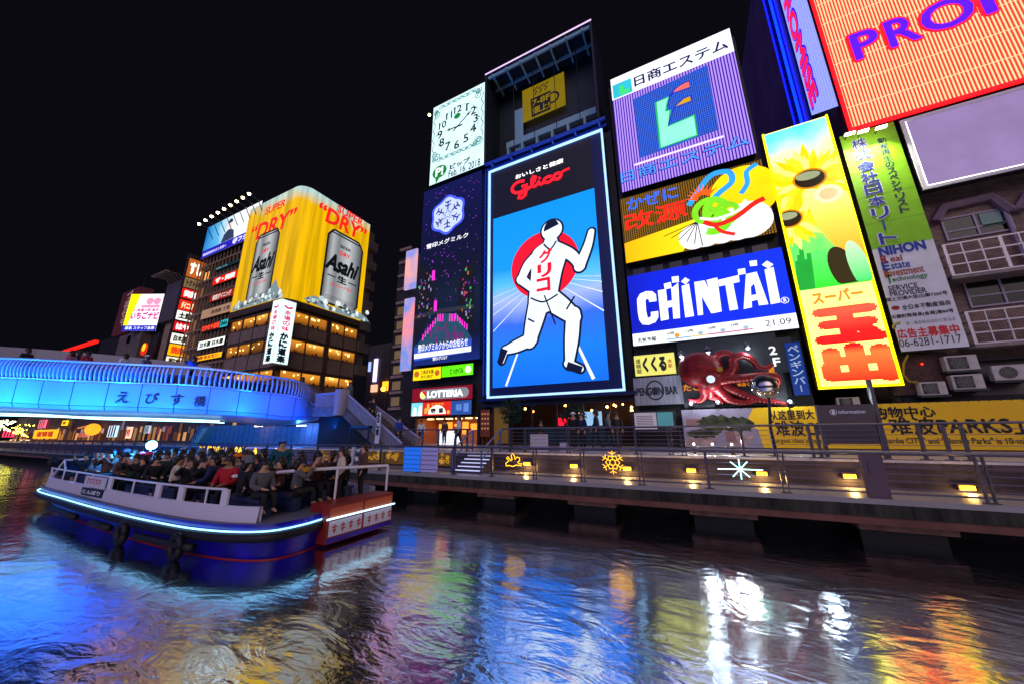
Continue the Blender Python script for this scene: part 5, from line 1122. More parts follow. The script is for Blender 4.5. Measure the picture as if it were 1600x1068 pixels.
for r in range(3):
    zt_, zb_ = zrow[2 * r], zrow[2 * r + 1]
    nxt = zrow[2 * r + 2] if r < 2 else zb_ - 3
    b = MB(); b.box(XC - WL, XC - .01, YC + .01, YC + .3, nxt + .35, zb_ - .03); b.box(XC - .3, XC, YC + .31, YC + WR, nxt + .35, zb_ - .03); sp = b.build('spandrel', taupe, ab)
    b = MB(); b.box(XC - WL - .05, XC + .12, YC - .12, YC + .35, zt_ + .02, zt_ + .2); b.box(XC - .3, XC + .12, YC + .36, YC + WR + .05, zt_ + .02, zt_ + .2); b.box(XC - WL, XC + .05, YC - .05, YC + .3, zb_ - .03, zb_ + .02); b.box(XC - .3, XC + .05, YC + .31, YC + WR, zb_ - .03, zb_ + .02); b.build('ledge', brown, ab)
    for y in (YC + .45, YC + 2.75, YC + 7.35, YC + WR - .05): b = MB(); b.box(XC - .2, XC + .03, y - .05, y + .05, nxt + .36, zt_); b.build('mullion', brown, ab)
    for k in range(5): x = XC - WL + .2 + k * (WL - .6) / 4; b = MB(); b.box(x - .05, x + .05, YC - .03, YC + .2, nxt + .36, zt_); b.build('mullion', brown, ab)
    b = MB(); b.box(XC - .32, XC + .06, YC + 5.0, YC + 5.5, nxt + .36, zt_); b.build('pillar', brown, ab)
    for side in (0, 1):
        for k in range(4):
            if side == 0:
                y0, y1 = [(YC + .5, YC + 2.7), (YC + 2.8, YC + 4.95), (YC + 5.55, YC + 7.3), (YC + 7.4, YC + WR - .1)][k]
                m = MB(); m.add([(XC - .12, y0, zb_), (XC - .12, y1, zb_), (XC - .12, y1, zt_), (XC - .12, y0, zt_)], [(0, 1, 2, 3)])
            else:
                x0, x1 = XC - WL + .25 + k * (WL - .6) / 4, XC - WL + .15 + (k + 1) * (WL - .6) / 4
                m = MB(); m.add([(x0, YC + .12, zb_), (x1, YC + .12, zb_), (x1, YC + .12, zt_), (x0, YC + .12, zt_)], [(0, 1, 2, 3)])
            lit = rnd.random()
            w = m.build('window', EG('room_glow_%d_%d' % (r, int(lit * 5)), 'Z', zb_ - SZ, zt_ - SZ, [(0, '#4a2408'), (.45, '#a86418'), (1, ('#f0a030', '#d88824', '#ffb848', '#b87020', '#c88028')[int(lit * 5)])], (.95 if lit < .8 else .4) if r < 2 else 1.25), ab)
            m = MB()
            for j in range(3):
                f_ = rnd.uniform(.1, .9); zz_ = zb_ + (zt_ - zb_) * rnd.uniform(.45, .9)
                if side == 0: m.sphere((XC - .1, y0 + (y1 - y0) * f_, zz_), rnd.uniform(.08, .16), 8)
                else: m.sphere((x0 + (x1 - x0) * f_, YC + .1, zz_), rnd.uniform(.05, .11), 8)
            m.build('lamp', E('#ffd880', 2.2), w)
            m = MB()
            for j in range(3):
                f_ = rnd.uniform(.02, .8); hh = (zt_ - zb_) * rnd.uniform(.12, .3); ww_ = rnd.uniform(.12, .35)
                if side == 0: m.box(XC - .115, XC - .1, y0 + (y1 - y0) * f_, y0 + (y1 - y0) * f_ + ww_ * .6, zb_ + .01, zb_ + hh)
                else: m.box(x0 + (x1 - x0) * f_, x0 + (x1 - x0) * f_ + ww_, YC + .1, YC + .115, zb_ + .01, zb_ + hh)
            m.build('furniture', M('dark_furniture', '#2a1a10', .7), w)
b = MB(); b.box(XC - WL - .1, XC + .2, YC - .2, YC + WR + .1, zs0 - .75, zs0 - .1); b.build('cornice', brown, ab)
# stacked balconies at the far right edge
b = MB()
for k in range(7): z = 7 + k * 2.9; b.box(XC - 2.5, XC + .25, YC + WR + .1, YC + WR + 1.7, z, z + 1.3); b.box(XC - 2.5, XC - .3, YC + WR + .1, YC + WR + 1.4, z + 1.3, z + 2.9)
b.build('side_balconies', M('grey_concrete', '#6c6260', .8, 0, .2, 1), ab)
# yellow wrap: one sheet round the corner
wrap = thing('yellow_wrap_advert', (XC, YC, zs0), 'yellow wrapped advert with two silver drink cans and red words round the corner', 'advert')
def wrap_mat():
    m, nt, b_ = _emat('yellow_wrap')
    tc = nt.nodes.new('ShaderNodeTexCoord'); sp = nt.nodes.new('ShaderNodeSeparateXYZ'); nt.links.new(tc.outputs['Object'], sp.inputs[0])
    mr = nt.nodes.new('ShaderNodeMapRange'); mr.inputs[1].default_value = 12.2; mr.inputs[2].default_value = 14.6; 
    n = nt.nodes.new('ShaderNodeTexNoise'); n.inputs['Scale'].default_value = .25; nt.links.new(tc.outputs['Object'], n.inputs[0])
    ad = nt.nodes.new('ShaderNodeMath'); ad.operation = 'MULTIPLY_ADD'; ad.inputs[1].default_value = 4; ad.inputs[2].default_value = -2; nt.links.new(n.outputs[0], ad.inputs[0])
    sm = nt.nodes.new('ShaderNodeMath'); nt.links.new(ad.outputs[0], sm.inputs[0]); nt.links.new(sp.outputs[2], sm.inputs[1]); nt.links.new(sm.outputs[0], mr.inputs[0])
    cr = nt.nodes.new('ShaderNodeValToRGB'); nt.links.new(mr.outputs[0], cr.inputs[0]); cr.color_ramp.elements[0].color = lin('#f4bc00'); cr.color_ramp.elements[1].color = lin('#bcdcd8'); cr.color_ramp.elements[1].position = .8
    # shading of cloth creases put into the glow as thin, ragged vertical lines
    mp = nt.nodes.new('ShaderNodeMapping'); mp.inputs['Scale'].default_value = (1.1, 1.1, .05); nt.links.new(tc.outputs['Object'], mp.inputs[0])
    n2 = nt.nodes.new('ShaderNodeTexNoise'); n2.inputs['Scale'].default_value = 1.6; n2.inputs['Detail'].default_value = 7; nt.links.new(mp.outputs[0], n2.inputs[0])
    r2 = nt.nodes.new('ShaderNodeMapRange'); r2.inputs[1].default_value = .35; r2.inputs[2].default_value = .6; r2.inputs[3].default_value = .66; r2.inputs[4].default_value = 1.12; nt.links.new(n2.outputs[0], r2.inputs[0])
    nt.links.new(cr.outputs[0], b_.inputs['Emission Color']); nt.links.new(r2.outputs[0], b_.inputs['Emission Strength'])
    return m
path = [(XC - WL, YC - .25)] + [(XC - 1.1 + .0 + 1.35 * math.sin(a) , YC + 1.1 - 1.35 * math.cos(a)) for a in [math.radians(90 * k / 8) for k in range(9)]] + [(XC + .25, YC + WR)]
b = MB(); n = len(path); vs = [(x, y, zs0) for x, y in path] + [(x, y, zs1) for x, y in path] + [(x, y, zs1) for x, y in [(XC - WL, YC + .5)] + [(XC - 1.2 + .8 * math.sin(a), YC + 1.2 - .8 * math.cos(a)) for a in [math.radians(90 * k / 8) for k in range(9)]] + [(XC - .5, YC + WR)]]
b.add(vs, [(i, i + 1, n + i + 1, n + i) for i in range(n - 1)] + [(n + i, n + i + 1, 2 * n + i + 1, 2 * n + i) for i in range(n - 1)])
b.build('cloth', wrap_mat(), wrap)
fr = Frame((XC + .26, YC, 0), (0, 1, 0), (1, 0, 0)); fl = Frame((XC - WL, YC - .26, 0), (1, 0, 0), (0, -1, 0))
red = E('#e82020', 1.0)
for F_, lines, name in ((fr, (('“DRY”', 655, 935, 205, 310, (715, 240), (735, 178), .03), ('SUPER', 752, 872, 185, 240, (765, 192), (772, 160), .03)), 'r'), (fl, (('“DRY”', 340, 560, 300, 150, (385, 312), (385, 246), .03), ('SUPER', 412, 508, 190, 130, (425, 196), (428, 164), .03)), 'l')):
    sg = Sign(F_, wrap); m = MB()
    for tx, xa, xb, ya_, yb2, pb_, pt_, bo in lines:
        sg.text(m, tx, (F_.q(*za(xa, ya_))[0], F_.q(*za(*pb_))[1], min(F_.q(*za(xb, yb2))[0], 8.55 if name == 'r' else 99), F_.q(*za(*pt_))[1]), .02, bo, slant=.12)
    m.build('red_lettering', red, wrap)
    # silver can with label, standing on crushed ice
    if name == 'r': tl, br_, icel = (700, 300), (858, 650), [(590, 600), (640, 585), (675, 600), (720, 640), (780, 650), (850, 660), (890, 690), (905, 712), (800, 690), (680, 655)]
    else: tl, br_, icel = (392, 290), (432, 610), [(250, 680), (260, 640), (300, 610), (320, 630), (400, 600), (430, 560), (462, 505), (490, 590), (500, 606), (380, 650)]
    if name == 'r': A, B = F_.q(*za(785, 297)), F_.q(*za(768, 642)); u0_, u1_ = F_.q(*za(690, 450))[0], F_.q(*za(860, 500))[0]
    else: A, B = F_.q(*za(425, 285)), F_.q(*za(385, 610)); u0_, u1_ = F_.q(*za(343, 480))[0], F_.q(*za(452, 450))[0]
    v0_, v1_ = B[1], A[1]; cw = u1_ - u0_; chh = v1_ - v0_
    nm = 'can_metal_' + name; gx_ = [(0, '#4c5054'), (.15, '#d8dce0'), (.3, '#94989e'), (.6, '#eceff2'), (.85, '#989ca2'), (1, '#404448')]
    off_ = (F_.O + F_.U * u0_ - wrap.location).dot(F_.U)
    m = MB(); m_pts = [(u0_ + cw * .1, v0_), (u1_ - cw * .1, v0_), (u1_, v0_ + chh * .07), (u1_, v1_ - chh * .1), (u1_ - cw * .1, v1_ - chh * .02), (u1_ - cw * .14, v1_), (u0_ + cw * .14, v1_), (u0_ + cw * .1, v1_ - chh * .02), (u0_, v1_ - chh * .1), (u0_, v0_ + chh * .07)]
    sg.poly(m, m_pts, .03); can = m.build('can', EG(nm, 'Y' if name == 'r' else 'X', off_, off_ + cw, gx_, .55), wrap)
    m = MB(); sg.stroke(m, m_pts, cw * .05, .034, True); sg.rect(m, u0_ + cw * .08, u1_ - cw * .08, v1_ - chh * .05, v1_ - chh * .03, .036); m.build('can_outline', E('#101214', 1), can)
    m = MB(); sg.text(m, 'Asahi', (u0_ + cw * .03, v0_ + chh * .45, u0_ + cw * .84, v0_ + chh * .66), .04, .05, slant=.25); sg.text(m, '生', (u0_ + cw * .38, v0_ + chh * .32, u0_ + cw * .62, v0_ + chh * .41), .04, .05)
    for q in range(3): sg.rect(m, u0_ + cw * .12, u0_ + cw * .88, v0_ + chh * (.06 + .02 * q), v0_ + chh * (.064 + .02 * q), .04); 
    sg.rect(m, u0_ + cw * .1, u0_ + cw * .32, v0_ + chh * .36, v0_ + chh * .375, .04); sg.rect(m, u0_ + cw * .68, u0_ + cw * .92, v0_ + chh * .36, v0_ + chh * .375, .04)
    sg.text(m, 'BEER', (u0_ + cw * .35, v0_ + chh * .8, u0_ + cw * .65, v0_ + chh * .84), .04, .03)
    m.build('can_lettering', E('#0a0c10', 1), can)
    m = MB(); sg.text(m, 'DRY', (u0_ + cw * .36, v0_ + chh * .7, u0_ + cw * .64, v0_ + chh * .75), .04, .04); sg.text(m, 'スーパードライ', (u0_ + cw * .2, v0_ + chh * .24, u0_ + cw * .8, v0_ + chh * .29), .04, .03); m.build('can_red_lettering', E('#d02020', 1), can)
    ip = [F_.q(*za(*p)) for p in icel]; m = MB(); sg.poly(m, [(u, max(v, zs0 + .02)) for u, v in ip], .05); ice = m.build('ice', E('#8aa0a8', .7), wrap)
    m = MB(); ulo = min(u for u, v in ip); uhi = max(u for u, v in ip)
    for q in range(34):
        cu_ = rnd.uniform(ulo + .3, uhi - .3); cvv = zs0 + rnd.uniform(.15, 1.0 + .5 * rnd.random()); r_ = rnd.uniform(.14, .38); nn = rnd.randint(4, 6); a0 = rnd.uniform(0, 6)
        m.m = q % 3; sg.poly(m, [(cu_ + r_ * rnd.uniform(.7, 1.2) * math.cos(a0 + 6.283 * k / nn), max(cvv + r_ * rnd.uniform(.7, 1.2) * math.sin(a0 + 6.283 * k / nn), zs0 + .02)) for k in range(nn)], .054 + .0015 * q)
    m.build('ice_pieces', [E('#c8dce0', .8), E('#5c7480', .6), E('#e8f4f4', .9)], ice)
# lit corner pillar sign
ps = thing('corner_pillar_sign', (XC, YC, 6), 'white lit pillar sign with vertical red and black writing on the building corner', 'sign')
q1 = FR.q(*za(495, 650)); zt_ = FR.q(463, 481)[1] + .2; zb_ = FR.q(433, 569)[1] - .1
b = MB(); b.box(XC - .55, XC + .95, YC - .95, YC + .55, zb_, zt_); b.build('casing', M('white_frame', '#f0f0f0', .4), ps)
for F_ in (Frame((XC + .96, YC - .93, 0), (0, 1, 0), (1, 0, 0)), Frame((XC - .53, YC - .96, 0), (1, 0, 0), (0, -1, 0))):
    sg = Sign(F_, ps); m = MB(); sg.rect(m, 0, 1.46, zb_ + .06, zt_ - .06, .01); m.build('face', E('#d8f6ff', 1.2), ps)
    hh = zt_ - zb_; m = MB(); sg.column(m, '本場の味', (.73, zt_ - hh * .16), hh * .085, .03, .02, 0, 1.4); sg.stroke(m, arc((.73, zt_ - hh * .08), .42, .3, 200, 340, 8), .2, .02); m.build('red_lettering', E('#d82858', 1), ps)
    m = MB(); sg.column(m, 'かに道楽', (.73, zt_ - hh * .52), hh * .115, .07, .02, 0, 1.1); m.build('black_lettering', E('#08101c', 1), ps)

# ------------------------------------------------------------------ building with red shop signs, left of it
YR2 = 20.6
x0, x1 = -59.2, XC - WL - .1
rb = thing('shop_sign_building', ((x0 + x1) / 2, YR2, SZ), 'tall dark building hung with red, beige and white shop signs below a roof advert', 'building')
b = MB(); b.box(x0, x1, YR2 + .6, YR2 + 12, SZ, 24); b.build('wall', M('dusk_brown', '#4a3a34', .8, 0, .3, 1), rb)
b = MB()
for k in range(9): z = 3.4 + k * 2.35; b.box(x0, x1, YR2 - .05, YR2 + .6, z, z + .22)
b.build('floor_slab', M('tan_concrete', '#9a806a', .8, 0, .2, 1.5), rb)
b = MB()
for k in range(14): x = x0 + k * (x1 - x0) / 13; b.box(x - .06, x + .06, YR2, YR2 + .12, 2, 23.4)
for k in range(40): x = x0 + .3 + k * (x1 - x0 - .6) / 39; b.box(x, x + .07, YR2 + .3, YR2 + .36, 2, 20)
b.build('railing_bars', M('tan_concrete'), rb)
m = MB()
for k in range(18): fx = rnd.choice((x0 + .5, x0 + 1.2)); z = 3.8 + 2.35 * rnd.randint(0, 7); m.box(fx, fx + .5, YR2 + .56, YR2 + .59, z + .2, z + 1.6)
m.build('stair_lights', E('#ffb060', 1.0), rb)
zr = lambda x, y: (290 + x * .2527, 290 + y * .2527)
def shop(name, label, bl, tr, face, txt, ink, box=(.12, .18, .88, .85), bold=.06, Y=YR2 - .2):
    A, B = atY(*zr(*bl), Y), atY(*zr(*tr), Y)
    t, s, W, H = make_sign(name, label, 'sign', (A.x, min(B.x, XC - WL - .35), A.z, B.z), Y, face, .35, group='shop signs on the dark building')
    m = MB(); s.text(m, txt, (W * box[0], H * box[1], W * box[2], H * box[3]), .012, bold); m.build('lettering', ink, t); return t, s, W, H
Wh = E('#fff4ec', 1.4)
shop('shop_sign', 'faint teal sign, topmost on the dark building under the roof advert', (180, 530), (360, 440), E('#16303a', .6), '酒場 大衆', E('#60a0a8', .7), (.05, .2, .5, .8), .03)
shop('shop_sign', 'bright red sign with big white characters under the teal one', (165, 620), (365, 505), E('#e81c10', 1.0), 'ザ・笑笑', Wh)
shop('shop_sign', 'dull red sign with pale katakana below bright red one', (145, 725), (320, 625), E('#b02418', .6), '個室ダイニング', E('#e8d0c8', .8))
shop('shop_sign', 'beige sign with small dark writing beside the yellow wrap', (92, 830), (300, 715), E('#b08870', .75), '居酒屋 土間', E('#2a1410', 1), (.35, .3, .95, .7), .03)
t, s, W, H = shop('shop_sign', 'red letter sign ending in a cyan number block', (95, 910), (285, 815), E('#3a1410', .7), 'さかなや道場', E('#ff4020', 1.3), (.02, .15, .68, .85))
m = MB(); s.rect(m, W * .72, W * .99, .05, H - .05, .01); m.build('cyan_block', E('#20b8c0', 1), t); m = MB(); s.text(m, '044', (W * .75, H * .2, W * .96, H * .8), .016, .06); m.build('number', E('#083038', 1), t)
shop('shop_sign', 'white sign with green edges and black writing, lowest but one', (72, 1015), (280, 920), E('#f0f8f0', 1.1), '白木屋 白木屋', E('#101410', 1), (.08, .2, .95, .8), .05)
shop('shop_sign', 'yellow sign at the bottom of the dark building', (40, 1090), (245, 1020), E('#f8b010', 1.1), '焼肉 ホルモン', E('#a03010', 1))
# roof advert with a bust
Yb = 20.3
A = atY(317.5, 404, Yb); B = atY(322, 356, Yb); Cc = atY(417, 312, Yb); D_ = atY(362, 385, Yb)
t, s, W, H = make_sign('roof_advert', 'sky blue roof advert with a dark suited figure above the red shop signs', 'billboard', ((A.x + B.x) / 2, XC - WL + 2.4, A.z, (B.z + Cc.z) / 2), Yb, EG('sky_advert', 'X', -6.5, 6, [(0, '#1878c0'), (.25, '#58b0e0'), (.55, '#e8f4fc'), (1, '#f4faff')], 1.0, streak=.35), .5)
m = MB(); s.rect(m, 0, W, 0, H * .24, .01); m.build('blue_band', E('#2418b0', 1), t)
m = MB(); s.text(m, '株式会社あなたと未来へ', (W * .03, H * .06, W * .48, H * .15), .016, .02); s.text(m, '＠フジ', (W * .6, H * .05, W * .85, H * .2), .016, .05); m.build('lettering', E('#e8e4ff', 1.1), t)
hcx = W * .47; m = MB(); s.poly(m, [(hcx - 1.5, H * .245), (hcx + 1.7, H * .245), (hcx + 1.3, H * .5), (hcx + .4, H * .58), (hcx - .3, H * .58), (hcx - 1.1, H * .48)], .012); m.build('suit_shape', E('#283860', .8), t)
m = MB(); s.poly(m, [(hcx + .05 + .55 * math.cos(a), H * .72 + H * .14 * math.sin(a)) for a in [6.283 * k / 24 for k in range(24)]], .016); m.build('face_shape', E('#f0d8d0', 1), t)
m = MB(); s.poly(m, [(hcx + .05 + .6 * math.cos(a), H * .78 + H * .13 * math.sin(a)) for a in [math.pi * k / 14 for k in range(15)]], .02); m.build('hair_shape', E('#3c3c48', .8), t)
for i in range(9):
    f_ = i / 8; x, y = 312 + 78 * f_, 350 - 47 * f_; p = atY(x, y, 18.6)
    L = thing('roof_floodlight', p, 'warm floodlight in the row over the sky blue roof advert', 'lamp', 'row of floodlights over the roof advert')
    b = MB(); b.tube([p + Vector((0, .1, 0)), p + Vector((0, 1.0, -.2)), (p.x, Yb + .1, p.z - 1.6)], .05, 6); b.build('arm', dark_steel, L)
    b = MB(); b.tube([p + Vector((0, .0, .16)), p + Vector((0, 0, 0))], .24, 10, True, .3); b.build('housing', dark_steel, L)
    b = MB(); b.sphere(p + Vector((0, -.05, -.05)), .17, 10); b.build('bulb', E('#ffe0a8', 18), L)
# column of shop signs seen from the street side
XT = -59.4
Ft = Frame((XT, 0, 0), (0, 1, 0), (1, 0, 0))
tw = thing('sign_tower', (XT, 20, 2), 'slim tower stacked with small lit signs left of the dark building', 'sign tower')
zq = lambda x, y: (170 + x * .178, 380 + y * .178)
ya, yb_ = Ft.q(*zq(600, 600))[0], Ft.q(*zq(755, 600))[0]
ztop = Ft.q(*zq(710, 100))[1]
b = MB(); b.box(XT - .5, XT - .012, ya - .12, yb_ + .12, SZ, ztop + .2); b.build('casing', M('grimy_wall'), tw)
rows = [((105, 270), '#c86420', 'すし', '#f8f0e0', .8), ((285, 370), '#8a7050', 'トクトク', '#181008', .7), ((385, 470), '#d81810', '笑笑', '#fff4f0', 1.0), ((490, 580), '#e02010', 'ダイニング', '#ffd8a0', 1.0), ((590, 670), '#f4f4ec', '土間', '#101010', 1.1), ((690, 770), '#d01018', 'はや', '#fff0f0', 1.0), ((795, 875), '#f0f0e0', '白木屋', '#182018', 1.1), ((890, 985), '#f8b000', '焼肉', '#d04010', 1.1), ((1000, 1060), '#f0e8d0', '和食', '#302010', 1.0)]
sg = Sign(Ft, tw)
for (ya_, yb2), fc, tx, ic, es in rows:
    z1_ = Ft.q(*zq(660, ya_ + 8))[1]; z0_ = Ft.q(*zq(660, yb2 + 12))[1]
    m = MB(); sg.rect(m, ya, yb_, z0_, z1_, .01); o = m.build('sign_face', E(fc, es), tw); m = MB(); sg.text(m, tx, (ya + (yb_ - ya) * .15, z0_ + (z1_ - z0_) * .2, yb_ - (yb_ - ya) * .15, z1_ - (z1_ - z0_) * .2), .016, .07); m.build('lettering', E(ic, 1.2), o)
# grey blank board and its lamps
A = atY(247, 505, 20); B = atY(281, 438, 20)
t = thing('grey_roof_board', ((A.x + B.x) / 2, 20, A.z), 'blank grey roof board with a row of unlit lamp arms left of the sign tower', 'billboard')
b = MB(); b.box(A.x, B.x + 1.2, 20, 20.4, A.z, B.z); b.build('panel', M('board_plain', '#5c545c', .6, 0, .1, .6), t)
b = MB()
for k in range(6): x = A.x + .3 + k * (B.x + 1 - A.x) / 6; b.tube([(x, 20.2, B.z), (x, 19.6, B.z + .7), (x, 18.4, B.z + .6)], .06, 6); b.box(x - .3, x + .3, 18.1, 18.5, B.z + .5, B.z + .68)
b.build('lamp_arms', M('tan_steel', '#9a8878', .5, .3), t)
b = MB(); b.box(A.x + 1, B.x + 1.0, 20.5, 30, SZ, A.z - .01); b.build('support_building', M('tan_concrete'), t)
# pink strawberry-coloured LED screen, turned towards the bridge
c = atY(221, 488, 24); n_ = Vector((_sy, -_cy, 0)); w_, h_ = 1.0, atY(221, 462, 24).z - atY(221, 514, 24).z
_f = Frame(c, (_cy, _sy, 0), n_); _l, _r2 = _f.q(198, 488)[0], _f.q(250, 488)[0]; w_ = _r2 - _l; c = c + Vector((_cy, _sy, 0)) * ((_l + _r2) / 2)
Fp = Frame(c - Vector((_cy, _sy, 0)) * w_ / 2 - Vector((0, 0, h_ / 2)), (_cy, _sy, 0), n_); sg = Sign(Fp, None)
t = thing('pink_screen', tuple(Fp.p(w_ / 2, 0)), 'bright white and pink screen with yellow side and blue strip', 'screen'); sg.P = t
m = MB(); sg.rect(m, 0, w_, 0, h_, 0); m.build('face', E('#fff0f8', 1.2), t)
b = MB(); P3 = [Fp.p(u, v, -.02) for u, v in ((0, 0), (w_, 0), (w_, h_), (0, h_))] + [Fp.p(u, v, -.6) for u, v in ((0, 0), (w_, 0), (w_, h_), (0, h_))]; b.add(P3, [(4, 5, 6, 7), (0, 4, 5, 1), (1, 5, 6, 2), (2, 6, 7, 3), (3, 7, 4, 0)]); b.build('casing', dark, t)
m = MB(); sg.rect(m, 0, w_, 0, h_ * .15, .02); m.build('blue_strip', E('#1828c0', 1), t); m = MB(); sg.poly(m, [(0, h_ * .15), (w_ * .12, h_ * .15), (w_ * .3, h_), (0, h_)], .02); m.build('yellow_side', E('#fff000', 1.1), t)
m = MB(); sg.disc(m, (w_ * .62, h_ * .8), w_ * .11, .02, 20); sg.disc(m, (w_ * .84, h_ * .8), w_ * .11, .021, 20); sg.rect(m, w_ * .4, w_ * .95, h_ * .62, h_ * .7, .019); m.build('pink_shapes', E('#ff9ac0', 1), t)
m = MB(); sg.text(m, 'いちごナビ', (w_ * .16, h_ * .32, w_ * .98, h_ * .5), .024, .06); sg.text(m, '心斎橋大阪 高収', (w_ * .2, h_ * .52, w_ * .95, h_ * .6), .024, .03); m.build('lettering', E('#d01890', 1), t)
m = MB(); sg.text(m, '募集 スタッフ急募', (w_ * .08, h_ * .04, w_ * .95, h_ * .12), .028, .03); m.build('strip_lettering', E('#f0f0ff', 1), t)
b = MB(); P0 = Fp.p(w_ / 2, 0, -.8); b.box(P0.x - 3, P0.x + 4, P0.y + 1, P0.y + 8, SZ, P0.z - .3); b.build('support_building', M('grimy_wall'), t)
# dark red tower sign
Yd = 30; A = atY(172, 515, Yd); B = atY(222, 446, Yd)
t = thing('dark_red_tower_sign', ((A.x + B.x) / 2, Yd, A.z), 'faintly glowing dark red vertical sign with pale characters behind the pink screen', 'sign')
b = MB(); b.box(A.x + 2, B.x - 1, Yd, Yd + 2.5, A.z - 2, B.z); b.build('casing', E('#3c1420', .75), t)  # the light on this unlit sign is put in as a faint glow
F = Frame((A.x + 2, Yd, A.z), (1, 0, 0), (0, -1, 0)); sg = Sign(F, t); m = MB(); W_ = B.x - A.x - 3; H_ = B.z - A.z; sg.column(m, 'づぼらや', (W_ * .5, H_ * .98), H_ * .25, .05, .03, 0, 1.5); m.build('lettering', E('#8c6c70', .8), t)
b = MB(); b.box(A.x - 6, B.x + 3, Yd + .5, Yd + 10, SZ, A.z - 2); b.build('building_under', M('near_black', '#141318', .8), t)
b = MB(); b.tube([(B.x - 3, Yd + 1, B.z), (B.x - 3, Yd + 1, B.z + 4)], .06, 5); b.build('antenna', dark_steel, t)
A = atY(92, 552, 40); B = atY(147, 535, 40)
t = tag(MB().box(A.x, B.x, 40, 41, A.z, B.z + 1).build('red_neon_sign', E('#ff2018', 1.0)), 'distant glowing red sign above the left end of the bridge', 'sign')
A = atY(196, 560, 26); B = atY(240, 518, 26)
t = thing('small_grey_building', ((A.x + B.x) / 2, 26, SZ), 'small grey building with a round red and yellow sign under the pink screen', 'building')
b = MB(); b.box(A.x, B.x, 24.5, 30, SZ, B.z); b.build('wall', M('grey_concrete'), t)
p = atY(224, 545, 24.3); b = MB(); b.tube([p, p + Vector((0, .19, 0))], 1.1, 20); b.build('round_sign', E('#e03010', .9), t); b = MB(); b.tube([p + Vector((.1, -.05, .3)), p + Vector((.1, -.01, .3))], .7, 16); b.build('sign_centre', E('#f8d020', 1), t)
p = atY(200, 530, 24.4); b = MB(); b.box(p.x - .6, p.x + .8, 24.42, 24.48, p.z - .8, p.z + .7); b.build('window', glass, t)

# ------------------------------------------------------------------ narrow view between corner building and night screen
Yg = 24.5
pp = lambda x, y: atY(x, y, Yg)
A, B = pp(604, 600), pp(657, 392)
t = thing('gap_building', ((A.x + B.x) / 2, Yg, SZ), 'narrow building with pink and blue vertical screens beside the night view screen', 'building')
b = MB(); b.box(pp(612, 500).x, B.x + 1.0, Yg + .4, Yg + 12, SZ, B.z); b.build('wall', M('grimy_wall'), t)
for k in range(12): z = 2 + k * 1.5; b = MB(); b.box(pp(614, 500).x, pp(632, 500).x, Yg + .2, Yg + .4, z, z + .25); b.build('floor_slab', M('tan_concrete'), t)
for k in range(7): z = 2.4 + k * 1.5; m = MB(); m.box(pp(616, 500).x, pp(628, 500).x, Yg + .36, Yg + .39, z, z + .8); m.build('window', E('#a08060', .35), t)
scr = EG('sunset_screen', 'Z', 0, 16, [(0, '#e890a8'), (.2, '#5878d0'), (.35, '#e880a0'), (.5, '#6090e0'), (.7, '#f09098'), (.85, '#7890e0'), (1, '#f0a8a0')], .95, streak=.9)
for (l, r_) in (((628, 580), (650, 466)), ((634, 455), (655, 390))):
    a_, q = pp(*l), pp(*r_); m = MB(); m.box(a_.x, q.x, Yg - .3, Yg - .1, a_.z, q.z); m.build('screen', scr, t)
A = pp(576, 600)
t = thing('far_street_building', (pp(590, 600).x, 46, SZ), 'distant pale building with vertical white light signs in the gap', 'building')
p0, p1 = atY(578, 600, 46), atY(612, 535, 46)
b = MB(); b.box(p0.x - 1, p1.x, 46, 56, SZ, p1.z); b.build('wall', M('grey_concrete'), t)
for i, (xa, ya2, xb, yb3, c_, e_) in enumerate(((583, 596, 591, 560, '#d8c8ff', 1.5), (576, 580, 580, 565, '#a0b8ff', 1.2), (580, 612, 590, 600, '#ffb090', 1.2), (598, 610, 607, 595, '#ffa020', 2.0))):
    a_, q = atY(xa, ya2, 45.9), atY(xb, yb3, 45.9); m = MB(); m.box(a_.x, q.x, 45.7, 45.95, a_.z, q.z); m.build('light_sign', E(c_, e_), t)
t = thing('street_lantern', atY(599, 607, 30), 'small orange street lantern at the foot of the gap building', 'lamp')
p = atY(599, 607, 30); b = MB(); b.sphere(p, .28, 10); b.build('globe', E('#ff9a28', 8), t); b = MB(); b.tube([(p.x, 30.4, SZ), (p.x, 30.4, p.z + .3), p + Vector((0, .1, .28))], .06, 6); b.build('post', dark_steel, t)

# ================================================================== BRIDGE
hs = [(0, 32, 589.5, 634), (100, 29.3, 594, 638.5), (200, 27.6, 598, 641), (290, 26.6, 601, 644), (350, 26.0, 606, 647), (400, 25.9, 612, 650), (450, 26.4, 617, 655), (477, 27.2, 624, 655), (488, 28.6, 631, 655)]
ctrl = []
for x, h, yt, ybm in hs:
    d = ray(x, yt); hh = math.hypot(d.x, d.y); d2 = ray(x, ybm); h2 = math.hypot(d2.x, d2.y)
    ctrl.append((d.x / hh * h, d.y / hh * h, d.z / hh * h, d2.z / h2 * h))
ctrl = [(-44, -2.5, 3.2, 1.9), (-37, 1.2, 3.05, 1.65)] + ctrl
e = ctrl[-1]; ctrl.append((e[0] - 1.6, e[1] + 1.8, e[2], e[3])); ctrl.append((e[0] - 4, e[1] + 3, e[2], e[3]))
path = cur(ctrl, 14)
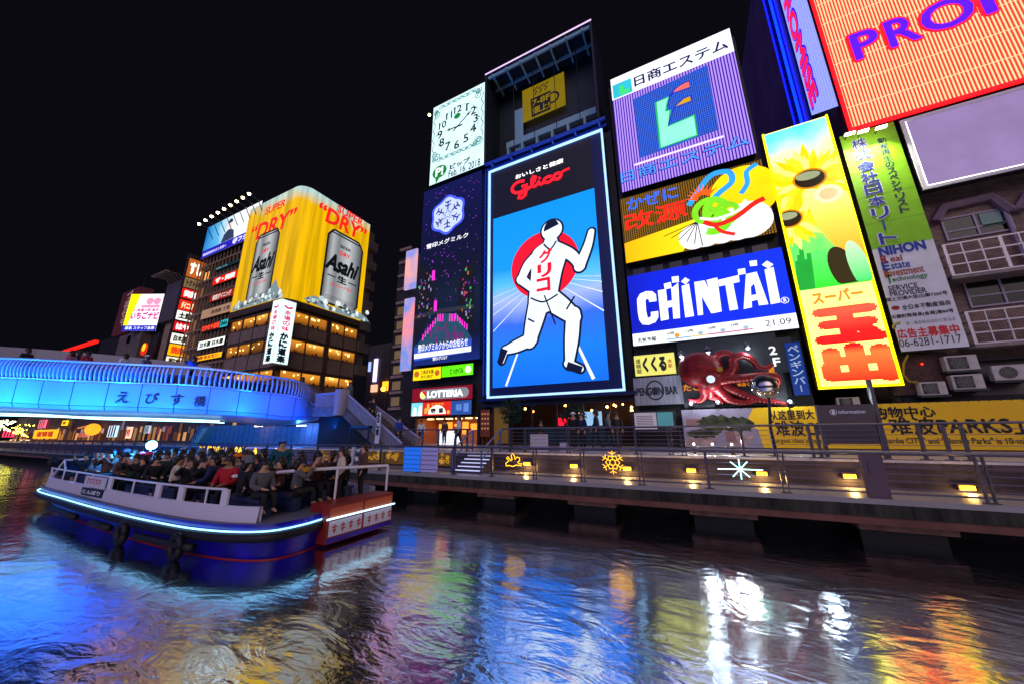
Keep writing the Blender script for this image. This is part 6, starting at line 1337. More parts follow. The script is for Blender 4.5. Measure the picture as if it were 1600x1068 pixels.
# even spacing
acc = [path[0]]; step = .085
for i in range(1, len(path)):
    a_, q = Vector(path[i - 1]), Vector(path[i]); L_ = (q - a_).to_2d().length if hasattr(q - a_, 'to_2d') else math.hypot(q[0] - a_[0], q[1] - a_[1])
    n = max(1, int(math.hypot(q[0] - a_[0], q[1] - a_[1]) / step))
    for k in range(1, n + 1): acc.append(tuple(a_[j] + (q[j] - a_[j]) * k / n for j in range(4)))
path = acc
path_b = list(path)
br = thing('bridge', (-26, 10, -.5), 'curved blue lit bridge with slatted parapet crossing the canal', 'bridge')
def outn(i):
    a_, q = path[max(i - 1, 0)], path[min(i + 1, len(path) - 1)]; t_ = Vector((q[0] - a_[0], q[1] - a_[1], 0)).normalized(); return Vector((t_.y, -t_.x, 0))
pan = M('bridge_panel', '#7c90c0', .35, .1, .04, .6)  # whitish metal; part of the blue floodlight is put into its colour
n = len(path); vs = []
for i, p in enumerate(path):
    o_ = outn(i); P_ = Vector((p[0], p[1], 0))
    vs += [P_ + o_ * .0 + Vector((0, 0, p[2])), P_ + o_ * .04 + Vector((0, 0, p[2] - .1)), P_ - o_ * .02 + Vector((0, 0, p[3] + .2)), P_ - o_ * .12 + Vector((0, 0, p[3])), P_ - o_ * 1.6 + Vector((0, 0, p[3] - .28)), P_ - o_ * 3.2 + Vector((0, 0, p[3] - .35))]
b = MB(); fs = []
for i in range(n - 1):
    for k in range(3): fs.append((i * 6 + k, (i + 1) * 6 + k, (i + 1) * 6 + k + 1, i * 6 + k + 1))
b.add(vs, fs); b.build('fascia', pan, br)
b = MB(); fs = []
for i in range(n - 1):
    for k in (3, 4): fs.append((i * 6 + k, (i + 1) * 6 + k, (i + 1) * 6 + k + 1, i * 6 + k + 1))
b.add(vs, fs); b.build('soffit', M('soffit_steel', '#7c848c', .35, .4, .1, 1), br)
b = MB(); d_acc = 0; nextj = 0.4; jn = []
for i in range(1, n):
    d_acc += math.hypot(path[i][0] - path[i - 1][0], path[i][1] - path[i - 1][1])
    if d_acc > nextj:
        nextj += 1.45; jn.append(i); p = path[i]; o_ = outn(i); P_ = Vector((p[0], p[1], 0)); t_ = Vector((-o_.y, o_.x, 0)) * .018
        f1 = [P_ + o_ * .048 + Vector((0, 0, p[2] - .02)), P_ - o_ * .012 + Vector((0, 0, p[3] + .2)), P_ - o_ * .11 + Vector((0, 0, p[3]))]
        b.add([q - t_ for q in f1] + [q + t_ for q in f1], [(0, 1, 4, 3), (1, 2, 5, 4)])
lv = []
for i, p in enumerate(path):
    o_ = outn(i); P_ = Vector((p[0], p[1], 0)); lv += [P_ + o_ * -.008 + Vector((0, 0, p[3] + .215)), P_ + o_ * -.011 + Vector((0, 0, p[3] + .19))]
b.add(lv, [(2 * i, 2 * i + 1, 2 * i + 3, 2 * i + 2) for i in range(n - 1)])
b.build('panel_joints', M('joint_dark', '#10141c', .6), br)
# slatted parapet: curved upright slats between two rails
b = MB()
for i in range(0, n - 1, 2):
    p = path[i]; o_ = outn(i); P_ = Vector((p[0], p[1], p[2])); t_ = Vector((-o_.y, o_.x, 0)) * .034
    prof = [(.02, .03), (.10, .3), (.12, .6), (.05, .86), (-.02, .98)]
    c_ = [P_ + o_ * q + Vector((0, 0, z)) for q, z in prof]; i2 = [P_ + o_ * (q - .14) + Vector((0, 0, z)) for q, z in prof]
    vv = [q - t_ for q in c_] + [q + t_ for q in c_] + [q - t_ for q in i2] + [q + t_ for q in i2]
    ff = []
    for k in range(4): ff += [(k, k + 1, 5 + k + 1, 5 + k), (10 + k, 10 + k + 1, k + 1, k), (5 + k, 6 + k, 16 + k, 15 + k)]
    b.add(vv, ff)
b.build('slatted_parapet', M('parapet_white', '#a4a4bc', .4, .1), br)
b = MB(); b.tube([Vector((p[0], p[1], p[2] + 1.02)) - outn(i) * .05 for i, p in enumerate(path)][::6], .07, 8); b.tube([Vector((p[0], p[1], p[2] + .03)) + outn(i) * .03 for i, p in enumerate(path)][::6], .045, 6); b.build('rail', M('rail_lilac', '#b4b0c8', .3, .5), br)
inner = [Vector((p[0], p[1], 0)) - outn(i) * .35 for i, p in enumerate(path)]
b = MB(); vv = []
for i, q in enumerate(inner): vv += [q + Vector((0, 0, path[i][2] + .6)), q + Vector((0, 0, path[i][2] - .05))]
b.add(vv, [(2 * i, 2 * i + 1, 2 * i + 3, 2 * i + 2) for i in range(n - 1)]); b.build('inner_screen', M('inner_screen', '#2c3450', .4), br)
# deck top and far parapet
far = [Vector((p[0], p[1], 0)) - outn(i) * 10.5 for i, p in enumerate(path)]
b = MB(); vv = []
far2 = [Vector((x, y, 0)) for x, y in ((-60, 2), (-52, 6), (-46, 10), (-41, 14), (-38, 17), (-37, 20.3))]
near2 = [inner[int((n - 1) * k / 5)] for k in range(6)]
for k in range(6): zt_ = path[int((n - 1) * k / 5)][2]; vv += [near2[k] + Vector((0, 0, zt_ - .06)), far2[k] + Vector((0, 0, zt_ + .3))]
b.add(vv, [(2 * k, 2 * k + 1, 2 * k + 3, 2 * k + 2) for k in range(5)]); b.build('deck', M('grey_concrete'), br)
fp = [(0, 541), (60, 545), (100, 548), (160, 553), (250, 562), (330, 571)]; dist = [46, 45.5, 45, 44, 42, 40.5]
tops = []
for (x, y), h in zip(fp, dist): d = ray(x, y); tops.append(d * (h / math.hypot(d.x, d.y)))
tops = [tops[0] * 1.0 + Vector((-6, -4, .3))] + tops
b = MB(); vv = []
for q in tops: vv += [q, q - Vector((0, 0, 1.7)), q + Vector((-.15, .1, -1.7)), q + Vector((-.15, .1, 0))]
b.add(vv, [f for k in range(len(tops) - 1) for f in ((4 * k, 4 * k + 1, 4 * k + 5, 4 * k + 4), (4 * k + 2, 4 * k + 3, 4 * k + 7, 4 * k + 6), (4 * k + 3, 4 * k, 4 * k + 4, 4 * k + 7))]); b.build('far_parapet', M('parapet_white'), br)
# name on the panels
for ch_, (x, y) in zip('えびす橋', ((193, 620), (238, 621.5), (277, 623.5), (313, 626))):
    d = ray(x, y); bi = min(range(n), key=lambda i: abs(math.atan2(path[i][0], path[i][1]) - math.atan2(d.x, d.y))); p = path[bi]; o_ = outn(bi)
    F = Frame((p[0], p[1], 0), (-o_.y, o_.x, 0), o_); q = F.q(x, y); sg = Sign(F, br); m = MB(); sg.text(m, ch_, (q[0] - .26, q[1] - .28, q[0] + .26, q[1] + .28), .06, .02); m.build('name_lettering', M('black_paint'), br)
# light strips under the flange (visible tubes) and blue floods
b = MB(); idx = [i for i in range(n) if path[i][1] < 10.5]
b.tube([Vector((path[i][0], path[i][1], path[i][3] - .34)) - outn(i) * 1.2 for i in idx[::4]], .03, 6); b.tube([Vector((path[i][0], path[i][1], path[i][3] - .42)) - outn(i) * 2.1 for i in idx[::4]], .03, 6)
b.build('light_strip', E('#a0e8ff', 4), br)
bk = 0
for i in range(6, n, 31):
    p = path[i]; o_ = outn(i); bk += 1
    q = Vector((p[0], p[1], p[3] - .5)) + o_ * 2.0
    ld = bpy.data.lights.new('blue_flood', 'AREA'); ld.energy = 560; ld.color = (.0, .13, 1.0) if p[1] > 7 else (.0, .22, 1.0)
    if p[1] > 13: ld.energy *= max(.02, (15.2 - p[1]) / 2.6); ld.shape = 'RECTANGLE'; ld.size = 2.4; ld.size_y = .12
    lo = bpy.data.objects.new('blue_flood', ld); COL.objects.link(lo); lo.parent = br; lo.location = q - br.location
    tgt = Vector((p[0], p[1], p[2] - .2)) - q; lo.rotation_euler = tgt.to_track_quat('-Z', 'Y').to_euler()
# abutment under the bridge's right end
ab2 = thing('bridge_abutment', (-27, 16.5, DZ), 'blue lit tiled wall under the right end of the bridge', 'wall')
b = MB(); A, B = atY(300, 700, 17.2), atY(523, 660, 17.2); b.box(A.x, B.x, 17.2, 18, DZ, B.z + .05); b.build('wall', M('tile_wall', '#8a7a86', .5, 0, .2, 3), ab2)
b = MB()
for k in range(30): x = A.x + k * .75; b.box(x, x + .03, 17.19, 17.199, DZ, B.z)
b.build('tile_joints', M('joint_dark'), ab2)
for (x, y, e_, c_) in ((405, 665, 14, '#ffe8d8'), (472, 664, 22, '#b0e0ff')):
    p = atY(x, y, 16.6); L = thing('strip_lamp', p, 'white strip lamp under the bridge soffit' if x < 450 else 'bluish strip lamp under the right end of the bridge', 'lamp'); b = MB(); b.box(p.x - .5, p.x + .5, 16.5, 16.6, p.z - .03, p.z + .03); b.build('tube', E(c_, e_ * .4), L)
    b = MB(); b.box(p.x - .55, p.x + .55, 16.48, 16.62, p.z + .031, p.z + .1); b.build('housing', dark_steel, L)
    if x > 450:
        ld = bpy.data.lights.new('glow', 'POINT'); ld.energy = 70; ld.color = (.02, .2, 1); lo = bpy.data.objects.new('glow', ld); COL.objects.link(lo); lo.parent = L; lo.location = (0, -.2, -.25)

# ------------------------------------------------------------------ stair from the bridge down to the street
sr = thing('bridge_stair', (-18, 16, SZ), 'long straight stair with slatted balustrades from bridge down to the street', 'stairs')
zt2 = 2.5
def balustrade(Y, xa, xb, z_a, z_b, land):
    """sloping balustrade running right and down; optional landing to the left"""
    b = MB(); b.tube([(xa, Y, z_a), (xb, Y, z_b)], .07, 8)
    if land: b.tube([(land, Y, z_a), (xa, Y, z_a)], .07, 8)
    b.build('handrail', M('rail_lilac'), sr)
    b = MB(); N_ = 46
    for k in range(N_):
        f_ = (k + .5) / N_; x = xa + (xb - xa) * f_; z = z_a + (z_b - z_a) * f_; b.box(x - .014, x + .014, Y - .02, Y + .02, z - .85, z - .04)
    if land:
        for k in range(22): x = land + (xa - land) * (k + .5) / 22; b.box(x - .015, x + .015, Y - .02, Y + .02, z_a - .85, z_a - .04)
    b.build('balusters', M('parapet_white'), sr)
    b = MB(); P_ = [(xa, z_a - .86), (xb, z_b - .86), (xb, z_b - 1.35), (xa, z_a - 1.45)]
    if land: P_ = [(land, z_a - .86)] + P_ + [(land, z_a - 1.45)]
    b.add([(x, Y - .12, z) for x, z in P_] + [(x, Y + .12, z) for x, z in P_], [tuple(range(len(P_)))[::-1], tuple(len(P_) + k for k in range(len(P_)))] + [(k, (k + 1) % len(P_), len(P_) + (k + 1) % len(P_), len(P_) + k) for k in range(len(P_))]); b.build('stringer', M('stair_concrete', '#5c5456', .7, 0, .3, 2), sr)
S1, S2 = atY(540, 612, 15.2), atY(628, 692, 15.2); balustrade(15.2, S1.x, S2.x, S1.z, S2.z, atY(494, 615, 15.2).x)
S3, S4 = atY(578, 627, 17.6), atY(656, 684, 17.6); balustrade(17.6, S3.x, S4.x, S3.z, S4.z, None)
b = MB(); N_ = 18
for k in range(N_):
    f_ = k / N_; x = S1.x + (S2.x - S1.x) * f_; z = S1.z - .95 + (S2.z - S1.z) * f_; b.box(x, x + (S2.x - S1.x) / N_ - .002, 15.33, 17.45, z - .35, z)
b.box(atY(494, 615, 15.2).x, S1.x - .002, 15.33, 17.45, S1.z - 1.3, S1.z - .95); b.build('steps', M('stair_concrete'), sr)
b = MB(); x = S1.x; b.tube([(x - .1, 15.05, S1.z - 1.45), (x - .1, 15.05, S1.z + .15)], .42, 16); b.build('newel', M('newel_lilac', '#9890a0', .4), sr)
b = MB(); x = atY(500, 650, 16).x; b.box(x, atY(556, 690, 16).x, 16.0, 17.3, SZ, 1.0); b.build('recess_shade_block', M('near_black'), sr)  # solid near-black block put in for the shade of a hole
nb_ = thing('nobori_banner', atY(590, 690, 14.9), 'tall narrow white banner with dark brush writing before the stair', 'banner')
A, B = atY(585, 692, 14.9), atY(595, 650, 14.9); b = MB(); b.box(A.x, B.x, 14.9, 14.93, A.z, B.z + .25); b.build('sheet', M('paper_white'), nb_)
F = Frame((A.x, 14.9, A.z), (1, 0, 0), (0, -1, 0)); sg = Sign(F, nb_); m = MB(); sg.column(m, 'たこ焼', ((B.x - A.x) / 2, B.z - A.z + .2), .42, .05, .01, 0, .6); m.build('lettering', M('banner_ink'), nb_); b = MB(); b.tube([(A.x - .03, 14.93, SZ), (A.x - .03, 14.93, B.z + .35)], .02, 6); b.build('pole', dark_steel, nb_)
st2 = thing('kiosk', atY(562, 690, 15), 'small dark kiosk frame at the foot of the stair', 'kiosk')
A, B = atY(547, 692, 15), atY(578, 668, 15); b = MB(); 
for x in (A.x, B.x - .06): b.box(x, x + .06, 14.9, 14.96, SZ, B.z); b.box(x, x + .06, 15.5, 15.56, SZ, B.z)
b.box(A.x, B.x, 14.88, 15.6, B.z + .001, B.z + .14); b.build('frame', dark_steel, st2); b = MB(); b.box(A.x + .1, B.x - .1, 15.3, 15.36, SZ + .1, B.z - .2); b.build('back_panel', M('near_black'), st2)

# ================================================================== SHOPS ON THE FAR BANK UNDER THE BRIDGE
sh = thing('riverside_shops', (-70, 20, SZ), 'low row of dark riverside shops seen under the bridge', 'shops')
b = MB(); b.box(-120, -39.2, 19.5, 20.4, SZ, 3.4); b.build('wall', M('dusk_brown'), sh)
for k in range(60): x = -118 + k * 1.3 + rnd.uniform(-.3, .3); m = MB(); m.box(x, x + rnd.uniform(.3, .8), 19.42, 19.49, SZ + .2, SZ + rnd.uniform(.9, 2.0)); m.build('lit_doorway', E(rnd.choice(('#c88040', '#a06030', '#e0a060', '#804030')), rnd.choice((.2, .4, .8))), sh)
for k in range(34): x = -110 + k * 2.1 + rnd.uniform(-.8, .8); z = SZ + rnd.uniform(.8, 1.6); m = MB(); m.box(x, x + rnd.uniform(.12, .5), 19.3, 19.4, z, z + rnd.uniform(.4, 1.3)); m.build('hanging_sign', E(rnd.choice(('#b8a0a8', '#c8b0d8', '#d8a070', '#a85050')), rnd.choice((.15, .35, .7))), sh)
for (xa, ya_, xb, yb2, c_, e_, lab, tx) in ((52, 684, 92, 670, '#ffa818', 2.2, 'long orange lit sign on the riverside shops', '道頓堀'), (97, 664, 107, 656, '#ffd020', 2.4, 'small yellow lit sign hanging from riverside shops', '酒'), (168, 682, 186, 664, '#c8e8ff', 1.8, 'bluish white striped shop window beside blue searchlight', None), (197, 684, 208, 666, '#ffb8a0', 2.2, 'narrow pale red sign under the bridge near blue searchlight', '寿司'), (226, 676, 236, 664, '#d8e8ff', 1.2, 'small white striped sign right of the blue searchlight', None), (14, 694, 46, 686, '#ffc8a0', 2.0, 'row of white and orange lanterns at the far left bank', None), (4, 682, 24, 672, '#ff3858', 3.5, 'red lit sign added for its reflection, low on the far left bank', None), (60, 668, 74, 655, '#ff6088', 2.2, 'pink lit sign above the long orange one', None), (0, 672, 6, 655, '#f8ffd0', 3, 'bright pale lamp cluster at left edge of the bank', None), (122, 682, 138, 676, '#ff9080', .9, 'small pink lit sign on the riverside shops', 'カニ')):  # the red sign is added for its streak in the water
    A, B = atY(xa, ya_, 19.2), atY(xb, yb2, 19.2); t = thing('shop_light_sign', ((A.x + B.x) / 2, 19.2, A.z), lab, 'sign')
    b = MB(); b.box(A.x, B.x, 19.1, 19.25, A.z, B.z); b.build('panel', E(c_, e_ * .6), t)
    if tx: F = Frame((A.x, 19.1, A.z), (1, 0, 0), (0, -1, 0)); sg = Sign(F, t); m = MB(); w_, h_ = B.x - A.x, B.z - A.z; sg.text(m, tx, (w_ * .15, h_ * .2, w_ * .85, h_ * .8), .02, .05); m.build('lettering', E('#b02010', 1), t)
    else:
        b = MB(); w_ = (B.x - A.x) / 7
        for k in range(3): b.box(A.x + w_ * (1 + 2 * k), A.x + w_ * (2 + 2 * k), 19.08, 19.099, A.z + .05, B.z - .05)
        b.build('bars', M('black_paint'), t)
for i, (x, y, lab) in enumerate(((32, 672, 'tree hung with yellow bulbs on the far left bank'), (5, 664, 'tree hung with pale bulbs at left edge of the bank'))):
    p = atY(x, y, 17.5); t = thing('light_tree', (p.x, 17.5, SZ), lab, 'tree'); b = MB(); b.tube([(p.x, 17.5, SZ), (p.x + .2, 17.5, p.z)], .15, 6, True, .06)
    for k in range(8): a = k * .785; b.tube([(p.x + .1, 17.5, p.z - .8), (p.x + 2.2 * math.cos(a), 17.5 + math.sin(a), p.z + .9 * math.sin(a * 2.3))], .03, 4)
    b.build('trunk', M('bark'), t)
    b = MB()
    for k in range(70): a = rnd.uniform(0, 6.28); r_ = rnd.random() ** .6; b.sphere((p.x + 2.6 * r_ * math.cos(a), 17.5 + r_ * math.sin(a * 1.7), p.z + 1.1 * r_ * math.sin(a)), .07, 5)
    b.build('bulbs', E('#ffe850' if i == 0 else '#f8ffc0', 9), t)
t = thing('crane_ornament', atY(143, 664, 18.5), 'orange lit round ornament on a slanted arm under the bridge', 'ornament')
p, q = atY(122, 668, 18.5), atY(145, 663, 18.5); b = MB(); b.tube([p, q], .12, 6); b.build('arm', E('#e08040', .8), t); b = MB(); b.sphere(atY(145, 670, 18.5), .8, 12); b.build('ball', E('#ff9820', 1.5), t)
t = thing('river_walk_lettering', atY(345, 700, 13.8), 'golden lit lettering band on the deck railing behind the boat', 'sign')
A, B = atY(311, 705, 13.7), atY(372, 697, 13.7); F = Frame((A.x, 13.7, (A.z + B.z) / 2 - .22), (1, 0, 0), (0, -1, 0)); sg = Sign(F, t); m = MB(); sg.text(m, 'とんぼりリバーウォーク', (0, 0, B.x - A.x, .44), .01, .05); m.build('lettering', E('#ffc820', 1.6), t); b = MB(); b.box(A.x - .1, B.x + .1, 13.71, 13.8, DZ + .05, (A.z + B.z) / 2 + .35); b.build('board', M('bronze_post'), t)
for i, xg in enumerate((374, 382, 398, 430, 443)):
    A = atY(xg, 708, 13.7); t = tag(MB().tube([(A.x, 13.7, DZ + .25), (A.x, 13.7, DZ + .55), (A.x, 13.7, DZ + .78)], .12, 8, True, [.12, .1, .02]).build('deck_lantern', E('#ffc020', 1.8)), 'golden flame shaped deck lantern, ' + ['first', 'second', 'third', 'fourth', 'fifth'][i] + ' from the left behind the boat', 'lantern', 'golden lanterns on the deck behind the boat')
us = thing('under_bridge_stair', atY(310, 680, 16.5), 'slanted beige lit stair going up under the bridge', 'stairs')
A, B = atY(288, 704, 16.5), atY(325, 668, 16.5); b = MB(); b.add([(A.x, 16.5, A.z), (A.x + 1.4, 16.5, A.z), (B.x, 16.5, B.z), (B.x - 1.4, 16.5, B.z), (A.x, 17.6, A.z), (A.x + 1.4, 17.6, A.z), (B.x, 17.6, B.z), (B.x - 1.4, 17.6, B.z)], [(0, 1, 2, 3), (7, 6, 5, 4), (0, 4, 5, 1), (1, 5, 6, 2), (2, 6, 7, 3), (3, 7, 4, 0)]); b.build('flight', M('stair_cream', '#c8b090', .6), us)
b = MB()
for k in range(7): f_ = k / 6; x, z = A.x + .7 + (B.x - A.x - 1.4) * f_, A.z + (B.z - A.z) * f_; b.tube([(x, 16.45, z), (x, 16.45, z + .9)], .03, 5)
b.tube([(A.x + .7, 16.45, A.z + .9), (B.x - .7, 16.45, B.z + .9)], .04, 6); b.build('handrail', steel2, us)
p = atY(205, 650, 13); L = thing('bridge_floodlight', p, 'bluish white floodlight under the bridge flange', 'lamp'); b = MB(); b.sphere(p, .3, 10, (1.4, .6, .5)); b.build('lens', E('#b8f0ff', 14), L); b = MB(); b.box(p.x - .45, p.x + .45, 12.9, 13.3, p.z + .16, p.z + .3); b.build('housing', dark_steel, L)

# ================================================================== BOAT
boat = thing('tour_boat', (-16.5, 6.9, WZ), 'open blue and white tour boat packed with seated passengers, moving along the canal', 'boat')
near = [(-24.75, 6.3), (-24.6, 5.3), (-23.6, 4.92), (-20, 4.77), (-17, 4.66), (-14.1, 4.61), (-12.2, 4.64), (-10.8, 4.72), (-9.6, 4.95), (-8.85, 5.35), (-8.7, 6.0), (-8.8, 6.6)]
farp = [(-8.85, 8.75), (-9.5, 9.3), (-12, 9.4), (-17, 9.4), (-20.5, 9.3), (-23.2, 8.8), (-24.4, 7.6)]
plan = cur(near, 4) + cur(farp, 3); npn = len(plan); ctr = Vector((-16.5, 7.0))
def lvl(z, grow=0, rake=0):
    out = []
    for x, y in plan:
        d = Vector((x, y)) - ctr; L_ = d.length; nx, ny = d.x / L_, d.y / L_
        bx = rake * max(0, (-20 - x) / 4.75); out.append((x + nx * grow * .6 + bx, y + math.copysign(min(1, abs(ny) * 3), ny) * grow, z))
    return out
def skirt(mb, a, c): 
    n = len(a); mb.add(a + c, [(i, (i + 1) % n, n + (i + 1) % n, n + i) for i in range(n)])
hull_m = M('hull_blue', '#1c0ca8', .3, .0, .35, 1.6, .05, stretch=(1, 1, .3))
b = MB(); skirt(b, lvl(-3.1, -.45, 3.0), lvl(-2.72, -.22, 2.6)); skirt(b, lvl(-2.72, -.22, 2.6), lvl(-2.35, -.05, .7)); skirt(b, lvl(-2.35, -.05, .7), lvl(-2.0, 0)); b.build('hull', hull_m, boat, smooth=True)
b = MB(); skirt(b, lvl(-2.83, -.235, 2.75), lvl(-2.775, -.225, 2.7)); b.build('waterline_stripe', M('stripe_red', '#a01818', .4), boat)
rl = lvl(-2.27, .035); b = MB(); b.tube([Vector(q) for q in rl + rl[:1]], .10, 8); b.build('rub_rail', M('rubber_black', '#0c0c10', .6), boat, smooth=True)
rl = lvl(-2.14, .045); b = MB(); b.tube([Vector(q) for q in rl + rl[:1]], .019, 6); b.build('light_strip', E('#90d8ff', 2.4), boat)
b = MB(); a = lvl(-2.0, 0); b.add(a, [tuple(range(npn))]); b.build('deck', M('deck_grey', '#6c7080', .6), boat)
cm = [q for q in lvl(-1.999, -.14) if -24.0 < q[0] < -9.2 and q[1] < 6.6]
b = MB(); up2 = [(x, y + .03, -1.66 + .02 * math.sin(x)) for x, y, z in cm]; inn = [(x, y + .1, -1.66) for x, y, z in cm]; low2 = [(x, y + .1, -1.999) for x, y, z in cm]; k_ = len(cm)
b.add(cm + up2 + inn + low2, [f for i in range(k_ - 1) for f in ((i, i + 1, k_ + i + 1, k_ + i), (k_ + i, k_ + i + 1, 2 * k_ + i + 1, 2 * k_ + i), (2 * k_ + i, 2 * k_ + i + 1, 3 * k_ + i + 1, 3 * k_ + i))]); b.build('coaming', M('boat_white', '#d8d4e4', .35), boat)
cf = [(x, 13.9 - y, z) for x, y, z in cm]; b = MB(); b.add(cf + [(x, y, -1.66) for x, y, z in cf], [(i, i + 1, k_ + i + 1, k_ + i) for i in range(k_ - 1)]); b.build('far_coaming', M('boat_white'), boat)
rp = [(x, y + .04, -1.30) for x, y, z in cm if x < -10.2]
b = MB(); b.tube(rp, .028, 7); b.build('handrail', M('boat_rail', '#e8e4f0', .3), boat)
for xx in (-23.6, -21.8, -20.2, -18.4, -16.6, -14.8, -13.2, -12.0, -10.9, -10.25):
    q = min(cm, key=lambda c_: abs(c_[0] - xx)); b = MB()
    if xx in (-16.6, -13.2, -12.0, -10.25): b.box(xx - .14, xx + .14, q[1] + .02, q[1] + .07, -1.66, -1.3)
    else: b.tube([(xx, q[1] + .04, -1.66), (xx, q[1] + .04, -1.3)], .024, 6)
    b.build('rail_post', M('boat_rail'), boat)
b = MB(); b.box(-18.4, -16.7, 4.72, 4.76, -1.64, -1.32); pl = b.build('side_board', M('boat_white'), boat)
F = Frame((-18.3, 4.72, -1.62), (1, 0, 0), (0, -1, 0)); sg = Sign(F, boat); m = MB()
for k in range(5): u_ = .15 + .25 * k; sg.rect(m, u_, u_ + .18, .2, .225, .006); sg.rect(m, u_ + .02, u_ + .15 + .03 * (k % 2), .12, .145, .006); sg.rect(m, u_ + .07, u_ + .1, .06, .26, .0065)
m.build('red_marks', M('ink_red_boat', '#c01828'), pl)
b = MB(); q = min(cm, key=lambda c_: abs(c_[0] + 17.6)); b.box(-18.7, -16.9, q[1] - .035, q[1] - .012, -1.93, -1.70); pl = b.build('name_plate', M('plate_navy', '#1c2c50', .4), boat)
F = Frame((-18.65, q[1] - .036, -1.92), (1, 0, 0), (0, -1, 0)); sg = Sign(F, boat); m = MB(); sg.text(m, 'とんぼり', (.12, .05, 1.6, .17), .006, .03); m.build('plate_lettering', M('white_ink'), pl)
for xa, xb in ((-21.8, -17.6), (-13.4, -10.2), (-16.4, -14.2)):
    pts = [(x, y - .1, -2.5) for x, y, z in lvl(-2.4, .02) if xa < x < xb and y < 6.0]
    b = MB(); b.tube(pts, .085, 8); b.build('fender', M('rubber_black'), boat, smooth=True)
for xx in (-13.8, -11.0):
    q = min(lvl(-2.4, .02), key=lambda c_: abs(c_[0] - xx) + (100 if c_[1] > 6 else 0)); b = MB(); b.tube([(xx + .22 * math.cos(a), q[1] - .13, -2.52 + .22 * math.sin(a)) for a in [6.283 * k / 12 for k in range(13)]], .085, 7); b.build('tyre', M('rubber_black'), boat, smooth=True)
# bow windscreen and mirror
b = MB(); b.tube([(-23.7, 5.15, -1.66), (-23.5, 5.3, -1.0), (-23.4, 7.9, -1.0), (-23.6, 8.2, -1.66)], .04, 6); b.tube([(-23.45, 5.3, -1.0), (-22.2, 5.1, -1.28)], .03, 6); b.build('windscreen_frame', M('boat_rail'), boat)
b = MB(); b.add([(-23.62, 5.25, -1.6), (-23.48, 5.38, -1.06), (-23.4, 7.8, -1.06), (-23.55, 8.05, -1.6)], [(0, 1, 2, 3)]); b.build('windscreen', M('screen_glass', '#20304c', .05), boat)
b = MB(); b.tube([(-24.3, 5.4, -2.0), (-24.6, 5.3, -1.45), (-24.5, 5.25, -1.25)], .025, 6); mi_ = b.build('mirror_arm', M('boat_rail'), boat); b = MB(); b.sphere((-24.5, 5.22, -1.1), .2, 12, (.5, .8, 1.05)); b.build('mirror', M('rubber_black'), mi_, smooth=True)
# red and white board closing the right end
b = MB(); b.box(-9.25, -8.55, 6.55, 8.75, -2.72, -1.80); eb = b.build('end_board', M('end_red', '#8c2420', .45, 0, .2, 2), boat)
F = Frame((-8.549, 6.58, -2.70), (0, 1, 0), (1, 0, 0)); sg = Sign(F, boat)
m = MB(); sg.rect(m, .03, 1.05, .14, .50, .006); sg.rect(m, 1.12, 2.14, .14, .50, .006); m.build('white_field', M('boat_white'), eb); m = MB()
for k in range(8): u_ = .12 + .25 * k + (.12 if k > 3 else 0); sg.rect(m, u_, u_ + .15, .34, .37, .012); sg.rect(m, u_ + .02, u_ + .13 + .03 * (k % 2), .26, .29, .012); sg.rect(m, u_ + .06, u_ + .09, .2, .42, .0125)
m.build('red_marks', M('ink_red_boat'), eb)
m = MB(); sg.rect(m, 0, 2.17, .0, .1, .006); m.build('lower_stripe', M('hull_blue'), eb); m = MB(); sg.rect(m, .03, 1.05, .58, .82, .006); sg.rect(m, 1.12, 2.14, .58, .82, .006); m.build('orange_field', M('end_orange', '#c85838', .5), eb)
b = MB(); b.tube([(-8.5, 6.5, -2.13), (-8.5, 8.8, -2.13)], .022, 6); b.build('end_light_strip', E('#b0e8ff', 2.4), boat)
b = MB(); b.tube([(-11.3, 5.6, -1.12), (-9.6, 6.6, -.98), (-9.2, 7.2, -.98), (-9.0, 8.9, -1.05)], .045, 7); b.tube([(-9.2, 7.2, -.98), (-9.2, 7.2, -1.8)], .035, 6); b.tube([(-9.0, 8.9, -1.05), (-9.0, 8.9, -1.8)], .035, 6); b.build('gangway_rail', M('boat_rail'), boat)
b = MB(); b.box(-9.75, -9.45, 6.4, 6.7, -1.02, -.92); b.build('yellow_case', M('yellow_paint2', '#e0a010', .4), boat)
for r_, y in enumerate((5.45, 6.2, 7.0, 7.8)):
    b = MB(); b.box(-22.5, -9.6, y - .02, y + .36, -1.65, -1.58); b.box(-22.5, -9.6, y + .05, y + .3, -2.0, -1.651); b.build('bench', M('bench_blue', '#2c3860', .5), boat)
p = Vector((-19.6, 6.6, -.42)); b = MB(); b.tube([(p.x, p.y, -2.0), (p.x, p.y, p.z - .1)], .035, 6); ms = b.build('light_mast', M('boat_rail'), boat); b = MB(); b.sphere(p, .17, 12); b.build('searchlight', E('#50c8ff', 40), ms)
ld = bpy.data.lights.new('searchlight_glow', 'POINT'); ld.energy = 420; ld.color = (.02, .30, 1); ld.shadow_soft_size = .12; lo = bpy.data.objects.new('searchlight_glow', ld); COL.objects.link(lo); lo.parent = boat; lo.location = p + Vector((0, -.2, .05)) - boat.location

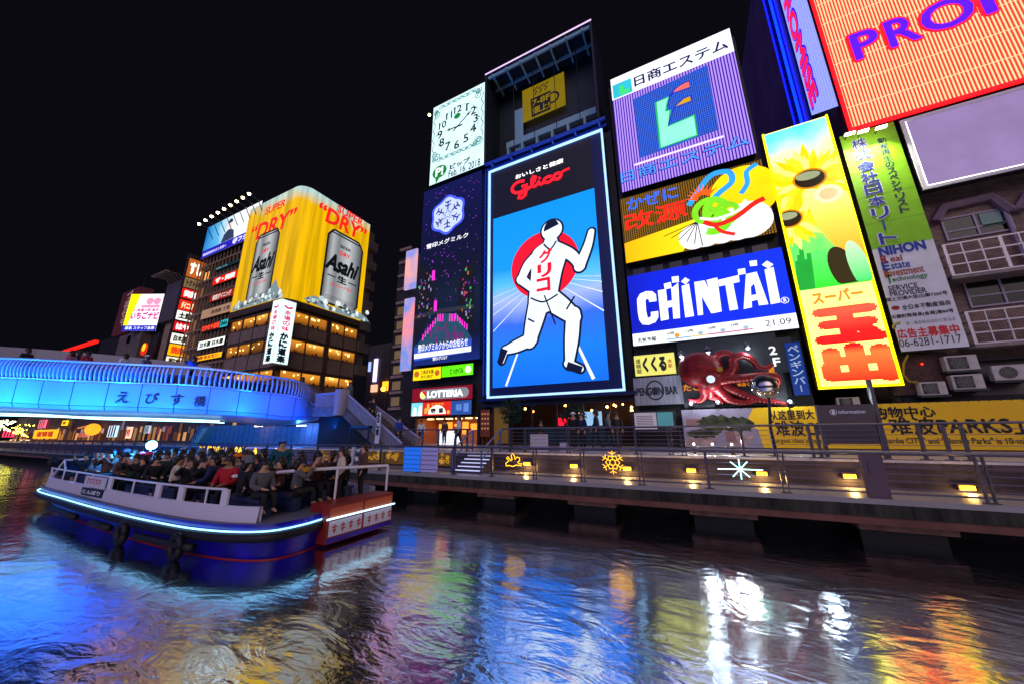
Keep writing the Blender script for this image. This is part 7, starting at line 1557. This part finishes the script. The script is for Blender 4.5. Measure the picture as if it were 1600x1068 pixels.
# ================================================================== PEOPLE
def skin(name, joints, edges, root=0, sub=1):
    """one continuous surface grown round a skeleton: joints = (x, y, z, radius)"""
    me = bpy.data.meshes.new(name); me.from_pydata([j[:3] for j in joints], edges, []); o = bpy.data.objects.new(name, me); COL.objects.link(o)
    o.modifiers.new('skin', 'SKIN').use_smooth_shade = True
    for i, d in enumerate(me.skin_vertices[0].data): d.radius = (joints[i][3], joints[i][3] * (joints[i][4] if len(joints[i]) > 4 else 1)); d.use_root = (i == root)
    sm = o.modifiers.new('sub', 'SUBSURF'); sm.levels = sm.render_levels = sub
    dg = bpy.context.evaluated_depsgraph_get(); dg.update(); res = bpy.data.meshes.new_from_object(o.evaluated_get(dg))
    bpy.data.objects.remove(o); bpy.data.meshes.remove(me); res.name = name
    for p_ in res.polygons: p_.use_smooth = True
    return res
def pose(kind):
    """skeleton of a 1.7 m adult facing -Y with feet at z = 0 (seated ones: seat at 0.32)"""
    J = {}
    lift = 0 if kind != 'sit' and kind != 'sit_photo' else None
    pz = .93 if lift == 0 else .40
    J['pelvis'] = (0, 0, pz); J['waist'] = (0, .01, pz + .20); J['chest'] = (0, .0, pz + .42); J['neck'] = (0, -.01, pz + .56)
    J['head'] = (0, -.03, pz + .645); J['crown'] = (0, -.02, pz + .745); J['nose'] = (0, -.125, pz + .66)
    for s_, n_ in ((-1, 'l'), (1, 'r')):
        J['sh' + n_] = (s_ * .18, 0, pz + .48)
        if kind == 'sit_photo' or (kind == 'photo'): J['el' + n_] = (s_ * .24, -.2, pz + .34); J['wr' + n_] = (s_ * .09, -.34, pz + .58); hd_ = (-s_ * .25, -.15, .95)
        elif kind == 'sit': J['el' + n_] = (s_ * .25, -.05, pz + .22); J['wr' + n_] = (s_ * .12, -.27, pz + .16); hd_ = (-s_ * .3, -1, -.2)
        elif kind == 'walk': J['el' + n_] = (s_ * .24, s_ * .08, pz + .21); J['wr' + n_] = (s_ * .24, s_ * .12 - .12, pz - .02); hd_ = (0, -.3, -1)
        else: J['el' + n_] = (s_ * .24, .03, pz + .21); J['wr' + n_] = (s_ * .23, -.08, pz - .03); hd_ = (0, -.25, -1)
        w = Vector(J['wr' + n_]); d = Vector(hd_).normalized(); side = Vector((1, 0, 0)) if abs(d.x) < .5 else Vector((0, 0, 1))
        J['pa' + n_] = tuple(w + d * .075)
        for k in range(4): J['f%d' % k + n_] = tuple(w + d * (.10 + .0) + side * (.022 * (k - 1.5)) ); J['t%d' % k + n_] = tuple(w + d * (.17 - .012 * abs(k - 1.4)) + side * (.024 * (k - 1.5)) + Vector((0, -.015, 0)))
        J['th' + n_] = tuple(w + d * .09 + Vector((-s_ * .05, -.025, 0)))
        if lift == 0:
            st_ = .17 * s_ if kind == 'walk' else 0
            J['hip' + n_] = (s_ * .09, 0, pz - .06); J['kn' + n_] = (s_ * .10, -.03 - st_ * .8, .49); J['an' + n_] = (s_ * .105, .02 - st_ * 1.2, .09); J['to' + n_] = (s_ * .12, -.13 - st_ * 1.2, .035)
        else: J['hip' + n_] = (s_ * .09, -.04, pz - .02); J['kn' + n_] = (s_ * .12, -.42, pz + .03); J['an' + n_] = (s_ * .12, -.40, .09 - .0); J['to' + n_] = (s_ * .13, -.54, .04)
    return J
def person_meshes(kind):
    J = pose(kind); rad = dict(pelvis=.12, waist=.115, chest=.135, neck=.05, head=.088, crown=.075, nose=.018)
    for n_ in 'lr': rad.update({'sh' + n_: .06, 'el' + n_: .043, 'wr' + n_: .03, 'pa' + n_: .034, 'th' + n_: .010, 'hip' + n_: .085, 'kn' + n_: .058, 'an' + n_: .04, 'to' + n_: .032}); rad.update({'f%d' % k + n_: .011 for k in range(4)}); rad.update({'t%d' % k + n_: .008 for k in range(4)})
    ed = [('pelvis', 'waist'), ('waist', 'chest'), ('chest', 'neck'), ('neck', 'head'), ('head', 'crown'), ('head', 'nose')]
    for n_ in 'lr':
        ed += [('chest', 'sh' + n_), ('sh' + n_, 'el' + n_), ('el' + n_, 'wr' + n_), ('wr' + n_, 'pa' + n_), ('pa' + n_, 'th' + n_), ('pelvis', 'hip' + n_), ('hip' + n_, 'kn' + n_), ('kn' + n_, 'an' + n_), ('an' + n_, 'to' + n_)]
        for k in range(4): ed += [('pa' + n_, 'f%d' % k + n_), ('f%d' % k + n_, 't%d' % k + n_)]
    def grow(names, edges, extra, sub=1, over={}):
        ns = [n for n in names]; ix = {n: i for i, n in enumerate(ns)}
        return skin('m', [(*J[n], over.get(n, rad[n] + extra)) for n in ns], [(ix[a], ix[c]) for a, c in edges if a in ix and c in ix], 0, sub)
    body = grow(list(J), ed, 0)
    cn = ['pelvis', 'waist', 'chest', 'shl', 'ell', 'wrl', 'shr', 'elr', 'wrr']; coat = grow(cn, [('pelvis', 'waist'), ('waist', 'chest')] + [(a + n_, c + n_) for n_ in 'lr' for a, c in (('sh', 'el'), ('el', 'wr'))] + [('chest', 'shl'), ('chest', 'shr')], .028, 1, dict(pelvis=.165, waist=.15, chest=.165))
    tn = ['pelvis', 'hipl', 'knl', 'anl', 'hipr', 'knr', 'anr']; tr = grow(tn, [('pelvis', 'hipl'), ('hipl', 'knl'), ('knl', 'anl'), ('pelvis', 'hipr'), ('hipr', 'knr'), ('knr', 'anr')], .016)
    c = Vector(J['head']) * .45 + Vector(J['crown']) * .55
    def cap(rr, z0, back):
        b = MB(); b.sphere((c.x, c.y + back, c.z + .01), rr, 14, (.98, 1.08, 1.12), z0=z0, z1=1)
        if z0 < 0: b.tube([(c.x, c.y + .06, c.z + .02), (c.x, c.y + .085, c.z - .1), (c.x, c.y + .07, c.z - .17)], .075, 8, True, [.09, .085, .05])
        o = b.build('h', white_paint); me = o.data; bpy.data.objects.remove(o); me.materials.clear()
        for p_ in me.polygons: p_.use_smooth = True
        return me
    hair = cap(.115, -.05, .025)
    b = MB(); b.sphere((c.x, c.y + .01, c.z + .02), .123, 14, (1, 1.08, 1.05), z0=.05, z1=1); b.tube([(c.x, c.y, c.z + .03), (c.x, c.y, c.z + .06)], .132, 14); o = b.build('h', white_paint); hat = o.data; bpy.data.objects.remove(o); hat.materials.clear()
    for p_ in hat.polygons: p_.use_smooth = True
    b = MB()
    for s_ in (-1, 1): b.sphere((s_ * .033, c.y - .098, c.z - .012), .011, 6); b.tube([(s_ * .05, c.y - .088, c.z + .02), (s_ * .02, c.y - .1, c.z + .022)], .005, 4)
    b.tube([(-.025, c.y - .09, c.z - .085), (.025, c.y - .09, c.z - .085)], .006, 4); o = b.build('h', white_paint); face = o.data; bpy.data.objects.remove(o); face.materials.clear()
    for me, mm in ((body, None), (coat, None), (tr, None)):
        me.materials.clear()
    for me in (body, coat, tr, hair, hat, face): me.materials.append(white_paint)
    return dict(body=body, coat=coat, trousers=tr, hair=hair, hat=hat, face=face)
PM = {k: person_meshes(k) for k in ('stand', 'walk', 'photo', 'sit', 'sit_photo')}
skins = [M('skin light', '#c89a80', .5), M('skin tan', '#a87858', .5)]
hairs = [('black', M('hair black', '#120e0e', .5)), ('dark brown', M('hair brown', '#2c1a12', .5))]
coats = {n: M('cloth ' + n, h, .8) for n, h in (('black', '#14141a'), ('navy', '#16224c'), ('grey', '#5c5c64'), ('cream', '#d8ccb8'), ('red', '#b81424'), ('brown', '#5c3c2c'), ('pink', '#d080a0'), ('white', '#dcdce4'), ('teal', '#0c5468'), ('dark green', '#1c3428'), ('purple', '#4c2c6c'), ('blue', '#2048b0'))}
hatc = {n: M('hat ' + n, h, .8) for n, h in (('orange', '#f07818'), ('pink', '#f02870'), ('white', '#e4e4ea'), ('grey', '#707480'), ('blue', '#3080f0'))}
pants = M('trousers dark', '#16161c', .8)
def person(kind, loc, rz, coat, hat, label, group, scale=1.0, trouser=None):
    P_ = PM[kind]; root = bpy.data.objects.new('person', P_['body']); COL.objects.link(root); root.location = loc; root.rotation_euler = (0, 0, rz); root.scale = (scale,) * 3
    tag(root, label, 'person', group)
    def part(nm, me, mt):
        o = bpy.data.objects.new(nm, me); COL.objects.link(o); o.parent = root; o.material_slots[0].link = 'OBJECT'; o.material_slots[0].material = mt
    root.material_slots[0].link = 'OBJECT'; root.material_slots[0].material = rnd.choice(skins)
    part('coat', P_['coat'], coats[coat]); part('trousers', P_['trousers'], trouser or pants); part('face', P_['face'], hairs[0][1])
    if hat in hatc: part('hat', P_['hat'], hatc[hat])
    part('hair', P_['hair'], hairs[0][1] if hat not in ('dark brown',) else hairs[1][1])
    return root
ORD = ['first', 'second', 'third', 'fourth', 'fifth', 'sixth', 'seventh', 'eighth', 'ninth', 'tenth', 'eleventh', 'twelfth', 'thirteenth', 'fourteenth', 'fifteenth', 'sixteenth', 'seventeenth', 'eighteenth']
ROW = ['nearest row', 'second nearest row', 'third nearest row', 'far row']
cn_ = list(coats)
for r_, y in enumerate((5.45, 6.2, 7.0, 7.8)):
    xs_ = [-22.2 + .76 * k + .3 * (r_ % 2) + rnd.uniform(-.12, .12) for k in range(18)]
    xs_ = [x for x in xs_ if x < (-9.5 if r_ else -9.9)]
    if r_ == 0: xs_ = [x for k, x in enumerate(xs_) if k not in (1, 4, 9)]
    for k, x in enumerate(xs_):
        ct = rnd.choice(['black', 'black', 'black', 'navy', 'navy', 'grey', 'brown', 'brown', 'black', 'purple', 'dark green', 'brown'])
        if r_ == 0 and abs(x + 14.6) < .42: ct = 'cream'
        if r_ == 0 and abs(x + 11.3) < .42: ct = 'red'
        hat = rnd.choice(['black', 'black', 'black', 'dark brown', 'dark brown', 'dark brown', 'black', 'grey'])
        if r_ == 1 and abs(x + 12.6) < .42: hat = 'orange'
        if r_ == 1 and abs(x + 19.2) < .42: hat = 'pink'
        kd = 'sit_photo' if rnd.random() < .3 else 'sit'
        head = ('%s hat' % hat) if hat in hatc else ('%s hair' % hat)
        person(kd, (x, y + .16, -1.9), math.radians(rnd.choice((90, 60, 0, -40, 180, 150, 30))) , ct, hat, 'passenger in %s coat, %s, %s from the bow, %s' % (ct, head, ORD[k], ROW[r_]), 'seated boat passengers', rnd.uniform(.98, 1.12))
person('stand', (-11.2, 6.75, -2.0), math.radians(70), 'teal', 'blue', 'standing crew member in teal coat and blue hat near the right end of the boat', 'boat crew', 1.05)
person('stand', (-9.45, 7.5, -2.0), math.radians(-30), 'cream', 'dark brown', 'standing passenger in cream coat beside the red end board', 'boat crew', .9)
person('stand', (-9.45, 8.3, -2.0), math.radians(-30), 'brown', 'dark brown', 'standing passenger in brown coat at the far right end of the boat', 'boat crew', .95)
# people on the upper street
for kd, x, y_, Y, rz, ct, hat, lab, sc in (('stand', 898, 700, 17.0, 10, 'black', 'white', 'person in black coat and white hat by the glass storefront', 1), ('stand', 911, 700, 17.1, -20, 'navy', 'grey', 'person in navy coat and grey hat by the glass storefront', .97), ('walk', 934, 700, 16.6, -80, 'navy', 'black', 'person in navy coat walking before the glass storefront', 1.04), ('walk', 953, 700, 17.4, 85, 'grey', 'black', 'person in grey coat right of the one walking in navy', 1), ('stand', 846, 700, 16.8, 60, 'black', 'black', 'person in black coat alone before the storefront, left of the others', .8), ('walk', 716, 690, 16.4, -60, 'white', 'black', 'person in white coat walking past the lit shop counter', 1), ('stand', 694, 690, 21.2, 0, 'brown', 'black', 'person in brown coat behind the lit shop counter', 1), ('stand', 657, 690, 18.6, 30, 'white', 'dark brown', 'person in white coat at the foot of the slatted stair', .95), ('walk', 622, 690, 15.9, 80, 'blue', 'black', 'person in blue coat under the slatted stair', 1), ('stand', 967, 700, 18.2, 20, 'black', 'dark brown', 'person in black coat at the right end of the glass storefront', 1)):
    p = atY(x, y_, Y); person(kd, (p.x, Y, SZ + .012), math.radians(rz), ct, hat, lab, 'people on the upper street', sc)
# people on the bridge
for x, y, back, ct, hat, kd, lab in ((43, 553, 1.2, 'black', 'dark brown', 'stand', 'person in black coat leaning at the left end of the bridge'), (110, 556, 1.0, 'pink', 'black', 'stand', 'person in pink coat on the bridge under the distant red sign'), (122, 556, 1.6, 'navy', 'black', 'photo', 'person in navy coat taking a picture on the bridge'), (137, 557, 1.0, 'red', 'black', 'stand', 'person in red coat on the bridge beside the one in navy'), (195, 561, .9, 'white', 'black', 'stand', 'person in white jacket on the bridge under the pink screen'), (303, 565, .9, 'blue', 'black', 'photo', 'person in blue coat on the bridge before the sign tower'), (472, 597, 1.0, 'black', 'black', 'stand', 'person in black coat at the rounded right end of the bridge'), (228, 563, 1.2, 'grey', 'white', 'stand', 'person in grey coat and white hat on the bridge')):
    d = ray(x, y); bi = min(range(len(path_b)), key=lambda i: abs(math.atan2(path_b[i][0], path_b[i][1]) - math.atan2(d.x, d.y)))
    p = path_b[bi]; hl = math.hypot(p[0], p[1]); q = Vector((p[0], p[1], 0)) * ((hl + back) / hl); ztop_ = (d.z / math.hypot(d.x, d.y)) * (hl + back)
    person(kd, (q.x, q.y, p[2] - .05), math.radians(-60), ct, hat, lab, 'people on the bridge', max(.9, min(1.25, (ztop_ + .32 - p[2]) / 1.7)))
# two people on the stair landing
for x, Y, ct, lab in ((541, 16.2, 'grey', 'person in grey coat on the stair landing beside the bridge'), (585, 16.6, 'black', 'person in black coat going down the slatted stair')):
    f_ = 0 if x < 560 else .35; p = atY(x, 620, Y); person('walk', (S1.x - .8 + (S2.x - S1.x) * f_ if f_ else S1.x - .9, Y, S1.z - .94 + (S2.z - S1.z) * f_), math.radians(90), ct, 'black', lab, 'people on the bridge stair', 1)
